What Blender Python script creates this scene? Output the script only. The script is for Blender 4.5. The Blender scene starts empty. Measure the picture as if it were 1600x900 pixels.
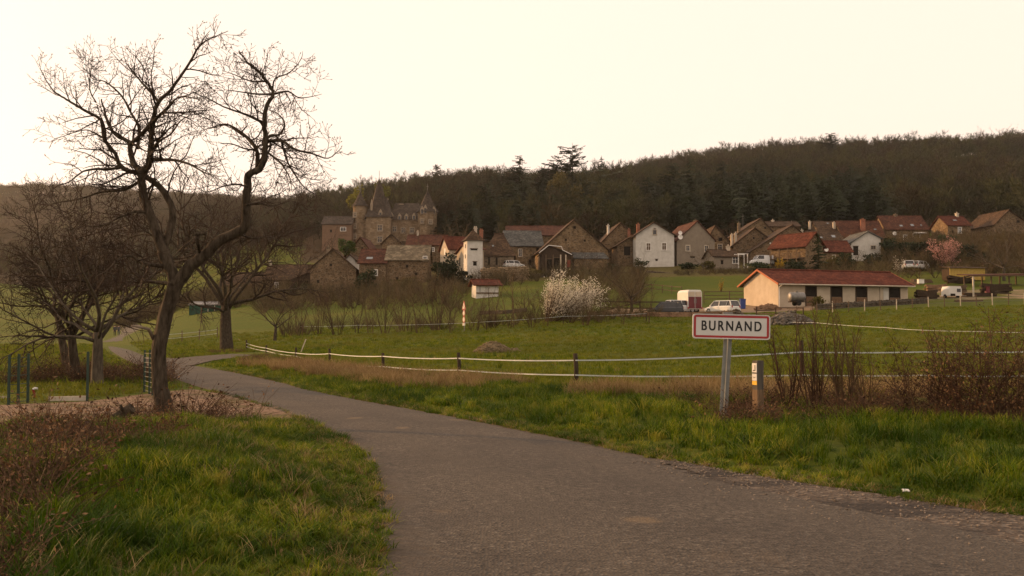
import bpy, bmesh, math, random
import numpy as np
from mathutils import Vector, Matrix

R = math.radians
rng = random.Random(11)
nr = np.random.default_rng(11)
S = bpy.context.scene
COL = S.collection

# ------------------------------------------------------------------ camera
F, HOR, CAMH = 1570.0, 515.0, 1.6          # focal length in photo pixels, horizon row, eye height
PITCH = math.atan((HOR - 450.0) / F)
cam = bpy.data.objects.new("camera", bpy.data.cameras.new("camera"))
COL.objects.link(cam)
cam.data.sensor_width = 36.0
cam.data.lens = 36.0 * F / 1600.0
cam.data.clip_start, cam.data.clip_end = 0.1, 9000.0
cam.location = (0, 0, CAMH)
cam.rotation_euler = (R(90) + PITCH, 0, 0)
S.camera = cam

# ------------------------------------------------------------------ light
SUN_AZ, SUN_EL = R(-64), R(12)             # azimuth from the view direction (left is negative)
w = bpy.data.worlds.new("World")
S.world = w
w.use_nodes = True
nt = w.node_tree
nt.nodes.clear()
o_ = nt.nodes.new("ShaderNodeOutputWorld")
bg = nt.nodes.new("ShaderNodeBackground")
sky = nt.nodes.new("ShaderNodeTexSky")
sky.sky_type = 'NISHITA'
sky.sun_disc = False
sky.sun_elevation = SUN_EL
sky.sun_rotation = SUN_AZ
sky.air_density, sky.dust_density, sky.ozone_density = 1.0, 2.5, 0.3
hs = nt.nodes.new("ShaderNodeHueSaturation")
hs.inputs['Saturation'].default_value = 0.38
mx = nt.nodes.new("ShaderNodeMix")
mx.data_type = 'RGBA'
mx.blend_type = 'MULTIPLY'
mx.inputs['Factor'].default_value = 1.0
mx.inputs['B'].default_value = (1.0, 0.88, 0.73, 1)
nt.links.new(sky.outputs[0], hs.inputs['Color'])
nt.links.new(hs.outputs[0], mx.inputs['A'])
veil = nt.nodes.new("ShaderNodeMix")       # thin high haze that evens the whole sky out
veil.data_type = 'RGBA'
veil.inputs['Factor'].default_value = 0.72
veil.inputs['B'].default_value = (8.4, 6.62, 5.5, 1)
nt.links.new(mx.outputs['Result'], veil.inputs['A'])
nt.links.new(veil.outputs['Result'], bg.inputs[0])
bg.inputs[1].default_value = 0.15
nt.links.new(bg.outputs[0], o_.inputs[0])

sl = bpy.data.lights.new("sun", 'SUN')
sl.energy, sl.angle, sl.color = 4.4, R(0.5), (1.0, 0.53, 0.21)
sun = bpy.data.objects.new("sun", sl)
COL.objects.link(sun)
sd = Vector((math.sin(SUN_AZ) * math.cos(SUN_EL), math.cos(SUN_AZ) * math.cos(SUN_EL), math.sin(SUN_EL)))
sun.rotation_euler = sd.to_track_quat('Z', 'Y').to_euler()
sun.location = (-60, 60, 40)

S.view_settings.view_transform = 'Standard'
S.view_settings.look = 'None'
S.view_settings.exposure = 0.3
S.view_settings.gamma = 1.0
S.cycles.max_bounces = 5
S.cycles.diffuse_bounces = 3
S.cycles.transparent_max_bounces = 8

# ------------------------------------------------------------------ helpers: photo geometry
CP, SP = math.cos(PITCH), math.sin(PITCH)
def at(px, py, d):
    """the point at depth d seen at photo pixel (px, py)"""
    u, v = (px - 800.0) / F, (450.0 - py) / F
    y, z = CP - v * SP, SP + v * CP
    k = d / y
    return Vector((u * k, d, CAMH + z * k))
def flat(px, py, z=0.0):
    """the point of the level ground seen at photo pixel (px, py)"""
    u, v = (px - 800.0) / F, (450.0 - py) / F
    y, zz = CP - v * SP, SP + v * CP
    k = (z - CAMH) / zz
    return Vector((u * k, y * k, z))

# ------------------------------------------------------------------ helpers: tags
def tag(o, label=None, cat=None, group=None, kind=None):
    if label: o['label'] = label
    if cat: o['category'] = cat
    if group: o['group'] = group
    if kind: o['kind'] = kind
    return o
def thing(name, label, cat, loc=(0, 0, 0), rz=0.0, group=None):
    o = bpy.data.objects.new(name, None)
    o.empty_display_size = 0.2
    COL.objects.link(o)
    o.location = loc
    o.rotation_euler = (0, 0, rz)
    return tag(o, label, cat, group)
def link(name, me, parent=None):
    o = bpy.data.objects.new(name, me)
    COL.objects.link(o)
    if parent is not None: o.parent = parent
    return o
def copy_tree(o, parent=None):
    c = o.copy()
    COL.objects.link(c)
    if parent is not None: c.parent = parent
    for ch in list(o.children): copy_tree(ch, c)
    return c

class MB:
    """collects vertices and faces and links them as one mesh object"""
    def __init__(self): self.v, self.f, self.m = [], [], []
    def add(self, vs, fs, mi=0):
        b = len(self.v)
        self.v.extend([tuple(p) for p in vs])
        for f in fs:
            self.f.append(tuple(b + i for i in f)); self.m.append(mi)
    def box(self, c, s, rot=None, mi=0):
        hx, hy, hz = s[0] / 2, s[1] / 2, s[2] / 2
        vs = [Vector((x * hx, y * hy, z * hz)) for z in (-1, 1) for y in (-1, 1) for x in (-1, 1)]
        if rot is not None: vs = [rot @ p for p in vs]
        vs = [p + Vector(c) for p in vs]
        self.add(vs, [(0, 2, 3, 1), (4, 5, 7, 6), (0, 1, 5, 4), (2, 6, 7, 3), (0, 4, 6, 2), (1, 3, 7, 5)], mi)
    def prism(self, poly, off, mi=0):
        """a planar polygon (3-D points) swept along off"""
        n = len(poly); off = Vector(off)
        vs = [Vector(p) for p in poly] + [Vector(p) + off for p in poly]
        fs = [tuple(range(n - 1, -1, -1)), tuple(range(n, 2 * n))]
        fs += [(i, (i + 1) % n, n + (i + 1) % n, n + i) for i in range(n)]
        self.add(vs, fs, mi)
    def bar(self, a, b, w, h, mi=0):
        a, b = Vector(a), Vector(b); d = b - a; L = d.length
        if L < 1e-6: return
        self.box((a + b) / 2, (w, h, L), d.to_track_quat('Z', 'Y').to_matrix(), mi)
    def tube(self, pts, rad, n=6, mi=0, cap=True):
        P = np.array([tuple(p) for p in pts], float); k = len(P)
        if np.isscalar(rad): rad = [rad] * k
        T = np.gradient(P, axis=0); T /= (np.linalg.norm(T, axis=1)[:, None] + 1e-9)
        m = T.mean(axis=0); ref = np.array((1.0, 0, 0)) if abs(m[0]) < 0.6 else np.array((0, 1.0, 0))
        U = np.cross(T, ref); U /= (np.linalg.norm(U, axis=1)[:, None] + 1e-9); V = np.cross(T, U)
        a = np.arange(n) * (2 * math.pi / n)
        ring = np.cos(a)[None, :, None] * U[:, None, :] + np.sin(a)[None, :, None] * V[:, None, :]
        X = P[:, None, :] + ring * np.array(rad, float)[:, None, None]
        b = len(self.v)
        self.v.extend(map(tuple, X.reshape(-1, 3).tolist()))
        for i in range(k - 1):
            for j in range(n):
                j2 = (j + 1) % n
                self.f.append((b + i * n + j, b + i * n + j2, b + (i + 1) * n + j2, b + (i + 1) * n + j)); self.m.append(mi)
        if cap and n > 2:
            self.f.append(tuple(b + j for j in range(n - 1, -1, -1))); self.m.append(mi)
            self.f.append(tuple(b + (k - 1) * n + j for j in range(n))); self.m.append(mi)
    def lathe(self, prof, n=16, c=(0, 0, 0), mi=0):
        cx, cy, cz = c; b = len(self.v)
        for r, z in prof:
            for j in range(n):
                a = 2 * math.pi * j / n
                self.v.append((cx + r * math.cos(a), cy + r * math.sin(a), cz + z))
        for i in range(len(prof) - 1):
            for j in range(n):
                j2 = (j + 1) % n
                self.f.append((b + i * n + j, b + i * n + j2, b + (i + 1) * n + j2, b + (i + 1) * n + j)); self.m.append(mi)
        self.f.append(tuple(b + j for j in range(n - 1, -1, -1))); self.m.append(mi)
        self.f.append(tuple(b + (len(prof) - 1) * n + j for j in range(n))); self.m.append(mi)
    def rock(self, c, r, rnd, mi=0, sq=0.75):
        vs = []
        for i in range(3):
            th = math.pi * (i + 0.8) / 3.6
            for j in range(6):
                a = 2 * math.pi * j / 6 + rnd.uniform(-.25, .25); q = r * rnd.uniform(.75, 1.15)
                vs.append((c[0] + q * math.sin(th) * math.cos(a), c[1] + q * math.sin(th) * math.sin(a), c[2] + q * sq * math.cos(th)))
        fs = [(5, 4, 3, 2, 1, 0)[::-1], (12, 13, 14, 15, 16, 17)[::-1]]
        for i in range(2):
            for j in range(6):
                j2 = (j + 1) % 6
                fs.append((i * 6 + j, (i + 1) * 6 + j, (i + 1) * 6 + j2, i * 6 + j2))
        self.add(vs, fs, mi)
    def mesh(self, name, mats, smooth=False):
        me = bpy.data.meshes.new(name)
        me.from_pydata(self.v, [], self.f)
        for m in (mats if isinstance(mats, (list, tuple)) else [mats]): me.materials.append(m)
        if any(self.m): me.polygons.foreach_set('material_index', self.m)
        if smooth: me.polygons.foreach_set('use_smooth', [True] * len(me.polygons))
        me.update()
        return me
    def build(self, name, mats, parent=None, smooth=False):
        return link(name, self.mesh(name, mats, smooth), parent)

def np_mesh(name, V, Fq, mats, mi=None, smooth=False):
    """a mesh straight from numpy arrays; Fq is (n, 3) or (n, 4)"""
    me = bpy.data.meshes.new(name)
    k = Fq.shape[1]
    me.vertices.add(len(V)); me.vertices.foreach_set('co', np.ascontiguousarray(V, np.float32).ravel())
    me.loops.add(Fq.size); me.loops.foreach_set('vertex_index', np.ascontiguousarray(Fq, np.int32).ravel())
    me.polygons.add(len(Fq)); me.polygons.foreach_set('loop_start', np.arange(0, Fq.size, k, dtype=np.int32))
    for m in (mats if isinstance(mats, (list, tuple)) else [mats]): me.materials.append(m)
    if mi is not None: me.polygons.foreach_set('material_index', np.ascontiguousarray(mi, np.int32))
    if smooth: me.polygons.foreach_set('use_smooth', np.ones(len(Fq), bool))
    me.update(calc_edges=True); me.validate()
    return me

# ------------------------------------------------------------------ helpers: materials
def ramp(nt, fac, stops):
    n = nt.nodes.new("ShaderNodeValToRGB")
    e = n.color_ramp.elements
    while len(e) < len(stops): e.new(0.5)
    for el, (p, c) in zip(e, stops):
        el.position = p; el.color = (c[0], c[1], c[2], 1)
    nt.links.new(fac, n.inputs[0])
    return n.outputs[0]
def noise(nt, co, scale, detail=4, rough=0.55, stretch=None):
    n = nt.nodes.new("ShaderNodeTexNoise")
    n.inputs['Scale'].default_value = scale; n.inputs['Detail'].default_value = detail; n.inputs['Roughness'].default_value = rough
    if stretch:
        m = nt.nodes.new("ShaderNodeMapping"); m.inputs['Scale'].default_value = stretch
        nt.links.new(co, m.inputs[0]); co = m.outputs[0]
    nt.links.new(co, n.inputs['Vector'])
    return n.outputs['Fac']
def mixc(nt, fac, a, b, mode='MIX'):
    n = nt.nodes.new("ShaderNodeMix"); n.data_type = 'RGBA'; n.blend_type = mode
    for k, x in (('Factor', fac), ('A', a), ('B', b)):
        s = n.inputs[k] if k != 'Factor' else n.inputs[0]
        if k == 'A': s = n.inputs[6]
        if k == 'B': s = n.inputs[7]
        if hasattr(x, 'is_linked'): nt.links.new(x, s)
        elif k == 'Factor': s.default_value = x
        else: s.default_value = (x[0], x[1], x[2], 1)
    return n.outputs[2]
def math_(nt, op, a, b=None, c=None):
    n = nt.nodes.new("ShaderNodeMath"); n.operation = op
    for i, x in enumerate((a, b, c)):
        if x is None: continue
        if hasattr(x, 'is_linked'): nt.links.new(x, n.inputs[i])
        else: n.inputs[i].default_value = x
    return n.outputs[0]
def new_mat(name, rough=0.9, spec=0.2):
    m = bpy.data.materials.new(name); m.use_nodes = True
    nt = m.node_tree; b = nt.nodes['Principled BSDF']
    b.inputs['Roughness'].default_value = rough
    b.inputs['Specular IOR Level'].default_value = spec
    return m, nt, b
def coords(nt, space='Object'):
    if space == 'World': return nt.nodes.new("ShaderNodeNewGeometry").outputs['Position']
    return nt.nodes.new("ShaderNodeTexCoord").outputs[space]
def bump(nt, b, h, dist=0.02, strength=0.6):
    n = nt.nodes.new("ShaderNodeBump"); n.inputs['Distance'].default_value = dist; n.inputs['Strength'].default_value = strength
    nt.links.new(h, n.inputs['Height']); nt.links.new(n.outputs[0], b.inputs['Normal'])
def mat(name, c1, c2, scale=4.0, rough=0.9, bmp=0.0, spec=0.2, detail=5, space='Object', stretch=None, big=0.0, jit=0.0, metal=0.0):
    """two-tone noise material; big adds large dull patches, jit varies it from object to object"""
    m, nt, b = new_mat(name, rough, spec)
    b.inputs['Metallic'].default_value = metal
    co = coords(nt, space)
    f = noise(nt, co, scale, detail, 0.6, stretch)
    c = ramp(nt, f, [(0.3, c1), (0.7, c2)])
    if big:
        f2 = noise(nt, co, scale * 0.13, 3)
        c = mixc(nt, math_(nt, 'MULTIPLY', f2, big), c, tuple(x * 0.55 for x in c1))
    if jit:
        r = nt.nodes.new("ShaderNodeObjectInfo").outputs['Random']
        h = nt.nodes.new("ShaderNodeHueSaturation")
        nt.links.new(math_(nt, 'MULTIPLY_ADD', r, jit * 2, 1 - jit), h.inputs['Value'])
        nt.links.new(math_(nt, 'MULTIPLY_ADD', r, 0.04 * jit / 0.3, 0.5 - 0.02 * jit / 0.3), h.inputs['Hue'])
        nt.links.new(c, h.inputs['Color']); c = h.outputs[0]
    nt.links.new(c, b.inputs['Base Color'])
    if bmp: bump(nt, b, f, bmp)
    return m
def leaf_mat(name, cols, jitv=0.35, trans=0.3, patch=None, pscale=0.35, rough=0.75, spec=0.15):
    """thin leaves or blades: colour by instance and by place, some light passing through"""
    m, nt, b = new_mat(name, rough, spec)
    r = nt.nodes.new("ShaderNodeObjectInfo").outputs['Random']
    co = coords(nt, 'World')
    g = noise(nt, co, 9.0, 2)
    f = math_(nt, 'MULTIPLY_ADD', r, 0.6, math_(nt, 'MULTIPLY_ADD', g, 1.2, -0.4))
    n = len(cols)
    c = ramp(nt, f, [(0.15 + 0.7 * i / max(n - 1, 1), k) for i, k in enumerate(cols)])
    if patch:
        pf = noise(nt, co, pscale, 3)
        c = mixc(nt, ramp(nt, pf, [(0.42, (0, 0, 0)), (0.62, (1, 1, 1))]), c, patch)
    nt.links.new(c, b.inputs['Base Color'])
    if trans:
        t = nt.nodes.new("ShaderNodeBsdfTranslucent"); nt.links.new(c, t.inputs[0])
        x = nt.nodes.new("ShaderNodeMixShader"); x.inputs[0].default_value = trans
        nt.links.new(b.outputs[0], x.inputs[1]); nt.links.new(t.outputs[0], x.inputs[2])
        nt.links.new(x.outputs[0], nt.nodes['Material Output'].inputs[0])
    return m
def stone_mat(name, c1, c2, c3, scale=2.2, mortar=(0.2, 0.16, 0.11), stretch=(1, 1, 1.7)):
    m, nt, b = new_mat(name, 0.95, 0.1)
    co = coords(nt, 'Object')
    mp = nt.nodes.new("ShaderNodeMapping"); mp.inputs['Scale'].default_value = stretch
    nt.links.new(co, mp.inputs[0])
    v = nt.nodes.new("ShaderNodeTexVoronoi"); v.inputs['Scale'].default_value = scale; nt.links.new(mp.outputs[0], v.inputs['Vector'])
    e = nt.nodes.new("ShaderNodeTexVoronoi"); e.feature = 'DISTANCE_TO_EDGE'; e.inputs['Scale'].default_value = scale
    nt.links.new(mp.outputs[0], e.inputs['Vector'])
    sp = nt.nodes.new("ShaderNodeSeparateColor"); nt.links.new(v.outputs['Color'], sp.inputs[0])
    c = ramp(nt, sp.outputs[0], [(0.1, c1), (0.5, c2), (0.95, c3)])
    c = mixc(nt, ramp(nt, e.outputs['Distance'], [(0.02, (1, 1, 1)), (0.09, (0, 0, 0))]), c, mortar)
    g = noise(nt, co, 0.5, 4)
    c = mixc(nt, ramp(nt, g, [(0.4, (0, 0, 0)), (0.75, (.55, .55, .55))]), c, tuple(x * .5 for x in c1))
    nt.links.new(c, b.inputs['Base Color'])
    bump(nt, b, e.outputs['Distance'], 0.06, 0.7)
    return m
def tile_mat(name, c1, c2, c3, course=0.3, ax='Z'):
    """a tiled roof: courses across the slope, single tiles of varied tone, lichen patches"""
    m, nt, b = new_mat(name, 0.9, 0.15)
    co = coords(nt, 'Object')
    sx = nt.nodes.new("ShaderNodeSeparateXYZ"); nt.links.new(co, sx.inputs[0])
    v = nt.nodes.new("ShaderNodeTexVoronoi"); v.inputs['Scale'].default_value = 1.0 / course
    mp = nt.nodes.new("ShaderNodeMapping"); mp.inputs['Scale'].default_value = (1, 1, 1.4); nt.links.new(co, mp.inputs[0])
    nt.links.new(mp.outputs[0], v.inputs['Vector'])
    sp = nt.nodes.new("ShaderNodeSeparateColor"); nt.links.new(v.outputs['Color'], sp.inputs[0])
    c = ramp(nt, sp.outputs[0], [(0.1, c1), (0.55, c2), (0.95, c3)])
    g = noise(nt, co, 0.6, 5)
    c = mixc(nt, ramp(nt, g, [(0.42, (0, 0, 0)), (0.7, (.7, .7, .7))]), c, tuple(x * .6 for x in c1))
    wv = math_(nt, 'FRACT', math_(nt, 'MULTIPLY', sx.outputs[2], 1.6 / course))
    c = mixc(nt, math_(nt, 'MULTIPLY', ramp(nt, wv, [(0.0, (1, 1, 1)), (0.25, (0, 0, 0))]), 0.45), c, tuple(x * .4 for x in c1))
    nt.links.new(c, b.inputs['Base Color'])
    bump(nt, b, wv, 0.04, 0.6)
    return m

# geometry-nodes scatter: every vertex of a point mesh carries one instance out of a set of meshes
def scatter(name, pts, rot, scl, idx, protos, label, cat):
    n = len(pts)
    me = bpy.data.meshes.new(name)
    me.vertices.add(n); me.vertices.foreach_set('co', np.ascontiguousarray(pts, np.float32).ravel())
    a = me.attributes.new('rot', 'FLOAT_VECTOR', 'POINT'); a.data.foreach_set('vector', np.ascontiguousarray(rot, np.float32).ravel())
    a = me.attributes.new('scl', 'FLOAT_VECTOR', 'POINT'); a.data.foreach_set('vector', np.ascontiguousarray(scl, np.float32).ravel())
    a = me.attributes.new('idx', 'INT', 'POINT'); a.data.foreach_set('value', np.ascontiguousarray(idx, np.int32))
    c = bpy.data.collections.new(name + "_kinds")
    for i, p in enumerate(protos): c.objects.link(bpy.data.objects.new("%s_kind_%02d" % (name, i), p))
    g = bpy.data.node_groups.new(name, 'GeometryNodeTree')
    g.interface.new_socket('Geometry', in_out='INPUT', socket_type='NodeSocketGeometry')
    g.interface.new_socket('Geometry', in_out='OUTPUT', socket_type='NodeSocketGeometry')
    N = g.nodes
    gi, go = N.new('NodeGroupInput'), N.new('NodeGroupOutput')
    ci = N.new('GeometryNodeCollectionInfo'); ci.inputs['Collection'].default_value = c
    ci.inputs['Separate Children'].default_value = True; ci.inputs['Reset Children'].default_value = True
    ip = N.new('GeometryNodeInstanceOnPoints'); ip.inputs['Pick Instance'].default_value = True
    def attr(nm, ty):
        q = N.new('GeometryNodeInputNamedAttribute'); q.data_type = ty; q.inputs['Name'].default_value = nm
        return [s for s in q.outputs if s.enabled and s.name == 'Attribute'][0]
    er = N.new('FunctionNodeEulerToRotation')
    g.links.new(attr('rot', 'FLOAT_VECTOR'), er.inputs[0])
    g.links.new(gi.outputs[0], ip.inputs['Points'])
    g.links.new(ci.outputs[0], ip.inputs['Instance'])
    g.links.new(attr('idx', 'INT'), ip.inputs['Instance Index'])
    g.links.new(er.outputs[0], ip.inputs['Rotation'])
    g.links.new(attr('scl', 'FLOAT_VECTOR'), ip.inputs['Scale'])
    g.links.new(ip.outputs[0], go.inputs[0])
    o = link(name, me)
    o.modifiers.new('scatter', 'NODES').node_group = g
    return tag(o, label, cat, kind='stuff')
# ------------------------------------------------------------------ terrain
DD = [0, 30, 45, 60, 80, 100, 120, 150, 180, 210, 250, 330, 430, 550, 700, 900, 1300, 1800, 3200]
def frow(d): return HOR + CAMH * F / max(d, 1)
# photo row of the bare ground at each depth, column by column (None = level ground)
UU = [-700, -300, 0, 180, 300, 430, 560, 700, 900, 1050, 1200, 1350, 1500, 1650, 2000, 2600]
N_ = None
TAB = [
 #30  45  60   80   100  120  150  180  210  250  330  430  550  700  900  1300 1800 3200
 [N_, N_, N_, N_, N_, N_, 525, 515, 505, 495, 478, 455, 435, 420, 390, 330, 350, 430],
 [N_, N_, N_, N_, N_, N_, 528, 518, 508, 495, 472, 448, 432, 415, 385, 305, 320, 420],
 [N_, N_, N_, N_, N_, N_, N_, 522, 512, 494, 468, 440, 428, 412, 380, 297, 320, 420],
 [N_, N_, N_, N_, N_, N_, N_, 528, 520, 506, 486, 460, 438, 412, 380, 304, 325, 420],
 [N_, N_, N_, 545, 532, 516, 498, 487, 478, 462, 432, 400, 372, 350, 335, 316, 335, 425],
 [N_, N_, N_, 541, 525, 508, 487, 470, 450, 428, 398, 372, 352, 340, 335, 326, 345, 430],
 [N_, N_, 553, 534, 519, 502, 480, 458, 440, 418, 384, 356, 325, 322, 335, 350, 380, 440],
 [N_, N_, 550, 532, 516, 498, 470, 443, 425, 405, 370, 322, 297, 305, 325, 355, 390, 440],
 [N_, N_, 547, 525, 503, 482, 455, 430, 414, 400, 360, 312, 300, 305, 325, 355, 390, 440],
 [N_, N_, 545, 522, 503, 484, 455, 428, 412, 395, 360, 325, 292, 266, 280, 340, 380, 440],
 [N_, N_, 545, 520, 498, 477, 450, 425, 408, 390, 355, 320, 280, 246, 258, 320, 370, 440],
 [N_, N_, 544, 515, 494, 472, 448, 423, 400, 378, 350, 315, 275, 243, 256, 315, 370, 440],
 [N_, N_, 541, 510, 487, 468, 440, 415, 393, 373, 345, 310, 270, 238, 250, 310, 365, 440],
 [N_, N_, 538, 508, 484, 466, 438, 412, 388, 368, 340, 305, 265, 230, 244, 305, 360, 440],
 [N_, N_, 538, 508, 484, 466, 438, 412, 388, 368, 340, 305, 262, 226, 240, 300, 360, 440],
 [N_, N_, 540, 512, 490, 470, 445, 420, 398, 378, 350, 320, 285, 255, 262, 320, 370, 440]]
ZT = np.zeros((len(UU), len(DD)))
for i_, row in enumerate(TAB):
    for j_, py_ in enumerate(row):
        ZT[i_, j_ + 1] = 0.0 if py_ is None else CAMH + (HOR - py_) / F * DD[j_ + 1]
UA = np.array([(u - 800) / F for u in UU]); DA = np.array(DD, float)
# finer, smoothed table
_uf = np.linspace(UA[0], UA[-1], 200); _df = np.concatenate([np.arange(0, 260, 4.0), np.geomspace(260, 3200, 90)])
_t = np.array([np.interp(_df, DA, ZT[i]) for i in range(len(UA))])
_t = np.array([np.interp(_uf, UA, _t[:, j]) for j in range(len(_df))]).T
for _ in range(6):
    _t[1:-1] = (_t[:-2] + 2 * _t[1:-1] + _t[2:]) / 4
for _ in range(2):
    _q = _t.copy(); _q[:, 1:-1] = (_t[:, :-2] + 2 * _t[:, 1:-1] + _t[:, 2:]) / 4
    _q[:, _df < 42] = 0; _t = _q
def H0(x, y):
    x = np.asarray(x, float); y = np.asarray(y, float)
    yy = np.clip(y, 6.0, 3199.0)
    u = np.clip(x / yy, _uf[0], _uf[-1] - 1e-6)
    fu = (u - _uf[0]) / (_uf[1] - _uf[0]); iu = np.clip(fu.astype(int), 0, len(_uf) - 2); au = fu - iu
    j = np.clip(np.searchsorted(_df, yy) - 1, 0, len(_df) - 2); ad = (yy - _df[j]) / (_df[j + 1] - _df[j])
    return ((_t[iu, j] * (1 - ad) + _t[iu, j + 1] * ad) * (1 - au) + (_t[iu + 1, j] * (1 - ad) + _t[iu + 1, j + 1] * ad) * au)

# ---- road: matched left and right edge stations (photo pixels on the level ground, then world points)
RL = [(590, 900), (599, 850), (598, 800), (590, 760), (575, 722), (545, 692), (500, 668), (455, 648), (400, 630), (350, 616), (315, 606), (285, 596), (256, 584), (225, 573), (198, 562.5), (172, 547), (159, 535)]
RR = [(1750, 838), (1520, 800), (1320, 768), (1190, 748), (1080, 728), (960, 703), (860, 682), (760, 662), (660, 643), (560, 625), (480, 609), (430, 596), (370, 583), (310, 573), (262, 565), (225, 556), (207, 545), (193, 533)]
EL = [Vector((3.2, -7, 0)), Vector((1.6, -3, 0)), Vector((0.3, 1, 0)), Vector((-.5, 4, 0))] + [flat(*p) for p in RL] + [Vector((-72.0, 185, 0)), Vector((-84.0, 215, 0)), Vector((-96., 250, 0))]
ER = [Vector((10.5, -7, 0)), Vector((8.6, -3, 0)), Vector((7.2, 1, 0)), Vector((5.9, 4, 0))] + [flat(*p) for p in RR] + [Vector((-68.0, 185, 0)), Vector((-80.0, 215, 0)), Vector((-92., 250, 0))]
def dense(P, k=6):
    """Catmull-Rom through P"""
    out = []
    for i in range(len(P) - 1):
        a, b, c, d = P[max(i - 1, 0)], P[i], P[i + 1], P[min(i + 2, len(P) - 1)]
        for j in range(k):
            t = j / k
            out.append(0.5 * ((2 * b) + (c - a) * t + (2 * a - 5 * b + 4 * c - d) * t * t + (3 * b - a - 3 * c + d) * t ** 3))
    out.append(P[-1]); return out
EL, ER = dense(EL, 14), dense(ER, 14)
# the lane that leaves to the right beyond the leaning walnut
SL = dense([flat(240, 559), flat(270, 561), flat(318, 557), flat(372, 553.5), flat(430, 551.5)], 5)
SR = dense([flat(258, 577), flat(300, 572), flat(335, 564), flat(380, 558.5), flat(430, 555)], 5)
GRAV = [flat(-260, 668), flat(0, 682), flat(150, 668), flat(300, 661), flat(420, 657), flat(470, 656), flat(440, 640), flat(400, 630), flat(350, 616), flat(300, 608), flat(240, 614), flat(140, 627), flat(0, 633), flat(-260, 640)]
def segdist(x, y, P, closed=False):
    d = np.full(np.shape(x), 1e9)
    n = len(P)
    for i in range(n if closed else n - 1):
        a, b = P[i], P[(i + 1) % n]
        dx, dy = b.x - a.x, b.y - a.y; L = dx * dx + dy * dy + 1e-12
        t = np.clip(((x - a.x) * dx + (y - a.y) * dy) / L, 0, 1)
        d = np.minimum(d, np.hypot(x - a.x - t * dx, y - a.y - t * dy))
    return d
def inside(x, y, P):
    c = np.zeros(np.shape(x), bool); n = len(P)
    for i in range(n):
        a, b = P[i], P[i - 1]
        hit = ((a.y > y) != (b.y > y)) & (x < (b.x - a.x) * (y - a.y) / (b.y - a.y + 1e-12) + a.x)
        c ^= hit
    return c
PAVED = [EL + ER[::-1], SL + SR[::-1], GRAV]
def pave_dist(x, y):
    """signed distance to the paved and gravelled ground: negative inside"""
    d = np.full(np.shape(x), 1e9)
    for P in PAVED:
        q = segdist(x, y, P, True); d = np.minimum(d, np.where(inside(x, y, P), -q, q))
    return d
def _wob(x, y):
    return (np.sin(x * 1.3 + y * .7) + np.sin(x * .55 - y * 1.1 + 2) + np.sin(x * 2.7 + 1.3 * y + 1) * .5) / 2.5
def relief(x, y, pd):
    m = np.clip((pd - 0.25) / 1.6, 0, 1) * np.clip((75 - y) / 30, 0, 1) * (np.hypot(x, y) < 120)
    left = np.exp(-((x + 4.6) / 2.6) ** 2 - ((y - 10.5) / 4.5) ** 2) * 0.16
    return m * (0.06 * _wob(x, y) * np.clip((34 - y) / 12, .4, 1) + 0.02 + 0.08 * np.clip((25 - y) / 5, 0, 1) + left)
nx_, ny_ = 300, 320
XS = np.sinh(np.linspace(-math.asinh(2100 / 9.0), math.asinh(2100 / 9.0), nx_)) * 9.0
YS = np.concatenate([np.linspace(-60, 2, 24)[:-1], np.geomspace(2 + 14, 3150 + 14, ny_) - 14])
GX, GY = np.meshgrid(XS, YS, indexing='ij')
GZ = H0(GX, GY)
near = (np.hypot(GX, GY) < 130)
pdist = np.full(GX.shape, 50.0)
pdist[near] = pave_dist(GX[near], GY[near])
GZ += relief(GX, GY, pdist)
far_n = (np.sin(GX * .031 + GY * .02) + np.sin(GX * .017 - GY * .027 + 1)) * np.clip((GY - 380) / 300, 0, 1) * 2.0
GZ += far_n
def H(x, y):
    """height of the ground sheet itself, bilinear on its own grid"""
    x = np.asarray(x, float); y = np.asarray(y, float)
    i = np.clip(np.searchsorted(XS, x) - 1, 0, nx_ - 2); j = np.clip(np.searchsorted(YS, y) - 1, 0, len(YS) - 2)
    a = (x - XS[i]) / (XS[i + 1] - XS[i]); b = (y - YS[j]) / (YS[j + 1] - YS[j])
    return (GZ[i, j] * (1 - a) * (1 - b) + GZ[i + 1, j] * a * (1 - b) + GZ[i, j + 1] * (1 - a) * b + GZ[i + 1, j + 1] * a * b)
def hz(x, y): return float(H(x, y))
def ground(px, d):
    """the ground point in photo column px at depth d"""
    x = (px - 800.0) / F * d
    return Vector((x, d, hz(x, d)))

# zones of the ground: r = woodland litter, g = trodden dirt, b = dry rough grass
U_ = (GX / np.maximum(GY, 1.0)) * F + 800
def soft(a, lo, hi): return np.clip((a - lo) / (hi - lo), 0, 1)
wood_r = soft(GY, 255, 300) * (U_ > 470) + soft(GY, 400, 450) * (U_ <= 470)
wood_r = np.clip(wood_r, 0, 1)
dirt = np.zeros(GX.shape)
dirt = np.maximum(dirt, soft(GY, 108.5, 110) * (1 - soft(GY, 118, 122)) * soft(U_, 930, 960) * (1 - soft(U_, 1262, 1285)))
dirt = np.maximum(dirt, 0.5 * soft(GY, 116, 120) * (1 - soft(GY, 134, 140)) * soft(U_, 1410, 1430))
dry = soft(GY, 158, 176) * (1 - soft(GY, 250, 270)) * 0.8 * (U_ > 400)
hm = (GY > 120) & (GY < 175) & (U_ > 790) & (U_ < 1160); dry = np.where(hm, dry * .15, dry)

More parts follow.
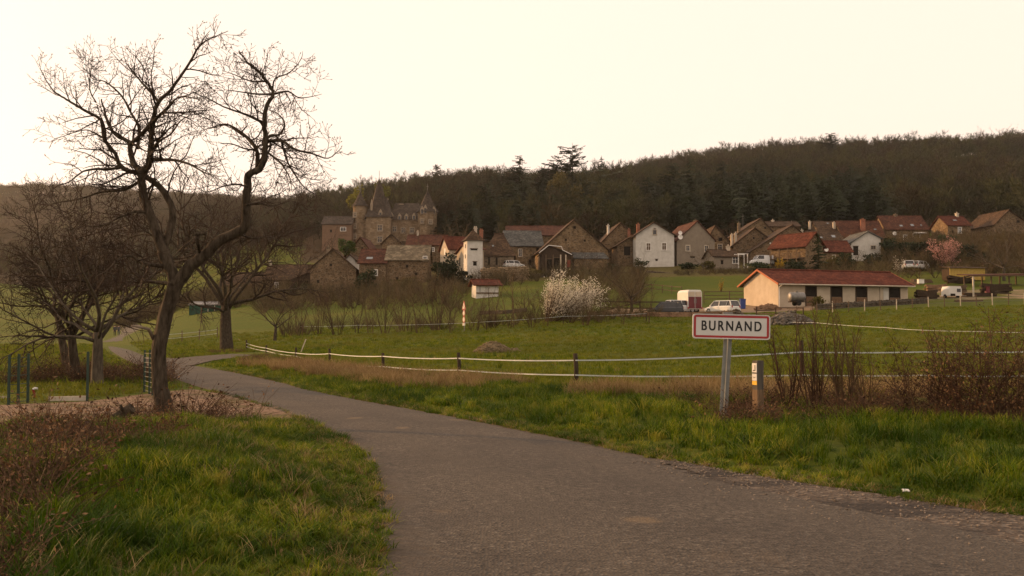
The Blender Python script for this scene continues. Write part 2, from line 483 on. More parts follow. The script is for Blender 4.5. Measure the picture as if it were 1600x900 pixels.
gi_ = np.arange(nx_ * len(YS)).reshape(nx_, len(YS))
Fq = np.stack([gi_[:-1, :-1], gi_[1:, :-1], gi_[1:, 1:], gi_[:-1, 1:]], -1).reshape(-1, 4)
def ground_mat():
    m, nt, b = new_mat("meadow", 0.95, 0.08)
    z = nt.nodes.new("ShaderNodeAttribute"); z.attribute_name = 'zone'
    sp = nt.nodes.new("ShaderNodeSeparateColor"); nt.links.new(z.outputs['Color'], sp.inputs[0])
    co = coords(nt, 'World')
    f1, f2, f3, f4 = noise(nt, co, 0.06, 5), noise(nt, co, 0.45, 5), noise(nt, co, 3.0, 6, .7), noise(nt, co, 30.0, 4, .7)
    g = ramp(nt, f3, [(0.32, (.040, .056, .004)), (0.68, (.105, .122, .010))])
    g = mixc(nt, ramp(nt, f2, [(0.45, (0, 0, 0)), (0.65, (.75, .75, .75))]), g, (.058, .092, .005))
    g = mixc(nt, ramp(nt, f1, [(0.5, (0, 0, 0)), (0.62, (.5, .5, .5))]), g, (.125, .115, .016))
    g = mixc(nt, math_(nt, 'MULTIPLY', f4, 0.4), g, (.022, .028, .003))
    def grow(v, k=1.0):   # a ragged edge for each zone
        return ramp(nt, math_(nt, 'ADD', v, math_(nt, 'MULTIPLY_ADD', f2, 0.9, -0.45)), [(0.4, (0, 0, 0)), (0.6, (k, k, k))])
    lit = ramp(nt, f3, [(0.3, (.030, .021, .011)), (0.7, (.070, .048, .024))])
    drt = ramp(nt, f3, [(0.3, (.16, .115, .075)), (0.7, (.30, .22, .145))])
    dr = ramp(nt, f3, [(0.3, (.060, .048, .016)), (0.7, (.13, .10, .038))])
    c = mixc(nt, grow(sp.outputs[2], .85), g, dr)
    c = mixc(nt, grow(sp.outputs[1]), c, drt)
    c = mixc(nt, grow(sp.outputs[0]), c, lit)
    nt.links.new(c, b.inputs['Base Color'])
    bump(nt, b, f3, 0.12, 0.8)
    return m
gme = np_mesh("ground", np.stack([GX, GY, GZ], -1).reshape(-1, 3), Fq, ground_mat(), smooth=True)
ca = gme.color_attributes.new('zone', 'FLOAT_COLOR', 'POINT')
ca.data.foreach_set('color', np.stack([wood_r, dirt, dry, np.ones_like(dry)], -1).astype(np.float32).ravel())
tag(link("ground", gme), "green meadow and rising ground under the village and woods", "ground", kind='structure')

# ---- road sheets
def strip(name, L, Rr, m, lift, across=10, camber=0.0, jag=0.0):
    V, Q, A_ = [], [], []
    for i, (a, b) in enumerate(zip(L, Rr)):
        w_ = (b - a); n_ = w_.normalized()
        a2 = a - n_ * (jag * rng.uniform(-.3, 1)); b2 = b + n_ * (jag * rng.uniform(-.3, 1))
        for j in range(across + 1):
            t = j / across; p = a2.lerp(b2, t); A_.append((t, t, t, 1))
            z = (hz(p.x, p.y) if p.y > 120 else 0.0)
            V.append((p.x, p.y, z + lift + camber * 4 * t * (1 - t)))
    k = across + 1
    for i in range(len(L) - 1):
        for j in range(across): Q.append((i * k + j, i * k + j + 1, (i + 1) * k + j + 1, (i + 1) * k + j))
    me = np_mesh(name, np.array(V), np.array(Q), m)
    me.color_attributes.new('across', 'FLOAT_COLOR', 'POINT').data.foreach_set('color', np.array(A_, np.float32).ravel())
    return link(name, me)
def road_mat():
    m, nt, b = new_mat("old_tarmac", 0.85, 0.25)
    co = coords(nt, 'World')
    v = nt.nodes.new("ShaderNodeTexVoronoi"); v.inputs['Scale'].default_value = 40; nt.links.new(co, v.inputs['Vector'])
    v2 = nt.nodes.new("ShaderNodeTexVoronoi"); v2.inputs['Scale'].default_value = 17; nt.links.new(co, v2.inputs['Vector'])
    s1 = nt.nodes.new("ShaderNodeSeparateColor"); nt.links.new(v.outputs['Color'], s1.inputs[0])
    s2 = nt.nodes.new("ShaderNodeSeparateColor"); nt.links.new(v2.outputs['Color'], s2.inputs[0])
    c = ramp(nt, s1.outputs[0], [(0.0, (0.014, 0.012, 0.010)), (0.5, (0.063, 0.052, 0.040)), (0.9, (0.105, 0.087, 0.067)), (1.0, (0.15, 0.132, 0.108))])
    c = mixc(nt, math_(nt, 'MULTIPLY', s2.outputs[0], .5), c, (0.047, 0.039, 0.030))
    p = noise(nt, co, 0.55, 5, .65)
    c = mixc(nt, ramp(nt, p, [(0.42, (0, 0, 0)), (0.72, (.7, .7, .7))]), c, (0.033, 0.027, 0.022))
    p2 = noise(nt, co, 0.9, 4, .6, (1.0, .5, 1))
    c = mixc(nt, ramp(nt, p2, [(0.62, (0, 0, 0)), (0.75, (.55, .55, .55))]), c, (0.083, 0.060, 0.038))
    ac = nt.nodes.new("ShaderNodeAttribute"); ac.attribute_name = 'across'
    tt = math_(nt, 'ADD', ac.outputs['Fac'], math_(nt, 'MULTIPLY_ADD', noise(nt, co, .8, 4), .16, -.08))
    trk = ramp(nt, tt, [(0.0, (.9, .9, .9)), (.10, (0, 0, 0)), (.27, (.5, .5, .5)), (.42, (0, 0, 0)), (.58, (.0, .0, .0)), (.72, (.5, .5, .5)), (.88, (0, 0, 0)), (1.0, (.9, .9, .9))])
    c = mixc(nt, math_(nt, 'MULTIPLY', trk, .55), c, (0.076, 0.063, 0.047))
    edg = ramp(nt, tt, [(0.0, (1, 1, 1)), (.07, (0, 0, 0)), (.93, (0, 0, 0)), (1.0, (1, 1, 1))])
    c = mixc(nt, math_(nt, 'MULTIPLY', edg, .7), c, (0.062, 0.043, 0.026))
    ck = nt.nodes.new("ShaderNodeTexVoronoi"); ck.feature = 'DISTANCE_TO_EDGE'; ck.inputs['Scale'].default_value = .55
    wp_ = nt.nodes.new("ShaderNodeTexNoise"); wp_.inputs['Scale'].default_value = 2.2; nt.links.new(co, wp_.inputs['Vector'])
    nt.links.new(mixc(nt, .25, co, wp_.outputs['Color']), ck.inputs['Vector'])
    ckm = math_(nt, 'MULTIPLY', ramp(nt, ck.outputs['Distance'], [(0.0, (1, 1, 1)), (.006, (0, 0, 0))]), ramp(nt, p, [(.45, (0, 0, 0)), (.6, (.7, .7, .7))]))
    c = mixc(nt, ckm, c, (0.011, 0.010, 0.008))
    # worn-through spots of tan earth
    sp = nt.nodes.new("ShaderNodeTexVoronoi"); sp.inputs['Scale'].default_value = 0.7; nt.links.new(co, sp.inputs['Vector'])
    dd = math_(nt, 'ADD', sp.outputs['Distance'], math_(nt, 'MULTIPLY', noise(nt, co, 6, 3), .12))
    c = mixc(nt, ramp(nt, dd, [(0.13, (.45, .45, .45)), (0.19, (0, 0, 0))]), c, (0.173, 0.122, 0.068))
    nt.links.new(c, b.inputs['Base Color'])
    bump(nt, b, v.outputs['Distance'], 0.012, 0.9)
    return m
ROADM = road_mat()
tag(strip("road", EL, ER, ROADM, 0.006, 14, 0.03, 0.05), "worn grey tarmac lane curving left towards the village", "road", kind='structure')
tag(strip("side_lane", SL, SR, ROADM, 0.040, 6, 0.0, 0.05), "side lane leaving the road behind the leaning walnut", "road", kind='structure')
def gravel_mat():
    m, nt, b = new_mat("pink_gravel", 0.95, 0.1)
    co = coords(nt, 'World')
    v = nt.nodes.new("ShaderNodeTexVoronoi"); v.inputs['Scale'].default_value = 22; nt.links.new(co, v.inputs['Vector'])
    s1 = nt.nodes.new("ShaderNodeSeparateColor"); nt.links.new(v.outputs['Color'], s1.inputs[0])
    c = ramp(nt, s1.outputs[0], [(0.0, (.085, .054, .036)), (0.6, (.175, .115, .078)), (1.0, (.30, .22, .16))])
    c = mixc(nt, ramp(nt, noise(nt, co, 1.2, 6, .7), [(0.46, (0, 0, 0)), (0.62, (.85, .85, .85))]), c, (.065, .056, .018))
    nt.links.new(c, b.inputs['Base Color']); bump(nt, b, v.outputs['Distance'], .02, .8)
    return m
g_ = MB(); g_.add([p + Vector((0, 0, .004)) for p in GRAV], [tuple(range(len(GRAV)))])
tag(g_.build("gravel_parking", gravel_mat()), "pinkish gravel lay-by behind the walnut trunk", "gravel", kind='structure')
# earth shoulder on the right side of the road with a wet rut
def shoulder_mat():
    m, nt, b = new_mat("earth_shoulder", 0.8, 0.2)
    co = coords(nt, 'World')
    v = nt.nodes.new("ShaderNodeTexVoronoi"); v.inputs['Scale'].default_value = 26; nt.links.new(co, v.inputs['Vector'])
    s1 = nt.nodes.new("ShaderNodeSeparateColor"); nt.links.new(v.outputs['Color'], s1.inputs[0])
    c = ramp(nt, s1.outputs[0], [(0.0, (.032, .024, .017)), (0.7, (.085, .064, .046)), (1.0, (.16, .13, .10))])
    c = mixc(nt, ramp(nt, noise(nt, co, .8, 5, .6, (.5, 1.6, 1)), [(0.45, (0, 0, 0)), (0.58, (.85, .85, .85))]), c, (.016, .012, .009))
    nt.links.new(c, b.inputs['Base Color']); bump(nt, b, v.outputs['Distance'], .02, .8)
    return m
k0 = next(i for i, p in enumerate(ER) if p.y > 3); k1 = next(i for i, p in enumerate(ER) if p.y > 12.2)
SHL = []
for i in range(k0, k1):
    t = (i - k0) / (k1 - k0); w_ = (EL[i] - ER[i]).normalized()
    SHL.append(ER[i] + w_ * (1.3 * (1 - t) ** .7 + .12 + rng.uniform(-.09, .09)))
tag(strip("earth_shoulder", SHL, ER[k0:k1], shoulder_mat(), 0.024, 5, 0.0, 0.05), "dark earthy rut with loose stones along the right edge of the road", "road shoulder", kind='structure')

# ------------------------------------------------------------------ grass
def tuft(name, blades, hgt, spread, wid, lean, m, seed, heads=0):
    r = np.random.default_rng(seed)
    V, T = [], []
    for k in range(blades):
        a = r.uniform(0, 6.283); q = spread * math.sqrt(r.uniform(0, 1)); bx, by = q * math.cos(a), q * math.sin(a)
        h = hgt * r.uniform(.45, 1.15); ang = r.uniform(0, 6.283); l = lean * r.uniform(.2, 1.3) * h
        dx, dy = math.cos(ang), math.sin(ang); sx, sy = -dy * wid / 2, dx * wid / 2
        b = len(V)
        for t, ww in ((0, 1.0), (.4, .9), (.75, .6)):
            o = l * t ** 2; z = h * (t - .25 * lean * t * t)
            V += [(bx + dx * o - sx * ww, by + dy * o - sy * ww, z), (bx + dx * o + sx * ww, by + dy * o + sy * ww, z)]
        V.append((bx + dx * l, by + dy * l, h * (1 - .25 * lean)))
        T += [(b, b + 1, b + 3), (b, b + 3, b + 2), (b + 2, b + 3, b + 5), (b + 2, b + 5, b + 4), (b + 4, b + 5, b + 6)]
    return np_mesh(name, np.array(V), np.array(T), m)
GRASS = leaf_mat("grass_blade", [(.018, .042, .002), (.068, .120, .002), (.145, .182, .004), (.30, .27, .04)], trans=.34, patch=(.028, .060, .002), pscale=.55, rough=.6, spec=.12)
STRAW = leaf_mat("dry_grass", [(.12, .075, .03), (.22, .15, .065), (.34, .25, .12)], trans=.25)
FIELD = leaf_mat("field_grass", [(.040, .068, .002), (.098, .132, .003), (.180, .188, .008)], trans=.3, patch=(.125, .13, .014), pscale=.11)
tl = [tuft("tuft_%d" % i, 22, h, .10, .011, ln, GRASS, i) for i, (h, ln) in enumerate(((.15, .8), (.22, .9), (.32, .85), (.40, .7)))]
ts = [tuft("straw_%d" % i, 16, h, .10, .007, ln, STRAW, 40 + i) for i, (h, ln) in enumerate(((.30, .9), (.50, .6)))]
tf = [tuft("field_%d" % i, 16, h, .22, .022, .8, FIELD, 60 + i) for i, h in enumerate((.10, .17, .25))]
def rnd_in(n, x0, x1, y0, y1): return nr.uniform(x0, x1, n), nr.uniform(y0, y1, n)
def frame_pts(n, px0, px1, d0, d1, pw=1.0):
    """points spread over the ground in view between two depths"""
    d = (nr.uniform(0, 1, n) * (d1 ** (1 + pw) - d0 ** (1 + pw)) + d0 ** (1 + pw)) ** (1 / (1 + pw))
    u = nr.uniform(px0, px1, n)
    return (u - 800) / F * d, d
def grass_field(name, x, y, keep, protos, label, smin, smax, idxf=None):
    pd = pave_dist(x, y)
    k = keep(x, y, pd); x, y, pd = x[k], y[k], pd[k]
    n = len(x); z = H(x, y) - .015
    s = nr.uniform(smin, smax, n) * (0.35 + 0.65 * np.clip((pd - .02) / .7, 0, 1))
    cl = _wob(x * 2.1, y * 2.1); s *= 1 + .35 * cl
    rot = np.stack([nr.normal(0, .12, n), nr.normal(0, .12, n), nr.uniform(0, 6.283, n)], -1)
    idx = nr.integers(0, len(protos), n) if idxf is None else idxf(x, y, pd, n)
    return scatter(name, np.stack([x, y, z], -1), rot, np.stack([s * nr.uniform(.8, 1.3, n)] * 2 + [s], -1), idx, protos, label, "grass")
def road_side(x, y):
    """-1 left of the lane, +1 right of it"""
    xs = np.interp(y, [p.y for p in EL], [(a.x + b.x) / 2 for a, b in zip(EL, ER)])
    return np.sign(x - xs)
def idx_left(x, y, pd, n):
    big = np.clip((pd - .3) / 2.0, 0, 1); return np.clip((nr.uniform(0, 1, n) * 1.9 + big * 2.1 * (.6 + .6 * _wob(x, y))), 0, 3.99).astype(int)
def bramble(x, y, grow=0.0):
    ux = x / np.maximum(y, .5) * F + 800; vy = 515 + CAMH * F / np.maximum(y, .5)
    edge = np.interp(vy, [640, 690, 710, 740, 780, 830, 900, 1000], [310, 310, 262, 190, 130, 85, 50, 30])
    return (ux < edge + grow + 45 * _wob(x * 2, y * 2)) & (vy > 704 - 14 * _wob(x * 1.4, y * 1.4)) & ((ux > 55) | (vy > 730))
x_, y_ = rnd_in(34000, -11, 1.0, 3.5, 20)
grass_field("verge_grass", x_, y_, lambda x, y, pd: (pd > .02) & (road_side(x, y) < 0) & (x > -.62 * y - 1) & (~bramble(x, y, -15) | (nr.uniform(0, 1, len(x)) < .4)), tl, "long green grass on the rounded verge left of the road", .42, .80, idx_left)
x_, y_ = rnd_in(30000, -9, 22, 6, 32)
grass_field("roadside_grass", x_, y_, lambda x, y, pd: (pd > .02) & (pd < 6.0) & (road_side(x, y) > 0) & (x < .58 * y + 1.5), tl, "lush green grass on the bank right of the road below the sign", .55, .95, lambda x, y, pd, n: np.where(y > 20, nr.integers(0, 3, n), idx_left(x, y, pd, n)))
x_, y_ = rnd_in(9000, -30, 0, 28, 75)
grass_field("bank_grass", x_, y_, lambda x, y, pd: (pd > .05) & (pd < 4) & (x > -.56 * y), tl[:3], "green grass on the bank beyond the bend", .55, 1.0)
x_, y_ = frame_pts(42000, -60, 1660, 22, 108, .6)
grass_field("meadow_grass", x_, y_, lambda x, y, pd: (pd > .4), tf, "short green pasture grass in the paddock behind the tape fence", .5, 1.15)
x_, y_ = frame_pts(9000, -60, 1660, 24, 104, .5)
grass_field("pasture_tussocks", x_, y_, lambda x, y, pd: (pd > 1.5) & (_wob(x * .9 + 1, y * .55) + _wob(x * .23, y * .19 + 2) > .75), tl[:3] + ts[:1], "scattered darker tussocks in the paddock", .7, 1.3, lambda x, y, pd, n: nr.choice([0, 1, 1, 2, 2, 3], n))
# straw along the fence and in front of the shrubs
FP = [(385, 548), (462, 561), (515, 568), (598, 580), (717, 590), (900, 602), (1253, 604), (1700, 606)]
FW = [flat(*p) for p in FP]
def near_fence(n, lo, hi, t0=0.0, t1=1.0):
    L = [(b - a).length for a, b in zip(FW[:-1], FW[1:])]; c = np.concatenate([[0], np.cumsum(L)]); t = nr.uniform(t0, t1, n) * c[-1]
    x = np.interp(t, c, [p.x for p in FW]); y = np.interp(t, c, [p.y for p in FW])
    o = nr.uniform(lo, hi, n)
    i = np.clip(np.searchsorted(c, t) - 1, 0, len(L) - 1)
    nx2 = np.array([-(FW[j + 1] - FW[j]).normalized().y for j in range(len(L))])[i]; ny2 = np.array([(FW[j + 1] - FW[j]).normalized().x for j in range(len(L))])[i]
    sgn = -np.sign(ny2)
    return x + nx2 * sgn * o, y + ny2 * sgn * o
x_, y_ = near_fence(13000, .7, 6.0, .5, 1.0)
grass_field("dry_grass", x_, y_, lambda x, y, pd: (pd > .9) & (_wob(x * .6 + 3, y * .6) > -.2) & (pd > 1.5 + .8 * _wob(x, y)) & (y > 17.5), ts, "tawny dry grass along the foot of the tape fence", .5, 1.05)
def edge_pts(P, n, lo, hi, y1):
    L = [p for p in P if 2.5 < p.y < y1]; i = nr.integers(0, len(L) - 1, n * 3); seg = np.array([(L[k + 1] - L[k]).length for k in range(len(L) - 1)]); i = nr.choice(len(seg), n, p=seg / seg.sum())
    t = nr.uniform(0, 1, n); A = np.array([tuple(p) for p in L]); x = A[i, 0] * (1 - t) + A[i + 1, 0] * t; y = A[i, 1] * (1 - t) + A[i + 1, 1] * t
    return x + nr.uniform(-hi, hi, n), y + nr.uniform(-hi, hi, n)
ex, ey = edge_pts(EL, 5000, 0, .45, 26); fx, fy = edge_pts(ER, 7000, 0, .45, 40)
EP = np.concatenate([ex, fx]), np.concatenate([ey, fy])
pd_ = pave_dist(*EP); k_ = pd_ > -.09 * nr.uniform(0, 1, len(pd_)) ** 3 ; EP = EP[0][k_], EP[1][k_]; n_ = len(EP[0])
s_ = nr.uniform(.22, .48, n_)
scatter("edge_grass", np.stack([EP[0], EP[1], H(EP[0], EP[1]) - .01], -1), np.stack([nr.normal(0, .2, n_), nr.normal(0, .2, n_), nr.uniform(0, 6.28, n_)], -1), np.stack([s_ * 1.6, s_ * 1.6, s_], -1), nr.integers(0, 5, n_), tl[:3] + [tuft("edge_dry_%d" % i, 14, .2, .1, .008, .95, STRAW, 90 + i) for i in range(2)], "short grass creeping over both edges of the tarmac", "grass")
x_, y_ = rnd_in(2600, -8, .8, 4, 16)
grass_field("dead_stalks", x_, y_, lambda x, y, pd: (pd > .1) & (road_side(x, y) < 0) & (_wob(x, y + 5) > -.1), ts[:1], "pale dead grass stalks among the left verge grass", .4, .8)
# ------------------------------------------------------------------ trees
BARK = mat("walnut_bark", (.016, .012, .008), (.090, .071, .050), 7.0, .95, .08, .1, 7, 'Object', (2.2, 2.2, .55))
TWIG = mat("dark_twig", (.018, .011, .007), (.044, .027, .016), 3.0, .85, 0, .2)
BARK2 = mat("grey_bark", (.040, .032, .024), (.115, .095, .070), 6.0, .95, .03, .1, 6, 'Object', (2, 2, .6))
def rvec(r):
    while True:
        v = Vector((r.uniform(-1, 1), r.uniform(-1, 1), r.uniform(-1, 1)))
        if 0.05 < v.length < 1: return v.normalized()
def limb_pts(p, d, L, r, seg, wob, lift):
    """a gnarled polyline that starts at p along d"""
    pts = [Vector(p)]; d = Vector(d).normalized()
    for i in range(seg):
        d = (d + rvec(r) * wob + Vector((0, 0, lift))).normalized()
        pts.append(pts[-1] + d * (L / seg))
    return pts
def sprout(pts, r0, r1, r, out, lv, spec):
    """side shoots along pts; spec[lv] = (spacing, length, angle, wobble, lift, segments)"""
    if lv >= len(spec): return
    sp, L0, ang, wob, lift, seg = spec[lv][:6]
    tot = sum((b - a).length for a, b in zip(pts, pts[1:])); s = sp * r.uniform(.3, 1.0); acc = 0.0
    for k, (a, b) in enumerate(zip(pts, pts[1:])):
        l = (b - a).length
        while s < acc + l:
            t = (s - acc) / l; p = a.lerp(b, t); f = s / tot
            d = (b - a).normalized()
            q = d.cross(rvec(r))
            if q.length > .05:
                nd = (d * math.cos(ang) + q.normalized() * math.sin(ang)).normalized()
                L = L0 * r.uniform(.55, 1.25) * (1.12 - .72 * f)
                rr = max(min((r0 + (r1 - r0) * f) * .6, L * .022 + .003), .0044)
                c = limb_pts(p, nd, L, r, seg, wob, lift)
                out.append((lv, c, rr, max(rr * .35, .0022)))
                sprout(c, rr, rr * .35, r, out, lv + 1, spec)
            s += sp * r.uniform(.6, 1.4)
        acc += l
def tubes(mb, items, sides, mi=0, k=1.0):
    for lv, pts, a, b in items:
        n = sides[min(lv, len(sides) - 1)]
        mb.tube(pts, [(a + (b - a) * i / (len(pts) - 1)) * k for i in range(len(pts))], n, mi, cap=False)
def smooth_path(P, k=4):
    return dense([Vector(p) for p in P], k)

# ---- the near walnut, its limbs followed from the photograph at their real distance
D0 = 17.6
tr = random.Random(5)
walnut = thing("bare_walnut_tree", "tall bare walnut with a forked leaning trunk beside the gravel lay-by", "tree", flat(258, 659), 0)
wb = walnut.location
def wpt(px, py, off): return at(px, py, D0 + off) - wb
def wlimb(P, o0, o1, r0, r1):
    n = len(P); pts = [wpt(x, y, o0 + (o1 - o0) * (i / (n - 1)) ** 1.1) for i, (x, y) in enumerate(P)]
    return smooth_path(pts, 4), r0, r1
trunk = MB()
tp = [wpt(*p) for p in [(261, 668, 0), (259, 655, 0), (255, 630, 0), (250, 602, 0), (249, 575, 0), (249, 546, 0), (254, 516, 0), (260, 488, 0), (267, 465, 0), (274, 442, 0)]]
tp = smooth_path(tp, 5)
tr_r = np.interp(np.linspace(0, 1, len(tp)), [0, .08, .3, .6, .85, 1], [.215, .152, .13, .12, .122, .13])
a_ = len(trunk.v); trunk.tube(tp, list(tr_r), 14)
for i in range(a_, len(trunk.v)):      # furrowed bark
    v = Vector(trunk.v[i]); j = min((i - a_) // 14, len(tp) - 1); q = v - tp[j]
    ph = math.atan2(q.y, q.x)
    trunk.v[i] = tuple(tp[j] + q * (1 + .10 * math.sin(ph * 5 + v.z * 2.5) + tr.uniform(-.06, .06)))
tko = trunk.build("trunk", BARK, walnut, True)
LIMBS = [  # photo points, depth offset at both ends, radius at both ends, grows as (main) or twig carrier
 ([(273, 444), (266, 420), (255, 392), (247, 372), (241, 354), (232, 328), (225, 306), (221, 282), (222, 266)], 0, .15, .092, .066),
 ([(266, 425), (252, 396), (258, 382), (265, 362), (270, 341), (266, 318), (254, 298), (240, 284), (226, 276), (212, 270), (200, 267)], 0, .6, .07, .042),
 ([(273, 446), (288, 427), (303, 411), (321, 397), (342, 377), (369, 364), (383, 352), (384, 328), (386, 300), (387, 284), (390, 272), (405, 264), (413, 250), (415, 222), (413, 193), (416, 168), (427, 147), (416, 127), (403, 110), (387, 97), (373, 80)], 0, -.5, .105, .012),
 ([(222, 268), (232, 258), (236, 233), (237, 207), (241, 180), (247, 160), (267, 140), (290, 107), (313, 71), (331, 60), (356, 48)], .15, -.4, .06, .005),
 ([(313, 71), (320, 58), (328, 48)], -.35, -.6, .012, .004),
 ([(222, 268), (210, 257), (203, 233), (202, 222), (180, 210), (167, 187), (163, 172), (158, 155)], .15, 1.2, .055, .012),
 ([(203, 226), (223, 207), (240, 188), (257, 173), (277, 153), (296, 152), (314, 156)], .2, -1.1, .035, .006),
 ([(200, 267), (187, 258), (180, 240), (163, 217), (157, 187), (133, 173), (115, 162), (100, 153), (85, 143), (77, 133), (68, 118), (63, 106)], .6, 1.4, .040, .004),
 ([(163, 217), (148, 208), (133, 203), (107, 210), (80, 220)], .9, .2, .016, .004),
 ([(187, 262), (165, 265), (150, 264), (130, 268), (108, 284), (88, 292), (66, 312)], .6, -.9, .026, .005),
 ([(215, 232), (217, 200), (205, 177), (190, 150), (165, 128), (143, 122), (138, 96)], .3, 1.6, .03, .004),
 ([(247, 158), (232, 140), (220, 127), (208, 112), (197, 98), (190, 72)], -.1, .9, .024, .004),
 ([(233, 250), (254, 250), (273, 250), (297, 257), (320, 270), (340, 275)], .2, -1.3, .035, .005),
 ([(236, 240), (247, 222), (266, 210), (283, 188), (300, 180)], .1, -1.6, .025, .004),
 ([(257, 176), (285, 176), (313, 173), (333, 172)], -.3, .8, .018, .004),
 ([(150, 160), (140, 138), (143, 105), (145, 82)], 1.2, 1.5, .014, .003),
 ([(255, 416), (238, 414), (220, 410), (204, 400), (186, 404), (170, 420), (150, 432)], 0, -1.4, .035, .006),
 ([(266, 443), (243, 441), (220, 437), (209, 424), (196, 405), (175, 396), (155, 402)], 0, 1.3, .032, .006),
 ([(235, 335), (215, 330), (190, 338), (160, 352), (128, 356), (98, 372)], .1, -.9, .028, .005),
 ([(246, 370), (226, 366), (202, 372), (178, 392)], .1, .9, .022, .005),
 ([(222, 280), (196, 296), (160, 300), (120, 312), (84, 318), (56, 332)], .2, 1.3, .028, .005),
 ([(402, 265), (402, 237), (393, 223), (377, 207), (352, 194), (330, 200), (312, 205)], -.1, 1.1, .040, .005),
 ([(412, 192), (393, 183), (373, 175), (350, 167), (323, 153), (300, 143)], -.2, -1.2, .024, .004),
 ([(427, 147), (450, 143), (470, 153), (503, 147)], -.3, .8, .02, .004),
 ([(426, 142), (430, 123), (453, 113), (470, 93), (473, 80)], -.3, -.9, .016, .003),
 ([(413, 222), (422, 212), (437, 210), (445, 193), (434, 178), (420, 172)], -.2, .6, .026, .006),
 ([(414, 221), (440, 220), (460, 233), (487, 240), (513, 247), (534, 231)], -.2, -1.1, .03, .004),
 ([(440, 221), (445, 240), (453, 260), (473, 290), (490, 302), (507, 314)], -.4, .6, .02, .004),
 ([(416, 127), (393, 127), (367, 117), (347, 110)], -.4, .7, .016, .004),
 ([(424, 147), (400, 147), (373, 143), (350, 140)], -.4, -1.3, .018, .004),
 ([(413, 235), (436, 252), (452, 276), (456, 300)], -.2, -1.2, .02, .004),
 ([(384, 320), (405, 318), (428, 322), (452, 314), (470, 318)], -.3, 1.2, .02, .005),
 ([(387, 292), (368, 288), (346, 292), (326, 300), (310, 296)], -.3, -1.1, .018, .004),
 ([(369, 364), (395, 372), (420, 370), (450, 384)], -.2, 1.0, .018, .005),
]
SPEC = [(.185, .80, .95, .28, .025, 7), (.105, .38, .9, .3, .04, 5), (.095, .17, .8, .3, .05, 3)]
shoots = []
lm = []
for P, o0, o1, r0, r1 in LIMBS:
    pts, a, b = wlimb(P, o0, o1, r0, r1)
    pts = [p + rvec(tr) * min(.012, a * .12) for p in pts]
    lm.append((pts, a, b))
for i, (pts, a, b) in enumerate(lm):
    m_ = MB(); rad = [1.12 * a + (b - 1.12 * a) * (k / (len(pts) - 1)) ** .9 for k in range(len(pts))]
    m_.tube(pts, rad, 9 if a > .05 else 6)
    m_.build("limb", BARK, walnut, True)
    st = 0 if i > 2 else int(len(pts) * (.62, .5, .42)[i])
    sprout(pts[st:], a if i > 2 else .03, b, tr, shoots, 0, SPEC)
# the pale broken stub low on the trunk and a sawn stub on the right limb
m_ = MB(); m_.tube([wpt(240, 530, 0), wpt(232, 514, -.15), wpt(218, 511, -.3), wpt(205, 509, -.4)], [.035, .03, .022, .012], 7)
m_.build("dead_stub", mat("bleached_wood", (.13, .10, .075), (.24, .195, .15), 9, .9), walnut, True)
m_ = MB(); m_.tube([wpt(312, 395, -.1), wpt(309, 380, -.3), wpt(309, 370, -.4)], [.025, .028, .035], 7); m_.tube([wpt(304, 366, -.4), wpt(322, 365, -.4)], [.032, .028], 7)
m_.build("sawn_stub", BARK, walnut, True)
# buds at shoot ends: short swollen tips
tw = MB(); tubes(tw, shoots, [5, 3, 3])
for lv, pts, a, b in shoots:
    if lv >= 1 and tr.random() < .6:
        d = (pts[-1] - pts[-2]).normalized(); tw.tube([pts[-1] - d * .01, pts[-1] + d * .012, pts[-1] + d * .03], [.003, .0085, .002], 3, cap=False)
tag(tw.build("twigs", TWIG, walnut), kind='stuff')

# ---- a generic bare tree: trunk, a few limbs, twigs
def bare_tree(name, label, loc, h, spread, seed, tmat=BARK2, trunk_r=.16, fork=.3, limbs=7, lean=(0, 0), group=None, spec=None, twm=TWIG, cat="tree", thick=1.0, gnarl=.27, up=.03):
    r = random.Random(seed)
    t = thing(name, label, cat, loc, 0, group)
    H_ = h * fork
    tp = limb_pts((0, 0, -.15), (lean[0], lean[1], 1), H_ + .15, r, 6, .07, .05)
    m = MB(); m.tube(tp, [trunk_r * (1.25 - .45 * i / 6) for i in range(7)], 9); out = []
    for i in range(limbs):
        a = 2 * math.pi * i / limbs + r.uniform(-.4, .4); st = tp[-1] if i % 2 else tp[-2]
        el = r.uniform(.25, 1.15)
        d = Vector((math.cos(a) * math.cos(el), math.sin(a) * math.cos(el), math.sin(el)))
        L = (spread * math.cos(el) + (h - H_) * math.sin(el)) * r.uniform(.8, 1.08)
        p = limb_pts(st, d, L, r, 9, gnarl, up); q = trunk_r * r.uniform(.24, .4)
        m.tube(p, [q * (1 - k / 9.5) ** 1.3 + .004 for k in range(10)], 6)
        sprout(p[2:], q * .55, .008, r, out, 0, spec or [(.27, 1.5, .85, .24, .02, 6), (.17, .7, .85, .27, .03, 4), (.15, .32, .8, .3, .04, 3)])
    m.build("trunk", tmat, t, True)
    k = MB(); tubes(k, out, [4, 3, 3], 0, thick)
    tag(k.build("twigs", twm, t), kind='stuff')
    return t
TW2 = mat("brown_twig", (.045, .028, .016), (.10, .066, .038), 3.0, .85, 0, .15, jit=.25)
bare_tree("bare_orchard_tree", "spreading bare tree on the low side, its pale trunk nearest the green fence posts", flat(152, 604), 5.9, 2.7, 21, BARK2, .15, .26, 9, (.03, 0), "bare trees along the left fence", thick=1.5, up=.0)
bare_tree("bare_orchard_tree", "dark twisted bare tree just left of the pale trunk, leaning away from it", flat(122, 598), 5.4, 3.1, 33, BARK, .14, .3, 9, (-.22, 0), "bare trees along the left fence", thick=1.5, up=-.005)
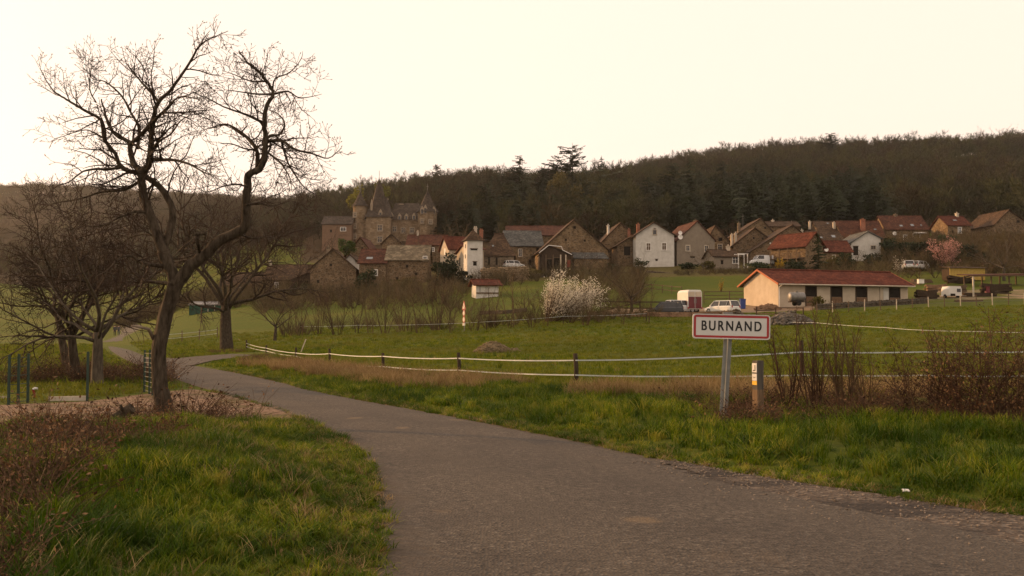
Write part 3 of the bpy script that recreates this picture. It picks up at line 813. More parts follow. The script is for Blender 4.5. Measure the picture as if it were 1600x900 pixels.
bare_tree("bare_orchard_tree", "thin bare tree half hidden behind the two spreading trees by the fence", flat(106, 580), 7.0, 3.0, 39, BARK, .14, .34, 8, (-.1, 0), "bare trees along the left fence", thick=1.6)
bare_tree("leaning_walnut_tree", "stout bare walnut standing on the grassy hump inside the road bend", flat(354, 549), 14.0, 6.6, 47, BARK, .42, .24, 10, (.05, 0), thick=1.9,
          spec=[(.55, 3.0, .9, .25, .02, 6), (.33, 1.4, .85, .27, .03, 4), (.28, .65, .8, .3, .05, 3)])

# ---- hedge-line saplings, shrubs and village trees: six kinds, copied as whole things
SPK = [(.5, 1.3, .6, .18, .06, 5), (.28, .62, .7, .22, .06, 3), (.2, .3, .7, .2, .05, 2)]
def shrub(name, label, loc, h, spread, seed, canes=12, twm=TW2, group=None, cat="shrub", spec=None, leaf=None, nleaf=0, lsize=.05, thick=1.0, lean=.5, tilt=0.0, wide=.15):
    r = random.Random(seed); t = thing(name, label, cat, loc, 0, group)
    m, out = MB(), []
    for i in range(canes):
        a = r.uniform(0, 6.283); q = r.uniform(.1, 1) * lean
        p = limb_pts((math.cos(a) * spread * wide, math.sin(a) * spread * wide, -.1), (math.cos(a) * q + tilt, math.sin(a) * q, 1), h * r.uniform(.6, 1.05), r, 7, .12, .02)
        w_ = (.006 * h + .006) * thick
        m.tube(p, [w_ * (1 - .75 * k / 7) for k in range(8)], 4, cap=False)
        sprout(p[1:], w_, .004, r, out, 0, spec or [(h * .09, h * .28, .6, .2, .05, 4), (h * .06, h * .12, .7, .2, .04, 2)])
    m.build("stems", twm, t)
    k = MB(); tubes(k, out, [3, 3, 3], 0, thick)
    tag(k.build("twigs", twm, t), kind='stuff')
    if leaf is not None:
        ends = [p for lv, pts, a_, b_ in out for p in pts[1:]]
        V, T = [], []
        for i in range(nleaf):
            c = np.array(r.choice(ends)) + np.array([r.gauss(0, .03 * h) for _ in range(3)])
            u = np.array(rvec(r)); v = np.cross(u, np.array(rvec(r))); s = lsize * r.uniform(.6, 1.3); b = len(V)
            V += [c - u * s, c + v * s * .5, c + u * s, c - v * s * .5]; T.append((b, b + 1, b + 2, b + 3))
        tag(link("foliage", np_mesh("foliage", np.array(V), np.array(T), leaf), t), kind='stuff')
    return t
def place(src, loc, s, rz, label, name=None):
    c = copy_tree(src); c.location = loc; c.scale = (s, s, s * rng.uniform(.92, 1.1)); c.rotation_euler = (0, 0, rz); c['label'] = label
    if name: c.name = name
    return c

# ---- woods
WTW = leaf_mat("bare_wood_twigs", [(.018, .011, .005), (.035, .021, .009), (.028, .024, .008), (.052, .034, .015)], trans=0, patch=(.022, .025, .009), pscale=.016)
WGR = leaf_mat("budding_wood_twigs", [(.022, .024, .007), (.036, .040, .010), (.052, .052, .012)], trans=0, patch=(.05, .05, .016), pscale=.012)
CON = leaf_mat("dark_needles", [(.009, .015, .005), (.015, .024, .007), (.022, .032, .009)], trans=0)
def wood_tree(name, seed, m, h=11.0, w_=4.2, n=620, lw=.085):
    """a far bare tree: trunk, limbs and a haze of fine upswept twigs, a few hundred slivers in all"""
    r = random.Random(seed); V, T = [], []
    def sliver(a, b, ww):
        d = b - a; s = d.cross(rvec(r)); s = s.normalized() * ww if s.length > 1e-6 else Vector((ww, 0, 0))
        k = len(V); V.extend([tuple(a - s), tuple(a + s), tuple(b + s * .3), tuple(b - s * .3)]); T.append((k, k + 1, k + 2, k + 3))
    base = Vector((0, 0, -1)); top = Vector((r.uniform(-.6, .6), r.uniform(-.6, .6), h * .55))
    sliver(base, top, .16); sliver(base, top, .15)
    tips = []
    for i in range(13):
        a = 6.283 * i / 13 + r.uniform(-.3, .3); f = r.uniform(.35, 1); s = base.lerp(top, f); el = r.uniform(.45, 1.35)
        L = h * .42 * r.uniform(.7, 1.15); d = Vector((math.cos(a) * math.cos(el) * w_ / 4.2, math.sin(a) * math.cos(el) * w_ / 4.2, math.sin(el)))
        e = s + d * L; sliver(s, e, .07)
        for _ in range(5):
            p = s.lerp(e, r.uniform(.35, 1)); e2 = p + (d + rvec(r) * .75 + Vector((0, 0, .15))).normalized() * r.uniform(.8, 2.2); sliver(p, e2, .045); tips.append((p, e2))
    for i in range(n):
        p, e = r.choice(tips); q = p.lerp(e, r.uniform(.1, 1.05)) + rvec(r) * r.uniform(0, .5)
        sliver(q, q + ((e - p).normalized() + rvec(r) * .9 + Vector((0, 0, .35))).normalized() * r.uniform(.5, 1.25), lw * r.uniform(.4, .8))
    return np_mesh(name, np.array(V), np.array(T), m)
def conifer(name, seed, m, h=16.0, w_=3.6, tiers=17, cedar=0.0, dens=1.0):
    """trunk and tiers of boughs, each bough a spray of ragged needle sprigs"""
    r = random.Random(seed); V, T = [], []
    for i in range(5):
        a, b = 6.283 * i / 5, 6.283 * (i + 1) / 5; k = len(V); q = h * .016
        V.extend([(q * math.cos(a), q * math.sin(a), -1), (q * math.cos(b), q * math.sin(b), -1), (q * .1 * math.cos(b), q * .1 * math.sin(b), h * .98), (q * .1 * math.cos(a), q * .1 * math.sin(a), h * .98)]); T.append((k, k + 1, k + 2, k + 3))
    for t in range(tiers):
        f0 = t / tiers
        for i in range(int((12 - 5 * f0) * dens)):
            f = min(max(f0 + r.uniform(-.7, .7) / tiers * (1 - .6 * cedar), .02), .985); z = h * (.06 + .93 * f)
            prof = (1 - f) ** (.6 - .2 * cedar) * (.75 + .45 * r.random()) * (.55 + .45 * min(1, f * 5))
            a = r.uniform(0, 6.283); L = w_ * prof * r.uniform(.55, 1.15) * (1 + cedar * r.uniform(-.4, .6)) + .25
            dz = r.uniform(-.28, .18) if not cedar else r.uniform(-.05, .45)
            d = Vector((math.cos(a), math.sin(a), dz)); s = Vector((-math.sin(a), math.cos(a), 0))
            for j in range(9):
                g = (j + .6) / 9; c = Vector((0, 0, z)) + d * (L * g) + Vector((0, 0, -.05 * L * g * g * (1 - cedar)))
                for sg in (-1, 1):
                    o = s * sg * L * .24 * (1.1 - g) * r.uniform(.5, 1.3) + d * (L * .10) + Vector((0, 0, r.uniform(-.25, .12) * (1 + .04 * h)))
                    wv = Vector((0, 0, 1)).cross(o); wv = (wv.normalized() if wv.length > 1e-6 else s) * L * .05 + Vector((0, 0, .07 * r.uniform(.5, 1.5) * (1 + L * .25)))
                    k = len(V); V.extend([tuple(c - wv), tuple(c + wv), tuple(c + o + wv * .3), tuple(c + o - wv * .3)]); T.append((k, k + 1, k + 2, k + 3))
    return np_mesh(name, np.array(V), np.array(T), m)
wp = [wood_tree("wood_%d" % i, 100 + i, WTW, rng.uniform(10, 13), rng.uniform(3.6, 5.2)) for i in range(5)] + [wood_tree("bud_%d" % i, 120 + i, WGR, rng.uniform(9, 12), 4.6, 700, .10) for i in range(2)]
def wood(name, label, n, px0, px1, d0, d1, keep, smin, smax, gmix=.25):
    x, y = frame_pts(n, px0, px1, d0, d1, 1.0)
    u = x / y * F + 800; k = keep(u, y)
    for (cu, _py, cd_, _k, wf, _l) in CN: k &= ~((abs(u - cu) < 9 * wf + 3) & (y > cd_ - 75) & (y < cd_ + 6))
    k &= ~((u > 1000) & (u < 1385) & (y < 455) & (nr.uniform(0, 1, len(u)) < .8)) & ~((u > 745) & (u < 960) & (y < 430) & (nr.uniform(0, 1, len(u)) < .45))
    x, y = x[k], y[k]; m = len(x)
    idx = np.where(nr.uniform(0, 1, m) < gmix * (.6 + .8 * (np.sin(x * .02) * np.sin(y * .017 + 1) > 0)), nr.integers(5, 7, m), nr.integers(0, 5, m))
    s = nr.uniform(smin, smax, m)
    return scatter(name, np.stack([x, y, H(x, y)], -1), np.stack([nr.normal(0, .05, m), nr.normal(0, .05, m), nr.uniform(0, 6.283, m)], -1), np.stack([s * nr.uniform(.85, 1.2, m)] * 2 + [s], -1), idx, wp, label, "woodland")
CT = [conifer("fir_a", 201, CON), conifer("fir_b", 202, CON, 16, 4.2, 15), conifer("cedar_a", 203, CON, 16, 5.6, 11, 1.0, .8), conifer("pine_a", 204, CON, 14, 4.8, 12, .5, 1.0)]
CN = [  # column, top row, depth, kind, width factor, label
 (812, 241, 430, 1, 1.0, "dark pointed fir on the skyline between the castle and the cedar"),
 (895, 221, 425, 2, .85, "ragged tall cedar breaking the skyline above the big stone barn"),
 (872, 238, 428, 2, .6, "narrow broken cedar crowded against the ragged tall cedar"),
 (850, 262, 440, 3, .8, "low spreading pine filling the skyline gap beside the ragged cedar"),
 (683, 255, 500, 3, .6, "small dark pine on the skyline above the castle tower"),
 (941, 242, 470, 0, .5, "thin spiky conifer on the skyline just past the ragged cedar"),
 (1303, 206, 660, 3, 1.1, "dark pine standing up from the highest part of the ridge"),
 (1055, 252, 440, 3, .9, "broad dark pine on the slope over the white gabled house"),
 (1080, 246, 430, 1, .8, "tall fir on the slope behind the twin gabled houses"),
 (1132, 250, 425, 1, .9, "very dark fir with a broken top above the rough stone gables"),
 (1110, 282, 380, 0, .8, "lower dark fir in front of the broken topped fir"),
 (1160, 268, 400, 3, 1.0, "wide pine next to the broken topped fir"),
 (1195, 262, 410, 1, 1.0, "dark fir in the plantation over the huddled roofs"),
 (1225, 280, 370, 3, 1.1, "spreading dark pine at the foot of the plantation"),
 (1265, 268, 400, 1, 1.0, "fir above the row of roofs with the brick stack"),
 (1290, 284, 360, 3, 1.1, "low dark pine above the roof with two skylights"),
 (1335, 270, 390, 3, 1.3, "broad black pine above the tall brick chimney"),
 (1360, 286, 350, 1, .9, "fir close behind the terrace roofs"),
 (1385, 296, 345, 3, 1.0, "squat pine at the edge of the plantation"),
 (1205, 320, 310, 1, 1.1, "dark fir just behind the stone gable with the aerial"),
 (1240, 318, 305, 3, 1.2, "bushy pine low behind the grey roof row"),
 (1320, 318, 300, 3, 1.3, "bushy dark pine low behind the terrace ridge"),
 (1010, 290, 380, 3, 1.0, "dark pine over the roof with the white chimney"),
 (960, 292, 360, 1, .9, "dark fir on the slope past the big barn gable"),
 (800, 280, 350, 1, 1.1, "dark fir on the slope behind the long brown roof"),
 (760, 285, 360, 3, 1.0, "dark spreading pine behind the white tower"),
 (1455, 256, 560, 3, .8, "solitary dark pine on the bare upper slope"),
 (1150, 330, 300, 3, 1.0, "pine tucked behind the small stone gables"),
]
def lowlim(u): return np.interp(u, [0, 480, 520, 620, 720, 800, 1000, 1200, 1400, 1460, 1500, 1600, 1800], [470, 400, 340, 345, 330, 262, 262, 268, 275, 275, 265, 262, 262])
wood("hillside_wood", "brown bare woodland covering the hill behind the village", 7500, 470, 1900, 258, 800, lambda u, d: (d > lowlim(u)) & (d < np.interp(u, [470, 930, 1000, 1900], [600, 620, 760, 800])), .5, 1.4, .4)
wood("valley_wood", "dim brown wood across the valley behind the bare trees", 2600, -420, 520, 300, 820, lambda u, d: d > np.interp(u, [-400, 60, 180, 300, 420, 520], [420, 430, 380, 300, 300, 330]), .7, 1.25, .15)
wood("far_hill_wood", "hazy wooded ridge far off on the low side of the valley", 5200, -500, 560, 820, 1420, lambda u, d: d > 0, .9, 1.4, .1)
for (u, py, d, k, wf, lab) in CN:
    g = ground(u, d); hh = at(u, py, d).z - g.z
    o = link("conifer", CT[k]); o.location = g; b0 = (16, 16, 16, 14)[k]
    o.scale = (hh / b0 * wf * 1.5, hh / b0 * wf * 1.5, hh / b0); o.rotation_euler = (0, 0, rng.uniform(0, 6.28))
    tag(o, lab, "conifer", "conifers on the wooded hill")
x_, y_ = frame_pts(640, 985, 1400, 272, 455, 1.0); u_ = x_ / y_ * F + 800
k_ = (nr.uniform(0, 1, len(u_)) < np.interp(u_, [985, 1040, 1080, 1250, 1340, 1400], [.05, .35, .8, .9, .6, .1])); x_, y_ = x_[k_], y_[k_]; n_ = len(x_); s_ = nr.uniform(.28, 1.1, n_)
scatter("pine_plantation", np.stack([x_, y_, H(x_, y_)], -1), np.stack([np.zeros(n_), np.zeros(n_), nr.uniform(0, 6.28, n_)], -1), np.stack([s_ * 1.5, s_ * 1.5, s_], -1), nr.choice([0, 1, 3], n_), CT, "dark pine plantation on the slope behind the white and grey houses", "plantation")
x_, y_ = frame_pts(330, 690, 985, 290, 440, 1.0); n_ = len(x_); s_ = nr.uniform(.35, .85, n_)
scatter("mixed_conifers", np.stack([x_, y_, H(x_, y_)], -1), np.stack([np.zeros(n_), np.zeros(n_), nr.uniform(0, 6.28, n_)], -1), np.stack([s_ * 1.4, s_ * 1.4, s_], -1), nr.choice([0, 1, 3], n_), CT, "dark conifers scattered through the wood behind the castle and barns", "wood")
# the fresh green trees behind the castle and the yellowish one under the cedar
GRN = leaf_mat("spring_leaves", [(.075, .085, .008), (.13, .13, .012), (.19, .17, .02)], trans=.3)
OLV = leaf_mat("olive_leaves", [(.05, .045, .012), (.085, .072, .018), (.12, .10, .025)], trans=.2)
DKG = leaf_mat("evergreen_leaves", [(.012, .018, .008), (.022, .032, .012), (.034, .046, .015)], trans=.1)
def leafy(name, label, loc, h, w_, seed, m, n=1500, ls=.35, cat="tree", group=None, tm=BARK2, low=.25):
    r = random.Random(seed); t = thing(name, label, cat, loc, 0, group)
    k = MB(); k.tube(limb_pts((0, 0, -.3), (0, 0, 1), h * .6, r, 5, .06, .05), [h * .02, h * .018, h * .016, h * .013, h * .01, h * .006], 6)
    for i in range(6):
        a = r.uniform(0, 6.28); k.tube(limb_pts((0, 0, h * r.uniform(low * .8, .45)), (math.cos(a), math.sin(a), .9), h * .4, r, 4, .15, .04), [h * .009, h * .007, h * .005, h * .003, h * .001], 4)
    k.build("trunk", tm, t, True)
    cl = [(r.uniform(-1, 1), r.uniform(-1, 1), r.uniform(low, 1)) for _ in range(26)]
    cl = [c for c in cl if (c[0] ** 2 + c[1] ** 2) < 1.05 * math.sin(math.pi * min(max((c[2] - low * .4) / (1.05 - low * .4), 0), 1)) ** .8 + .05] or cl
    V, T = [], []
    for i in range(n):
        c = r.choice(cl); d = rvec(r) * r.random() ** .4
        p = Vector((c[0] * w_ * .72 + d.x * w_ * .38, c[1] * w_ * .72 + d.y * w_ * .38, c[2] * h * .86 + d.z * h * .15))
        u = rvec(r); v = u.cross(rvec(r)); s = ls * r.uniform(.5, 1.3); b = len(V)
        V += [tuple(p - u * s), tuple(p + v * s * .55), tuple(p + u * s), tuple(p - v * s * .55)]; T.append((b, b + 1, b + 2, b + 3))
    tag(link("crown", np_mesh("crown", np.array(V), np.array(T), m), t), kind='stuff')
    return t
def leafy_px(name, label, u, top, base_d, wpx, *a, **k):
    g = ground(u, base_d); h = at(u, top, base_d).z - g.z
    return leafy(name, label, g, h, wpx / 2 / F * base_d, *a, **k)
leafy_px("budding_tree", "fresh yellow green tree just behind the castle stair tower", 558, 282, 390, 36, 301, GRN, 1600, .5)
leafy_px("budding_tree", "yellow green tree seen between the castle spires", 600, 278, 400, 40, 302, GRN, 1400, .5)
leafy_px("budding_tree", "yellowish leafing tree below the ragged tall cedar", 876, 266, 395, 50, 303, OLV, 2200, .5)
leafy_px("budding_tree", "large olive tinged tree in front of the cedar", 905, 288, 350, 70, 304, OLV, 2400, .45)
# ------------------------------------------------------------------ village
ST_TAN = stone_mat("tan_stone", (.101, .066, .035), (.156, .105, .055), (.226, .156, .086))
ST_BRN = stone_mat("brown_stone", (.078, .051, .028), (.129, .084, .045), (.179, .121, .069))
ST_GRY = stone_mat("grey_stone", (.094, .074, .053), (.148, .117, .082), (.211, .168, .117))
ST_CAS = stone_mat("castle_stone", (0.158, 0.108, 0.061), (0.216, 0.151, 0.090), (0.274, 0.202, 0.130), 1.4)
PL_WHT = mat("white_render", (.458, .440, .387), (.616, .598, .546), 1.2, .9, .01, .15, 6, big=.25)
PL_GRY = mat("grey_render", (.204, .170, .128), (.281, .238, .183), 1.4, .9, .01, .15, 6, big=.5)
PL_CRM = mat("cream_render", (.440, .370, .273), (.581, .493, .378), 1.3, .9, .01, .15, 6, big=.3)
PL_DRT = mat("dirty_render", (.34, .28, .20), (.50, .43, .33), 1.2, .9, .01, .15, 6, big=.6)
T_BRN = tile_mat("brown_tiles", (.038, .024, .014), (.068, .041, .023), (.105, .066, .039))
T_RED = tile_mat("red_tiles", (.060, .018, .010), (.092, .027, .015), (.130, .044, .024))
T_DRD = tile_mat("dark_red_tiles", (.050, .021, .013), (.082, .033, .019), (.12, .05, .029))
T_GRY = tile_mat("grey_tiles", (.060, .062, .058), (.095, .095, .088), (.14, .135, .12))
T_TAN = tile_mat("stone_slabs", (.11, .088, .056), (.17, .135, .088), (.24, .195, .13), .45)
WOODM = mat("weathered_wood", (.075, .052, .034), (.15, .108, .070), 5, .9, .01, .1, 5, 'Object', (4, 4, .6))
DARKW = mat("dark_wood", (.035, .024, .016), (.070, .050, .033), 5, .9, .01, .1, 5, 'Object', (4, 4, .6))
WHITE = mat("white_paint", (.60, .58, .53), (.74, .72, .67), 3, .6, 0, .3)
PALE = mat("pale_stone_frame", (.36, .31, .24), (.50, .44, .35), 4, .9, .01)
GLASS = mat("dark_glass", (.018, .018, .019), (.035, .035, .036), 2, .12, 0, .5)
SKYL = mat("rooflight_glass", (.10, .115, .12), (.16, .175, .18), 2, .12, 0, .6)
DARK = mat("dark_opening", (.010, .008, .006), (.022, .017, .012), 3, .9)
BRICK = stone_mat("chimney_brick", (.22, .070, .040), (.30, .10, .055), (.36, .14, .08), 6, (.25, .20, .15))
ZINC = mat("zinc_metal", (.13, .125, .115), (.22, .21, .195), 3, .5, 0, .4, metal=.4)
BLUE = mat("blue_plastic", (.018, .040, .16), (.030, .062, .22), 3, .5, 0, .4)

def quad_slab(m, a, b, c, d, th, mi=0):
    """a slab of thickness th on the quad a b c d"""
    n = (b - a).cross(d - a).normalized()
    if n.z < 0: n = -n
    lo = [p for p in (a, b, c, d)]; hi = [p + n * th for p in (a, b, c, d)]
    vs = lo + hi
    m.add(vs, [(3, 2, 1, 0), (4, 5, 6, 7), (0, 1, 5, 4), (1, 2, 6, 5), (2, 3, 7, 6), (3, 0, 4, 7)], mi)

class House:
    """origin on the ground under the middle of its front face; front towards -y; photo rows give the heights"""
    def __init__(s, name, label, kind, px0, px1, base, eave, ridge, d, L, rz=0, wall=ST_BRN, roof=T_BRN, apex=None, eaveR=None, over=.35, cat="house", group=None, sink=2.5, hip=0.0, ribs=False):
        s.d, s.rz = d, R(rz); c = (px0 + px1) / 2; s.pc = c
        g = at(c, base, d); s.loc = g
        s.w = w_ = (px1 - px0) / F * d / math.cos(s.rz)
        s.t = t = thing(name, label, cat, g, s.rz, group)
        z = lambda py: at(c, py, d).z - g.z
        s.z = z; s.L = L; s.kind = kind
        he, hr = z(eave), z(ridge); heR = z(eaveR) if eaveR else he
        x0, x1 = -w_ / 2, w_ / 2; s.he, s.hr = he, hr
        m, r = MB(), MB(); th = .16
        if kind == 'G':
            xa = ((apex if apex else c) - c) / F * d / math.cos(s.rz); s.xa = xa
            m.prism([(x0, 0, -sink), (x1, 0, -sink), (x1, 0, heR), (xa, 0, hr), (x0, 0, he)], (0, L, 0))
            for sx, e, xe in ((-1, he, x0), (1, heR, x1)):
                sl_ = (hr - e) / max(abs(xe - xa), .3); ex = xe + sx * over; ez = e - sl_ * over
                a, b = Vector((xa, -over, hr + .02)), Vector((xa, L + over, hr + .02)); c_, d_ = Vector((ex, L + over, ez + .02)), Vector((ex, -over, ez + .02))
                quad_slab(r, a, b, c_, d_, th)
            r.tube([(xa, -over, hr + .17), (xa, L + over, hr + .17)], .13, 6)
        else:
            D = L; s.xa = 0
            if hip:
                k = min(hip, w_ / 2 - .05)
                m.box((0, D / 2, (he - sink) / 2), (w_, D, he + sink))
                o = over; A = [Vector((x0 - o, -o, he - .1)), Vector((x1 + o, -o, he - .1)), Vector((x1 + o, D + o, he - .1)), Vector((x0 - o, D + o, he - .1))]
                P, Q = Vector((x0 + k, D / 2, hr)), Vector((x1 - k, D / 2, hr))
                r.add(A + [P, Q], [(0, 1, 5, 4), (1, 2, 5), (2, 3, 4, 5), (3, 0, 4), (3, 2, 1, 0)])
                r.tube([P + Vector((-.1, 0, .02)), Q + Vector((.1, 0, .02))], .13, 6)
            else:
                m.prism([(x0, 0, -sink), (x0, D, -sink), (x0, D, he), (x0, D / 2, hr), (x0, 0, he)], (w_, 0, 0))
                sl_ = (hr - he) / (D / 2)
                for ye, sy in ((-over, -1), (D + over, 1)):
                    a, b = Vector((x0 - over, D / 2, hr + .02)), Vector((x1 + over, D / 2, hr + .02)); ez = he - sl_ * over + .02
                    quad_slab(r, a, b, Vector((x1 + over, ye, ez)), Vector((x0 - over, ye, ez)), th)
                r.tube([(x0 - over, D / 2, hr + .17), (x1 + over, D / 2, hr + .17)], .13, 6)
        s.wall = m.build("wall", wall, t)
        s.roof = r.build("roof", roof, t)
    def lx(s, px): return (px - s.pc) / F * s.d / math.cos(s.rz)
    def win(s, px, py, wp_, hp, frame=PALE, pane=GLASS, bars=True, fw=.13, arch=False, y=0.0):
        """a framed window centred on a photo pixel of the front face, wp_ by hp pixels"""
        x, z = s.lx(px), s.z(py); w_, h = wp_ / F * s.d, hp / F * s.d
        f = MB()
        for sx in (-1, 1): f.box((x + sx * (w_ / 2 + fw / 2), y - .02, z), (fw, .12, h + .0))
        f.box((x, y - .022, z + h / 2 + fw / 2), (w_ + 2 * fw, .124, fw)); f.box((x, y - .05, z - h / 2 - fw / 2), (w_ + 2 * fw + .1, .2, fw))
        if arch: f.tube([(x + (w_ / 2 + fw / 2) * math.cos(a), y - .02, z + h / 2 + (w_ / 2 + fw / 2) * math.sin(a)) for a in np.linspace(0, math.pi, 9)], fw / 2, 4)
        fo = f.build("window", frame, s.t)
        p = MB(); p.box((x, y - .004, z), (w_, .03, h))
        if arch: p.prism([(x + w_ / 2 * math.cos(a), y - .019, z + h / 2 + fw + w_ / 2 * math.sin(a) * .9) for a in np.linspace(0, math.pi, 9)], (0, .03, 0))
        p.build("pane", pane, fo)
        if bars:
            b = MB(); b.box((x, y - .03, z), (.05, .03, h)); b.box((x, y - .031, z + h * .1), (w_, .03, .045)); b.build("glazing_bar", frame, fo)
        return fo
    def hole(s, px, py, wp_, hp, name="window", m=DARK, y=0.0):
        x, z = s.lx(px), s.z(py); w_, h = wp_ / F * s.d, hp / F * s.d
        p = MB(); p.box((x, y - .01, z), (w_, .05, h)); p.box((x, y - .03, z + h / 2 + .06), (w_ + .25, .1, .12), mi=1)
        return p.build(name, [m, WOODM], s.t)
    def chim(s, px, top, bot, wp_=4, m=PALE, y=None, pots=1):
        x = s.lx(px); w_ = max(wp_ / F * s.d, .4); z0, z1 = s.z(bot) - .9, s.z(top)
        y = s.L / 2 if y is None else y
        p = MB(); p.box((x, y, (z0 + z1) / 2), (w_, .7, z1 - z0)); p.box((x, y, z1 + .05), (w_ + .16, .86, .12))
        for i in range(pots): p.lathe([(.12, 0), (.1, .35)], 8, (x + (i - (pots - 1) / 2) * .3, y, z1 + .1))
        return p.build("chimney", m, s.roof)
    def rooflight(s, px, py, wp_, hp, m=SKYL):
        """on the front slope of an eaves-front house"""
        x, z = s.lx(px), s.z(py); f = min(max((s.hr - z) / max(s.hr - s.he, .1), 0), 1); y = s.L / 2 * (1 - f)
        sl_ = math.atan2(s.hr - s.he, s.L / 2); rt = Matrix.Rotation(sl_, 3, 'X')
        # the row is seen on the slope in front: move along the slope until it projects there
        p = MB(); off = rt @ Vector((0, 0, .21)); p.box(Vector((x, y, z)) + off, (wp_ / F * s.d, max(hp / F * s.d * 1.2, .5), .08), rt)
        return p.build("rooflight", m, s.roof)
    def dish(s, px, py, r=.4, y=-.3):
        x, z = s.lx(px), s.z(py)
        p = MB(); n = 12
        ring = [(x + r * math.cos(6.283 * i / n), y - .12 + .06 * math.sin(6.283 * i / n), z + r * math.sin(6.283 * i / n)) for i in range(n)]
        p.add(ring + [(x, y, z), (x, y + .03, z)], [(i, (i + 1) % n, n) for i in range(n)] + [((i + 1) % n, i, n + 1) for i in range(n)])
        p.bar((x, y, z), (x, .02, z - .1), .05, .05); p.bar((x, y, z - r * .8), (x, y - .45, z - .05), .025, .025)
        return p.build("satellite_dish", WHITE, s.t)
    def door(s, px, py, wp_, hp, m=WOODM):
        x, z = s.lx(px), s.z(py); w_, h = wp_ / F * s.d, hp / F * s.d
        p = MB(); p.box((x, -.015, z), (w_, .06, h)); o = p.build("door", m, s.t)
        q = MB(); q.box((x + w_ * .36, -.07, z), (.05, .06, .12)); q.build("handle", ZINC, o)
        f = MB()
        for sx in (-1, 1): f.box((x + sx * (w_ / 2 + .06), -.02, z), (.12, .1, h))
        f.box((x, -.022, z + h / 2 + .06), (w_ + .24, .1, .12)); f.build("frame", PALE, o)
        return o

h = House("stone_house", "brown stone gabled house with one small square hole under the peak", 'G', 485, 556, 458, 420, 390, 190, 13, 4, ST_BRN, T_BRN, 520, 421); h.hole(516.7, 414, 4, 4); h.hole(497, 440, 4, 5); h.chim(508, 383, 392, 5, ST_GRY, 5)
h = House("stone_house", "stone house under a dark red roof with a wide pale rooflight", 'S', 561, 602.6, 449, 411, 388, 188, 9, 0, ST_BRN, T_DRD); h.rooflight(575.8, 404, 10, 6); h.win(587, 426, 4, 8, WHITE); h.hole(573, 432, 3, 4)
h = House("stone_barn", "long stone barn under a pale roof of stone slabs", 'S', 603.4, 668, 449, 406, 382, 188.6, 9, 0, ST_BRN, T_TAN); h.hole(636, 416, 4, 4); h.hole(620.5, 436, 4, 6); h.hole(650, 428, 4, 4); h.win(664, 404, 5, 6, WHITE)
h = House("stone_house", "reddish brown gable just above the dark red roof with the rooflight", 'G', 540, 584, 412, 399, 372, 207, 8, -6, ST_BRN, T_DRD, 563); h.hole(566, 388, 2.5, 3)
h = House("small_shed", "little pale shed wedged between the brown gable and the barn", 'G', 539, 555, 416, 406, 399, 199, 4, -8, PL_WHT, T_BRN, 547, sink=2)
h = House("long_house", "long low house with a dark red roof behind the stone slab barn", 'S', 636, 696, 400, 383, 366, 216, 8, 0, ST_BRN, T_DRD); h.win(676, 390, 4, 5, WHITE); h.chim(650, 360, 368, 3)
h = House("stone_house", "small brown gable tucked behind the stone slab barn", 'G', 597, 626, 396, 380, 367, 224, 8, 0, ST_BRN, T_BRN, 611)
h = House("red_roofed_house", "house with a bright red roof left of the white tower, its gable sunlit", 'S', 702, 732, 408, 389, 369.5, 203, 5.2, 24, PL_CRM, T_RED)
p = MB(); p.box((-h.w / 2 - .01, 2.4, h.z(393)), (.05, .8, 1.5)); p.build("window", WHITE, h.t)
# the white tower house and its sunlit wing
h = House("tower_house", "square white tower with a pointed tile roof and two small windows", 'S', 730, 754, 440, 375, 358, 180, 3.0, 15, PL_WHT, T_BRN, over=.4, hip=1.6, cat="tower", sink=2); h.hole(740.5, 390, 11, 2.2); h.hole(742, 412, 5.5, 6); h.door(736, 434, 4, 9, ZINC)
for zz in (400, 384):
    p = MB(); p.box((-h.w / 2 - .01, 1.5, h.z(zz)), (.05, .5, .7)); p.build("window", DARK, h.t)
h = House("farm_wing", "long wing with sunlit orange wall running back from the white tower", 'S', 734, 756, 440, 390, 380, 183.4, 11.5, 15, PL_DRT, T_RED, over=.4, sink=2)
for yy, zz, a, b in ((2, 404, .8, 1.3), (5, 402, .8, 1.4), (8.6, 403, .8, 1.2), (3.4, 424, 1.2, 2.2), (7, 423, 1, 1.8)):
    p = MB(); p.box((-h.w / 2 - .01, yy, h.z(zz)), (.05, a, b)); f_ = p.build("window", DARKW, h.t)
    q = MB(); q.box((-h.w / 2 - .03, yy, h.z(zz) - b / 2 - .08), (.14, a + .3, .14)); q.build("sill", PALE, f_)
h = House("dark_house", "dark house with a deep brown roof joined to the right of the white tower", 'S', 755.5, 803, 420, 399, 361, 187, 11, 0, ST_GRY, T_BRN, hip=2.0); h.chim(741, 352, 362, 5, PALE, 6, 2); h.chim(750, 355, 364, 6, BRICK, 7, 2); h.hole(764, 408, 3, 12, "door"); h.hole(776, 408, 3, 12, "door"); h.rooflight(770, 384, 3, 3)
h = House("garden_shed", "small white shed with a rusty red roof in the field under the tower", 'S', 744, 779, 462, 445, 438, 150, 3.2, 14, PL_WHT, T_RED, over=.5, cat="shed", sink=.6)
p = MB(); p.box((h.lx(750), -.01, h.z(452)), (.12, .06, 1.5)); p.build("drain_pipe", ZINC, h.t); p = MB(); p.box((0, -.04, h.z(458)), (h.w * .98, .1, .25)); p.build("plinth", ST_GRY, h.t)
h = House("long_barn", "big barn with a long reddish brown roof and pale ridge", 'S', 792, 884, 416, 368, 350, 219, 12, 0, ST_TAN, T_DRD); h.hole(833, 375, 3, 3)
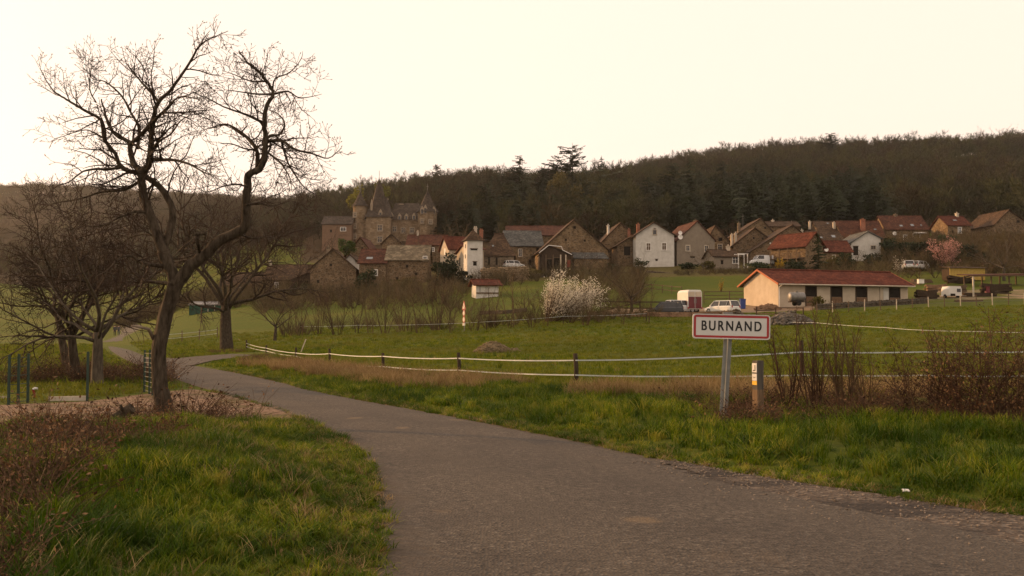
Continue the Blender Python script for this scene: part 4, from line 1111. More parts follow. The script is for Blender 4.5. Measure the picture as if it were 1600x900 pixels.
h = House("stone_house", "stone house with a grey slate roof in front of the long brown roof", 'S', 791, 848, 420, 384, 359, 209, 9, 6, ST_TAN, T_GRY, over=.3); h.win(813, 395, 4.5, 11, PALE); h.hole(840, 389.5, 4, 5); h.win(809, 412, 5, 5, WHITE); h.hole(828, 410, 4, 9, "door")
h = House("stone_barn", "largest stone barn with a broad gable and a round hole near its peak", 'G', 846, 951, 424, 391, 344.5, 195, 15, 5, ST_TAN, T_BRN, 897, cat="barn"); h.hole(898, 355.5, 4, 4); h.hole(884, 375, 3, 3); h.hole(914, 376, 3, 3)
bb = h
p = MB(); quad_slab(p, Vector((h.lx(893), 0, h.z(395))), Vector((h.lx(944), 0, h.z(395))), Vector((h.lx(948), -3, h.z(406))), Vector((h.lx(893), -3, h.z(406))), .1); p.build("lean_to_roof", T_GRY, h.t)
p = MB(); p.box(((h.lx(893) + h.lx(948)) / 2, -2.6, h.z(416)), (h.lx(948) - h.lx(893) - .2, .3, h.z(405.8) - h.z(426))); p.build("lean_to_wall", ST_TAN, h.t)
h = House("open_porch", "open timber porch with a pale gutter against the largest barn", 'G', 846, 893, 424, 396, 384, 189, 4.5, 3, DARKW, T_BRN, 857, 398, cat="porch", sink=1); h.hole(858, 413, 8, 16, "opening"); h.hole(870, 412, 9, 18, "opening")
for u in (853, 864, 876, 884):
    p = MB(); p.box((h.lx(u), -.2, h.z(412)), (.22, .22, h.z(398) - h.z(426))); p.build("post", PL_CRM if u > 870 else WOODM, h.t)
p = MB(); p.tube([(h.lx(842), -.4, h.z(395.5)), (h.lx(857), -.42, h.z(383.6)), (h.lx(877), -.42, h.z(385.5)), (h.lx(879), -.42, h.z(391)), (h.lx(893.5), -.4, h.z(398))], .07, 6); p.build("gutter", WHITE, h.t); h.hole(889, 412, 5, 11, "window", mat("red_shutter", (.16, .03, .02), (.22, .05, .03)))
h = House("stone_house", "stone house with a thin white chimney between the big barn and the white house", 'G', 938, 1003, 412, 381, 349, 211, 11, 4, ST_TAN, T_BRN, 970); h.chim(954, 351, 364, 3, PL_WHT, 3, 1); h.hole(966, 386, 5, 6); h.hole(960, 400, 5, 7); h.hole(983, 378, 4, 5)
h = House("white_house", "tall white gabled house with an arched attic window", 'G', 993.5, 1054, 424, 367.5, 348.5, 200, 12, 3, PL_WHT, T_BRN, 1022.4, over=.55); h.win(1023.3, 363, 5.5, 7, PALE, arch=True, bars=False); h.win(1013.3, 385.5, 6, 10.5, WHITE, WOODM); h.win(1038, 385, 6, 10.5, WHITE, WOODM); h.hole(1026, 406.5, 3.5, 2.5); h.chim(1008.5, 345, 354, 5, BRICK, 8, 1); h.chim(996, 352, 362, 4, BRICK, 10, 1)
h = House("side_barn", "low dark barn against the left side of the white house", 'G', 965, 993, 420, 384, 368, 203, 9, 4, ST_BRN, T_BRN, 990, 370, over=.3, cat="barn"); h.hole(980, 392, 10, 14, "opening")
h = House("grey_house", "grey plastered house with a pale framed window and sunlit red roof edge", 'G', 1057, 1118, 416, 377, 346.5, 202, 12, 9, PL_GRY, T_DRD, 1090, 375, over=.3); h.win(1074.5, 388, 5, 7.5, PALE, fw=.2); h.win(1104.5, 388.5, 5.5, 9, PALE); h.dish(1061.5, 364.5, .42); h.dish(1061.5, 371, .5, -.35); h.chim(1093, 343.5, 350, 5, ST_GRY, 2, 1); h.hole(1082, 402, 7, 2)
h = House("stone_house", "stone house peeping out behind the right side of the grey plastered house", 'G', 1105, 1142, 400, 376, 353.5, 218, 9, 0, ST_TAN, T_BRN, 1118, 380); h.hole(1126, 374, 6, 5); h.win(1125, 386, 6, 8)
h = House("garden_room", "low tan extension with white glazed doors beside a white pergola", 'S', 1115, 1156, 420, 401, 390, 190, 6, 8, PL_GRY, T_BRN, cat="extension", sink=1.5); h.win(1149.5, 406, 8, 10, WHITE); h.hole(1128, 410, 4, 6); h.chim(1147, 383, 392, 5, PL_CRM, 3, 1)
pg = thing("white_pergola", "white painted pergola frame beside the low tan extension", "pergola", at(1161, 414, 189), R(8)); dz = 17 / F * 189
for i, (x, y) in enumerate(((-.9, 0), (.9, 0), (-.9, 1.8), (.9, 1.8))):
    p = MB(); p.box((x, y, dz / 2 - .3), (.12, .12, dz + .6)); p.build("post", WHITE, pg)
for y in (0, 1.8):
    p = MB(); p.box((0, y, dz + .06), (2.1, .1, .14)); p.build("beam", WHITE, pg)
h = House("stone_house", "high stone house with an aerial and a sunlit right roof slope", 'G', 1153, 1211, 392, 366, 342, 227, 13, 0, ST_TAN, T_BRN, 1189, 366); h.chim(1158, 348, 358, 4, ST_GRY, 2, 1); h.hole(1196, 356, 3, 3)
p = MB(); p.bar((h.lx(1166), 3, h.z(356)), (h.lx(1166), 3, h.z(332)), .05, .05); p.bar((h.lx(1163), 3, h.z(336)), (h.lx(1169), 3, h.z(336)), .03, .03); p.build("aerial", ZINC, h.roof)
h = House("stone_house", "broad brown stone gable with two little pale chimneys on its left roof edge", 'G', 1146, 1210, 410, 384, 357, 209, 10, 0, ST_BRN, T_BRN, 1180, 380); h.chim(1147, 366, 378, 2.5, PALE, 2, 1); h.chim(1153, 364, 372, 2.5, PALE, 2, 1); h.hole(1178, 372, 2.5, 3); h.hole(1192, 373, 2.5, 3)
h = House("low_barn", "dark barn with one long roof slope coming down to the parked van", 'G', 1173, 1262, 424, 394, 352.5, 201, 12, 0, ST_BRN, T_BRN, 1239, 372, cat="barn"); h.hole(1204, 380, 2, 2.5, "window", WHITE); h.hole(1225, 400, 6, 9, "opening"); h.chim(1258, 359, 368, 2.5, PALE, 2, 1)
h = House("row_house", "low back row of dark roofs behind the high stone house", 'S', 1194, 1250, 364, 354, 344.5, 252, 8, 0, ST_BRN, T_BRN); h.chim(1214, 342, 347, 4, PALE, None, 1); h.chim(1244, 345, 349, 4, PALE, None, 1)
h = House("red_roofed_house", "house with an orange red roof running down over a timber balcony", 'G', 1255, 1291, 424, 384, 364.5, 183, 7.6, 38, ST_TAN, T_RED, 1273, over=.5); hc = h
p = MB(); p.box((-h.w / 2 - .9, 3.6, h.z(404)), (1.6, 6.4, .18)); p.build("balcony_floor", WOODM, h.t)
for yy in (.8, 2.7, 4.6, 6.5):
    p = MB(); p.box((-h.w / 2 - 1.6, yy, h.z(408)), (.16, .16, 4.6)); p.build("post", WOODM, h.t)
for yy in np.linspace(.6, 6.7, 14):
    p = MB(); p.box((-h.w / 2 - 1.66, yy, h.z(400)), (.05, .07, .9)); p.build("baluster", WOODM, h.t)
p = MB(); p.box((-h.w / 2 - 1.66, 3.6, h.z(396)), (.09, 6.4, .09)); p.build("handrail", WOODM, h.t); h.hole(1270, 378, 3, 3)
h = House("red_roofed_house", "low house with a red roof and a satellite dish right of the spruce", 'S', 1287, 1331, 413, 393.5, 375.5, 193, 7, 0, ST_TAN, T_RED); h.dish(1290.5, 390.3, .4); h.win(1303, 402, 4, 6); h.hole(1318, 403, 5, 8, "door")
h = House("row_house", "terrace roof with one bright rooflight high in the row", 'S', 1280, 1316.5, 382, 361, 344, 247, 9, 0, ST_BRN, T_BRN); h.rooflight(1300.5, 347.8, 3.4, 3); h.chim(1274, 344, 350, 3, PALE, None, 1)
h = House("row_house", "dark roofed house with two rooflights below the terrace", 'S', 1270, 1320, 394, 379, 359, 226, 10, 0, ST_BRN, T_BRN); h.rooflight(1287, 371, 5, 4); h.rooflight(1308, 369, 6, 7); h.chim(1258, 360, 372, 4, PALE, 4, 1)
h = House("row_house", "reddish terrace house with a tall brick chimney", 'S', 1318, 1383, 386, 371, 343, 243, 10, 0, ST_TAN, T_DRD); h.chim(1353.5, 342, 360, 7, BRICK, 2.2, 2); h.win(1330, 378, 4, 5); h.rooflight(1373, 358, 4, 2); h.chim(1314, 345, 354, 4, PALE, None, 1)
h = House("row_house", "end of the terrace with three small rooflights and a dish on its wall", 'S', 1385, 1451, 380, 358.5, 335, 247, 10, 0, ST_TAN, T_DRD); h.rooflight(1411, 353, 5, 4); h.rooflight(1429, 352, 5, 5); h.rooflight(1443, 352, 2, 3); h.dish(1397, 365, .5); h.win(1414.5, 371, 5, 7, WHITE); h.win(1432, 368, 10, 6, WHITE); h.chim(1412, 332, 340, 5, ST_GRY, None, 1)
p = MB(); quad_slab(p, Vector((h.lx(1427), 0, h.z(363))), Vector((h.lx(1444), 0, h.z(363))), Vector((h.lx(1446), -1.2, h.z(365))), Vector((h.lx(1427), -1.2, h.z(365))), .06); p.build("awning", WHITE, h.t)
h = House("white_house", "small white gabled house with a long low roof on its left side", 'G', 1330, 1377, 412, 379.5, 362.5, 199, 9, 3, PL_WHT, T_GRY, 1357, 372.5, over=.4); h.win(1365, 386.5, 7, 5, PALE); h.hole(1337, 392, 8, 14, "opening"); h.win(1384.3, 364, 1.2, 1.2) if False else None
h = House("stone_house", "solitary upright stone house with a red roof and blue grey shutters", 'S', 1480, 1518, 380, 352, 336.5, 238, 7, 8, ST_TAN, T_RED); h.win(1500, 360, 5, 9, WHITE, SKYL); h.rooflight(1499, 344, 6, 2); h.chim(1510, 331, 338, 4, PALE, None, 1); h.hole(1488, 362, 2.5, 4)
h = House("stone_barn", "old stone barn on the far right edge with a low brown gable roof", 'G', 1553, 1612, 380, 351, 329, 236, 12, 6, ST_BRN, T_BRN, 1577, 352, cat="barn"); h.hole(1592, 346, 5, 4)
h = House("stone_house", "low brown roofed house seen through the walnut branches", 'S', 412, 484, 464, 437, 413, 196, 9, 0, ST_BRN, T_BRN); h.win(432, 446, 4, 8, WHITE); h.chim(413.5, 406, 420, 4, PALE, None, 1); h.hole(455, 450, 5, 8)
h = House("open_shed", "broken lean-to shed at the left end of the brown stone gable", 'G', 455, 486, 462, 438, 428, 192, 6, 0, DARKW, T_BRN, 480, 428, cat="shed"); h.hole(474, 446, 14, 16, "opening")
h = House("stone_house", "brown roof half hidden behind the leaning walnut crown", 'S', 345, 402, 468, 446, 425, 200, 9, 0, ST_BRN, T_BRN); h.win(376, 452, 4, 6, WHITE)
h = House("green_shed", "low dark green metal shed with a pale roof edge beyond the lane", 'S', 296, 346, 488, 477, 473, 171, 4, 4, mat("green_sheet", (.010, .045, .030), (.018, .065, .042), 3, .6), ZINC, over=.15, cat="shed", sink=.5); h.door(330, 482, 9, 10, mat("green_door", (.012, .05, .034), (.02, .06, .04)))

# garden and retaining walls: stones laid in a loop, joined (each under 3 pixels)
def rubble_wall(name, label, pts, hgt, th, m, seed, sr=.22, cat="wall", rough=.35, core=True):
    r = random.Random(seed); o = thing(name, label, cat, pts[0]); b = pts[0]
    k, c = MB(), MB()
    for a, e in zip(pts[:-1], pts[1:]):
        L = (e - a).length; n = max(int(L / (sr * 1.5)), 1); d = (e - a).normalized(); s = Vector((-d.y, d.x, 0)).normalized()
        if core: c.prism([a - b - s * th * .32 + Vector((0, 0, -.8)), a - b + s * th * .32 + Vector((0, 0, -.8)), a - b + s * th * .3 + Vector((0, 0, hgt * .85)), a - b - s * th * .3 + Vector((0, 0, hgt * .85))], e - a)
        rows = max(int(hgt / (sr * 1.1)), 1)
        for i in range(n):
            for j in range(rows):
                if r.random() < rough * (j + 1) / rows * .9: continue
                for sd_ in (-1, 1):
                    p = a.lerp(e, (i + r.uniform(.1, .9)) / n) - b + s * sd_ * th * .28 * r.uniform(.7, 1.1) + Vector((0, 0, sr * .3 + j * hgt / rows + r.uniform(-.04, .04)))
                    k.rock(p, sr * r.uniform(.6, 1.15), r)
    if core: c.build("core", m, o)
    tag(k.build("stones", m, o), kind='stuff')
    return o
RUB_B = mat("brown_rubble", (.12, .072, .042), (.26, .165, .10), 2.2, .95, .03)
RUB_D = mat("dark_rubble", (.045, .036, .026), (.11, .088, .062), 2.2, .95, .03)
RUB_T = mat("tan_rubble", (.17, .125, .075), (.30, .225, .14), 2.2, .95, .03)
def row(px, d, dz=0): 
    g = ground(px, d); g.z += dz; return g
rubble_wall("retaining_wall", "sunlit tan retaining wall under the dark house by the white tower", [at(752, 437, 177), at(790, 436, 177), at(826, 434, 178)], 2.2, .9, RUB_T, 5, .3)
rubble_wall("retaining_wall", "long low stone wall along the foot of the largest barn", [at(826, 436, 180), at(900, 434, 181), at(985, 432, 184)], 1.0, .7, RUB_D, 6, .26)
rubble_wall("garden_wall", "curved grey garden wall below the white gabled house", [at(1010, 430, 184), at(1045, 434, 182), at(1072, 436, 181), at(1084, 433, 184)], 1.1, .6, ST_GRY, 7, .26)
rubble_wall("retaining_wall", "dark dry stone wall in front of the red roofed stable", [row(1276, 110), row(1330, 112), row(1390, 113.5), row(1450, 115)], .68, .7, RUB_D, 8, .2)
rubble_wall("field_wall", "tumbled brown stone wall between the field and the dirt yard", [row(918, 108), row(960, 107.5), row(1020, 107), row(1080, 106), row(1150, 106)], .6, .9, RUB_B, 9, .2, rough=.6)
rubble_wall("field_wall", "broken low stone wall left of the blossoming shrub", [row(752, 122), row(790, 120), row(822, 121)], .5, .9, RUB_D, 10, .22, rough=.8)

# ---- the stable
dS = 115.0
sb = at(1216, 480, dS); SRZ = R(19)
st = thing("stable", "long low stable with a dark red tiled roof, sunlit cream gable and four half doors", "stable", sb, SRZ)
WS, LS = 18.2, 7.2                    # length along the front, depth; origin at the near left corner
def sx(px):                            # photo column -> length along the front
    u = (px - 800) / F; c, s_ = math.cos(SRZ), math.sin(SRZ)
    return (u * sb.y - sb.x) / (c - u * s_)
he, hr = 2.85, 4.35
m = MB(); m.prism([(0, 0, -1.2), (0, LS, -1.2), (0, LS, he), (0, LS / 2, hr), (0, 0, he)], (WS, 0, 0)); m.build("wall", mat("stable_render", (.42, .35, .26), (.54, .46, .35), 1.0, .9, .012, .15, 6, big=.35), st)
# corrugated tile roof, real ribs
r_ = MB(); ov, n = .75, 150
for sy in (-1, 1):
    V, Q = [], []
    sl_ = (hr - he) / (LS / 2)
    for i in range(n + 1):
        x = -.45 + (WS + .9) * i / n; dz_ = .045 * math.sin(i * 2 * math.pi / 3)
        for j in range(9):
            t = j / 8; y = LS / 2 + sy * (LS / 2 + ov) * t
            V.append((x, y, hr + .14 - sl_ * abs(y - LS / 2) + dz_ + (.03 if j % 2 else 0)))
    b = len(r_.v); r_.v.extend(V)
    for i in range(n):
        for j in range(8): r_.f.append((b + i * 9 + j, b + i * 9 + j + 1, b + (i + 1) * 9 + j + 1, b + (i + 1) * 9 + j)); r_.m.append(0)
    a, c_ = Vector((-.42, LS / 2, hr + .03)), Vector((WS + .42, LS / 2, hr + .03)); y = LS / 2 + sy * (LS / 2 + ov - .03); z = hr + .03 - sl_ * abs(y - LS / 2)
    quad_slab(r_, a, c_, Vector((WS + .42, y, z)), Vector((-.42, y, z)), .05, 1)
r_.tube([(-.45, LS / 2, hr + .2), (WS + .45, LS / 2, hr + .2)], .11, 6)
ro = r_.build("roof", [tile_mat("stable_tiles", (.085, .026, .016), (.118, .036, .021), (.155, .05, .030), .33), WOODM], st)
for sy in (0, 1):
    for sg in (-1, 1):
        f = MB(); x = -.47 if sy == 0 else WS + .47; y1 = LS / 2 + sg * (LS / 2 + ov); z1 = hr + .08 - (hr - he) / (LS / 2) * (LS / 2 + ov)
        f.bar((x, LS / 2, hr + .1), (x, y1, z1), .05, .2); f.build("barge_board", mat("rake_tiles_%d%d" % (sy, sg), (.30, .10, .05), (.42, .16, .08), 6), ro)
f = MB(); yg = -ov - .06; zg = he - (hr - he) / (LS / 2) * ov + .06; f.tube([(-.4, yg, zg), (WS + .4, yg, zg)], .075, 8); f.build("gutter", PALE, ro)
f = MB(); f.tube([(.08, -.1, -.5), (.08, -.1, zg - .3), (.08, yg, zg)], .05, 6); f.build("drain_pipe", WHITE, st)
DOORW = mat("stable_door", (.12, .070, .040), (.20, .125, .075), 4, .85, .01, .15, 5, 'Object', (6, 6, .8))
for u0, u1 in ((1259.5, 1275), (1299, 1315), (1338, 1354), (1390, 1405.5)):
    x0, x1 = sx(u0), sx(u1); xc, w_ = (x0 + x1) / 2, x1 - x0
    f = MB()
    for s_ in (-1, 1): f.box((xc + s_ * (w_ / 2 + .05), -.03, 1.15), (.1, .12, 2.5))
    f.box((xc, -.032, 2.43), (w_ + .2, .12, .1)); fo = f.build("door", DARKW, st)
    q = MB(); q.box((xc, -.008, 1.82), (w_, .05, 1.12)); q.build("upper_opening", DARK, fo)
    for i in range(6):
        q = MB(); q.box((xc - w_ / 2 + w_ * (i + .5) / 6, -.03, .60 + .0), (w_ / 6 - .02, .06, 1.28)); q.build("plank", DOORW, fo)
    q = MB(); q.box((xc, -.07, 1.05), (w_, .04, .12)); q.box((xc, -.07, .2), (w_, .04, .12)); q.build("door_rail", DOORW, fo)
f = MB(); f.box((sx(1375), -.004, 1.2), (.10, .03, 2.6)); f.build("render_joint", PL_GRY, st)
f = MB(); f.box((sx(1386), -.012, 1.15), (sx(1389) - sx(1378), .04, 2.5)); f.build("white_panel", PL_WHT, st)
f = MB(); f.box((WS / 2, -.03, -.45), (WS + .08, .08, .95)); f.build("plinth", PL_GRY, st)

# ---- the castle
cd = 325.0
cz = at(590, 384, cd)
ca_ = thing("castle", "old stone castle with a round stair tower and steep pointed roofs among the trees", "castle", cz)
def cx(px, d=cd): return (px - 590) / F * d
def czz(py): return at(590, py, cd).z - cz.z
SLATE = tile_mat("castle_slate", (0.041, 0.032, 0.026), (0.064, 0.050, 0.038), (0.090, 0.071, 0.054), .5)
def cbox(name, u0, u1, top, bot, y0, y1, m):
    b = MB(); b.box(((cx(u0) + cx(u1)) / 2, (y0 + y1) / 2, (czz(top) + czz(bot)) / 2), (cx(u1) - cx(u0), y1 - y0, czz(top) - czz(bot))); return b.build(name, m, ca_)
def croof(u0, u1, e, rr, y0, y1, r0, r1, name="roof"):
    b = MB(); o = .5; A = [(cx(u0) - o, y0 - o, czz(e)), (cx(u1) + o, y0 - o, czz(e)), (cx(u1) + o, y1 + o, czz(e)), (cx(u0) - o, y1 + o, czz(e))]; ym = (y0 + y1) / 2
    b.add(A + [(cx(r0), ym, czz(rr)), (cx(r1), ym, czz(rr))], [(0, 1, 5, 4), (1, 2, 5), (2, 3, 4, 5), (3, 0, 4), (3, 2, 1, 0)]); return b.build(name, SLATE, ca_)
def cwin(px, py, w_, h_, y, parent=None):
    f = MB(); x, z = cx(px), czz(py); W, Hh = cx(590 + w_), h_ / F * cd
    for s_ in (-1, 1): f.box((x + s_ * (W / 2 + .2), y - .06, z), (.4, .25, Hh + .8))
    f.box((x, y - .062, z + Hh / 2 + .2), (W, .25, .4)); f.box((x, y - .062, z - Hh / 2 - .2), (W, .25, .4)); f.box((x, y - .05, z), (.2, .2, Hh)); f.box((x, y - .052, z + .2), (W, .2, .2))
    fo = f.build("window", PALE2, ca_); q = MB(); q.box((x, y - .01, z), (W, .06, Hh)); q.build("pane", GLASS, fo)
PALE2 = mat("dressed_stone", (0.208, 0.164, 0.112), (0.288, 0.232, 0.168), 3, .9)
cbox("main_block", 572, 610, 339, 386, 0, 12, ST_CAS); croof(572, 610, 339, 304, 0, 12, 582, 600)
cbox("rear_block", 606, 656, 341, 386, 4, 14, ST_CAS); croof(606, 656, 341, 312, 4, 14, 612, 650)
cbox("link_block", 561, 573, 342, 386, 1.5, 8, ST_CAS); croof(561, 573, 342, 330, 1.5, 8, 566, 571)
def ctower(px, rpx, top, bot, y, tip, n=16, roof=True, name="round_tower"):
    b = MB(); r = rpx / F * cd; b.lathe([(r, czz(bot)), (r, czz(top)), (r * 1.06, czz(top) + .02), (r * 1.06, czz(top) + .5)], n, (cx(px), y, 0)); t = b.build(name, ST_CAS, ca_)
    if roof:
        c = MB(); z0, z1 = czz(top) + .45, czz(tip); hh = z1 - z0
        c.lathe([(r * 1.22, z0), (r * .92, z0 + hh * .18), (r * .45, z0 + hh * .58), (.05, z1)], n, (cx(px), y, 0)); rf = c.build("tower_roof", SLATE, ca_)
        f = MB(); f.bar((cx(px), y, z1 - .3), (cx(px), y, z1 + 2.2), .12, .12); f.box((cx(px), y, z1 + 1.2), (.7, .1, .1)); f.build("finial", ZINC, rf)
    return t
ctower(560, 11, 323, 386, 3, 297)
ctower(667, 15, 333, 386, 2, 296, 8)
# the steep pavilion roof of the central spire
b = MB(); z0, z1 = czz(325), czz(276); xc = cx(589.5); b.lathe([(3.5, z0 - 2), (2.2, z0 + (z1 - z0) * .3), (1.2, z0 + (z1 - z0) * .68), (.06, z1)], 8, (xc, 4, 0)); sp_ = b.build("spire", SLATE, ca_)
f = MB(); f.bar((xc, 4, z1 - .3), (xc, 4, z1 + 2.6), .12, .12); f.build("finial", ZINC, sp_)
for u, y_ in ((579, 318), (586, 322)):
    f = MB(); f.lathe([(.5, czz(y_ + 12)), (.45, czz(y_)), (.08, czz(y_ - 8))], 8, (cx(u), 2.0, 0)); f.build("pinnacle", PALE2, ca_)
for u, tp_, y in ((598, 306, 8), (622, 314, 9)):
    f = MB(); f.box((cx(u), y, (czz(tp_) + czz(tp_ + 16)) / 2), (1.3, 1.2, czz(tp_) - czz(tp_ + 16))); f.box((cx(u), y, czz(tp_)), (1.6, 1.5, .35)); f.build("chimney", PALE2, ca_)
def cdormer(u, base, top, y, w_=6):
    f = MB(); x = cx(u); W = w_ / F * cd; z0, z1 = czz(base), czz(top); zm = z0 + (z1 - z0) * .62
    f.prism([(x - W / 2, y, z0), (x + W / 2, y, z0), (x + W / 2, y, zm), (x, y, z1), (x - W / 2, y, zm)], (0, 3.0, 0)); d_ = f.build("dormer", PALE2, ca_)
    q = MB(); q.box((x, y - .02, z0 + (zm - z0) * .5), (W * .5, .08, (zm - z0) * .8)); q.build("pane", GLASS, d_)
for u, b_, t_, y in ((594, 340, 326, .2), (609, 341, 329, 3), (622, 342, 331, 3.6), (633, 342, 331, 3.6), (645, 342, 330, 3.6), (665, 334, 320, -1.2), (678, 334, 322, -.2), (660, 335, 322, -1)): cdormer(u, b_, t_, y)
for u, v in ((593.5, 356), (593.5, 374)): cwin(u, v, 6, 8, 0)
for u, v in ((614, 356), (628, 358), (642, 358)): cwin(u, v, 5, 7, 4)
for v in (335, 353, 369): cwin(553.5, v, 3, 5.5, 3 - 11 / F * cd * .86)
for u, v in ((660, 346), (673, 347)): cwin(u, v, 3.5, 5, -.9)
h = House("castle_annex", "low pinkish annex with a white window left of the castle stair tower", 'S', 503, 549, 386, 350, 336, 322, 10, 0, mat("pink_render", (.15, .095, .062), (.21, .135, .09), 1.2, .9, .01, .1, 6, big=.4), SLATE, cat="house"); h.win(536, 358, 8, 5.5, WHITE); h.hole(517, 361, 3, 4)
# ------------------------------------------------------------------ road signs and posts
GALV = mat("galvanised_steel", (.17, .18, .17), (.25, .26, .245), 6, .55, 0, .4, metal=.3)
SWHITE = mat("sign_white", (.50, .495, .47), (.58, .575, .55), 2, .45, 0, .4, big=.15)
SRED = mat("sign_red", (.26, .012, .016), (.33, .02, .022), 2, .4, 0, .4)
SBLK = mat("sign_black", (.012, .012, .012), (.02, .02, .02), 2, .5, 0, .3)
def rrect(w_, h, r, n=5):
    out = []
    for cx_, cy_, a0 in ((w_ / 2 - r, h / 2 - r, 0), (-w_ / 2 + r, h / 2 - r, 90), (-w_ / 2 + r, -h / 2 + r, 180), (w_ / 2 - r, -h / 2 + r, 270)):
        for i in range(n): a = R(a0 + 90 * i / (n - 1)); out.append((cx_ + r * math.cos(a), cy_ + r * math.sin(a)))
    return out
def plate(w_, h, r, y, th): 
    m = MB(); m.prism([(x, y, z) for x, z in rrect(w_, h, r)], (0, th, 0)); return m
def ringplate(w_, h, r, b, y, th):
    o, i = rrect(w_, h, r), rrect(w_ - 2 * b, h - 2 * b, max(r - b, .004)); n = len(o); m = MB()
    vs = [(x, y, z) for x, z in o] + [(x, y, z) for x, z in i] + [(x, y + th, z) for x, z in o] + [(x, y + th, z) for x, z in i]
    fs = []
    for k in range(n):
        q = (k + 1) % n
        fs += [(k, q, n + q, n + k), (2 * n + k, 3 * n + k, 3 * n + q, 2 * n + q), (k, 2 * n + k, 2 * n + q, q), (n + k, n + q, 3 * n + q, 3 * n + k)]
    m.add(vs, fs); return m
def text(name, s, size, m, parent, loc, bold=.0, space=1.0, ext=.002):
    c = bpy.data.curves.new(name, 'FONT'); c.body = s; c.size = size; c.align_x = 'CENTER'; c.align_y = 'CENTER'; c.extrude = ext; c.offset = 0.0; c.space_character = space
    o = bpy.data.objects.new(name + "_curve", c); COL.objects.link(o)
    m0 = bpy.data.meshes.new_from_object(o.evaluated_get(bpy.context.evaluated_depsgraph_get()))
    bpy.data.objects.remove(o); bpy.data.curves.remove(c)
    mb = MB(); k = bold * .8           # heavier strokes: the same outline laid four times, a hair apart
    for i, (dx, dy) in enumerate(((-k, -k * .5), (k, -k * .5), (-k, k * .5), (k, k * .5))): mb.add([(v.co.x + dx, v.co.y + dy, v.co.z + i * .0002) for v in m0.vertices], [tuple(p.vertices) for p in m0.polygons])
    me = mb.mesh(name, m); me.materials.clear(); me.materials.append(m)
    t = link(name, me, parent); t.location = loc; t.rotation_euler = (R(90), 0, 0); return t
sg = flat(1132, 663)
sd_ = sg.y
sign = thing("town_sign", "white town sign with a red border reading BURNAND on a grey steel post", "sign", sg, R(-2))
pt = lambda px, py: at(px, py, sd_) - sg
top, bot = pt(1141, 490), pt(1131, 664)
m = MB(); dirv = (top - bot)
q = dirv.to_track_quat('Z', 'Y').to_matrix(); L = dirv.length
c0 = (top + bot) / 2 + Vector((0, .07, 0))
m.box(c0, (.085, .012, L), q); m.box(c0 + Vector((-.04, .03, 0)), (.008, .06, L - .004), q); m.box(c0 + Vector((.04, .03, 0)), (.008, .06, L - .004), q)
m.build("post", GALV, sign)
bc = pt(1142.5, 510.5); bw, bh = 119 / F * sd_, 37.5 / F * sd_
brd = Vector((bc.x, 0, bc.z)); tilt = R(-1.3)
def onboard(o): o.location = brd; o.rotation_euler = (0, -tilt, 0); return o
b_ = onboard(plate(bw, bh, .045, -.012, .02).build("board", SWHITE, sign))
onboard(ringplate(bw - .028, bh - .028, .04, .036, -.0155, .006).build("red_border", SRED, sign))
fr = onboard(ringplate(bw + .012, bh + .012, .05, .012, -.02, .045).build("frame", SWHITE, sign))
rad_ = text("lettering", "BURNAND", .215, SBLK, sign, (brd.x + .0, -.0135, brd.z + .004), .007, 1.32, .0012); rad_.rotation_euler = (R(90), -tilt, 0)
bb_ = [v.co for v in rad_.data.vertices]; lw_ = max(v.x for v in bb_) - min(v.x for v in bb_); lh_ = max(v.y for v in bb_) - min(v.y for v in bb_)
rad_.scale = (93 / F * sd_ / lw_, 15.5 / F * sd_ / lh_, 1)
m = MB(); m.box((brd.x - .05, .05, brd.z + bh / 2 + .02), (.16, .05, .05)); m.build("bracket", ZINC, sign)

mp_ = flat(1185, 666); md = mp_.y
mk = thing("marker_post", "weathered wooden trail post with white and yellow waymarks beside the town sign", "post", mp_, R(24))
hgt = (666 - 564) / F * md
OLDW = mat("old_post_wood", (.085, .058, .035), (.18, .125, .077), 5, .9, .012, .1, 6, 'Object', (5, 5, .5))
m = MB(); w_ = .135
m.prism([(-w_ / 2, -w_ / 2, -.2), (w_ / 2, -w_ / 2, -.2), (w_ / 2, w_ / 2, -.2), (-w_ / 2, w_ / 2, -.2)], (0.0, 0, hgt * .56 + .2)); m.build("post", OLDW, mk)
m = MB(); w2 = .128; m.prism([(-w2 / 2, -w2 / 2, hgt * .56), (w2 / 2, -w2 / 2, hgt * .56), (w2 / 2, w2 / 2, hgt * .56), (-w2 / 2, w2 / 2, hgt * .56)], (.006, 0, hgt * .44)); m.build("post_head", mat("grey_post_wood", (.055, .050, .043), (.11, .10, .085), 5, .9, .01, .1, 6, 'Object', (5, 5, .5)), mk)
for z0, z1, mm, nm in ((.82, .96, SWHITE, "white_plaque"), (.695, .80, SWHITE, "white_plaque"), (.63, .69, mat("yellow_paint", (.62, .36, .03), (.72, .45, .06), 3, .6), "yellow_waymark")):
    m = MB(); m.box((-w2 / 2 - .004, 0, hgt * (z0 + z1) / 2), (.010, w2 * .92, hgt * (z1 - z0))); o = m.build(nm, mm, mk)
    if nm == "white_plaque":
        q = MB(); zc = hgt * (z0 + z1) / 2
        if z0 > .8: q.box((-w2 / 2 - .011, -.02, zc), (.006, .014, hgt * .09)); q.box((-w2 / 2 - .0112, .005, zc - hgt * .04), (.006, .045, .014))
        else: q.lathe([(.022, -.003), (.022, .003)], 8, (-w2 / 2 - .011, 0, zc))
        q.build("mark", SBLK, o)

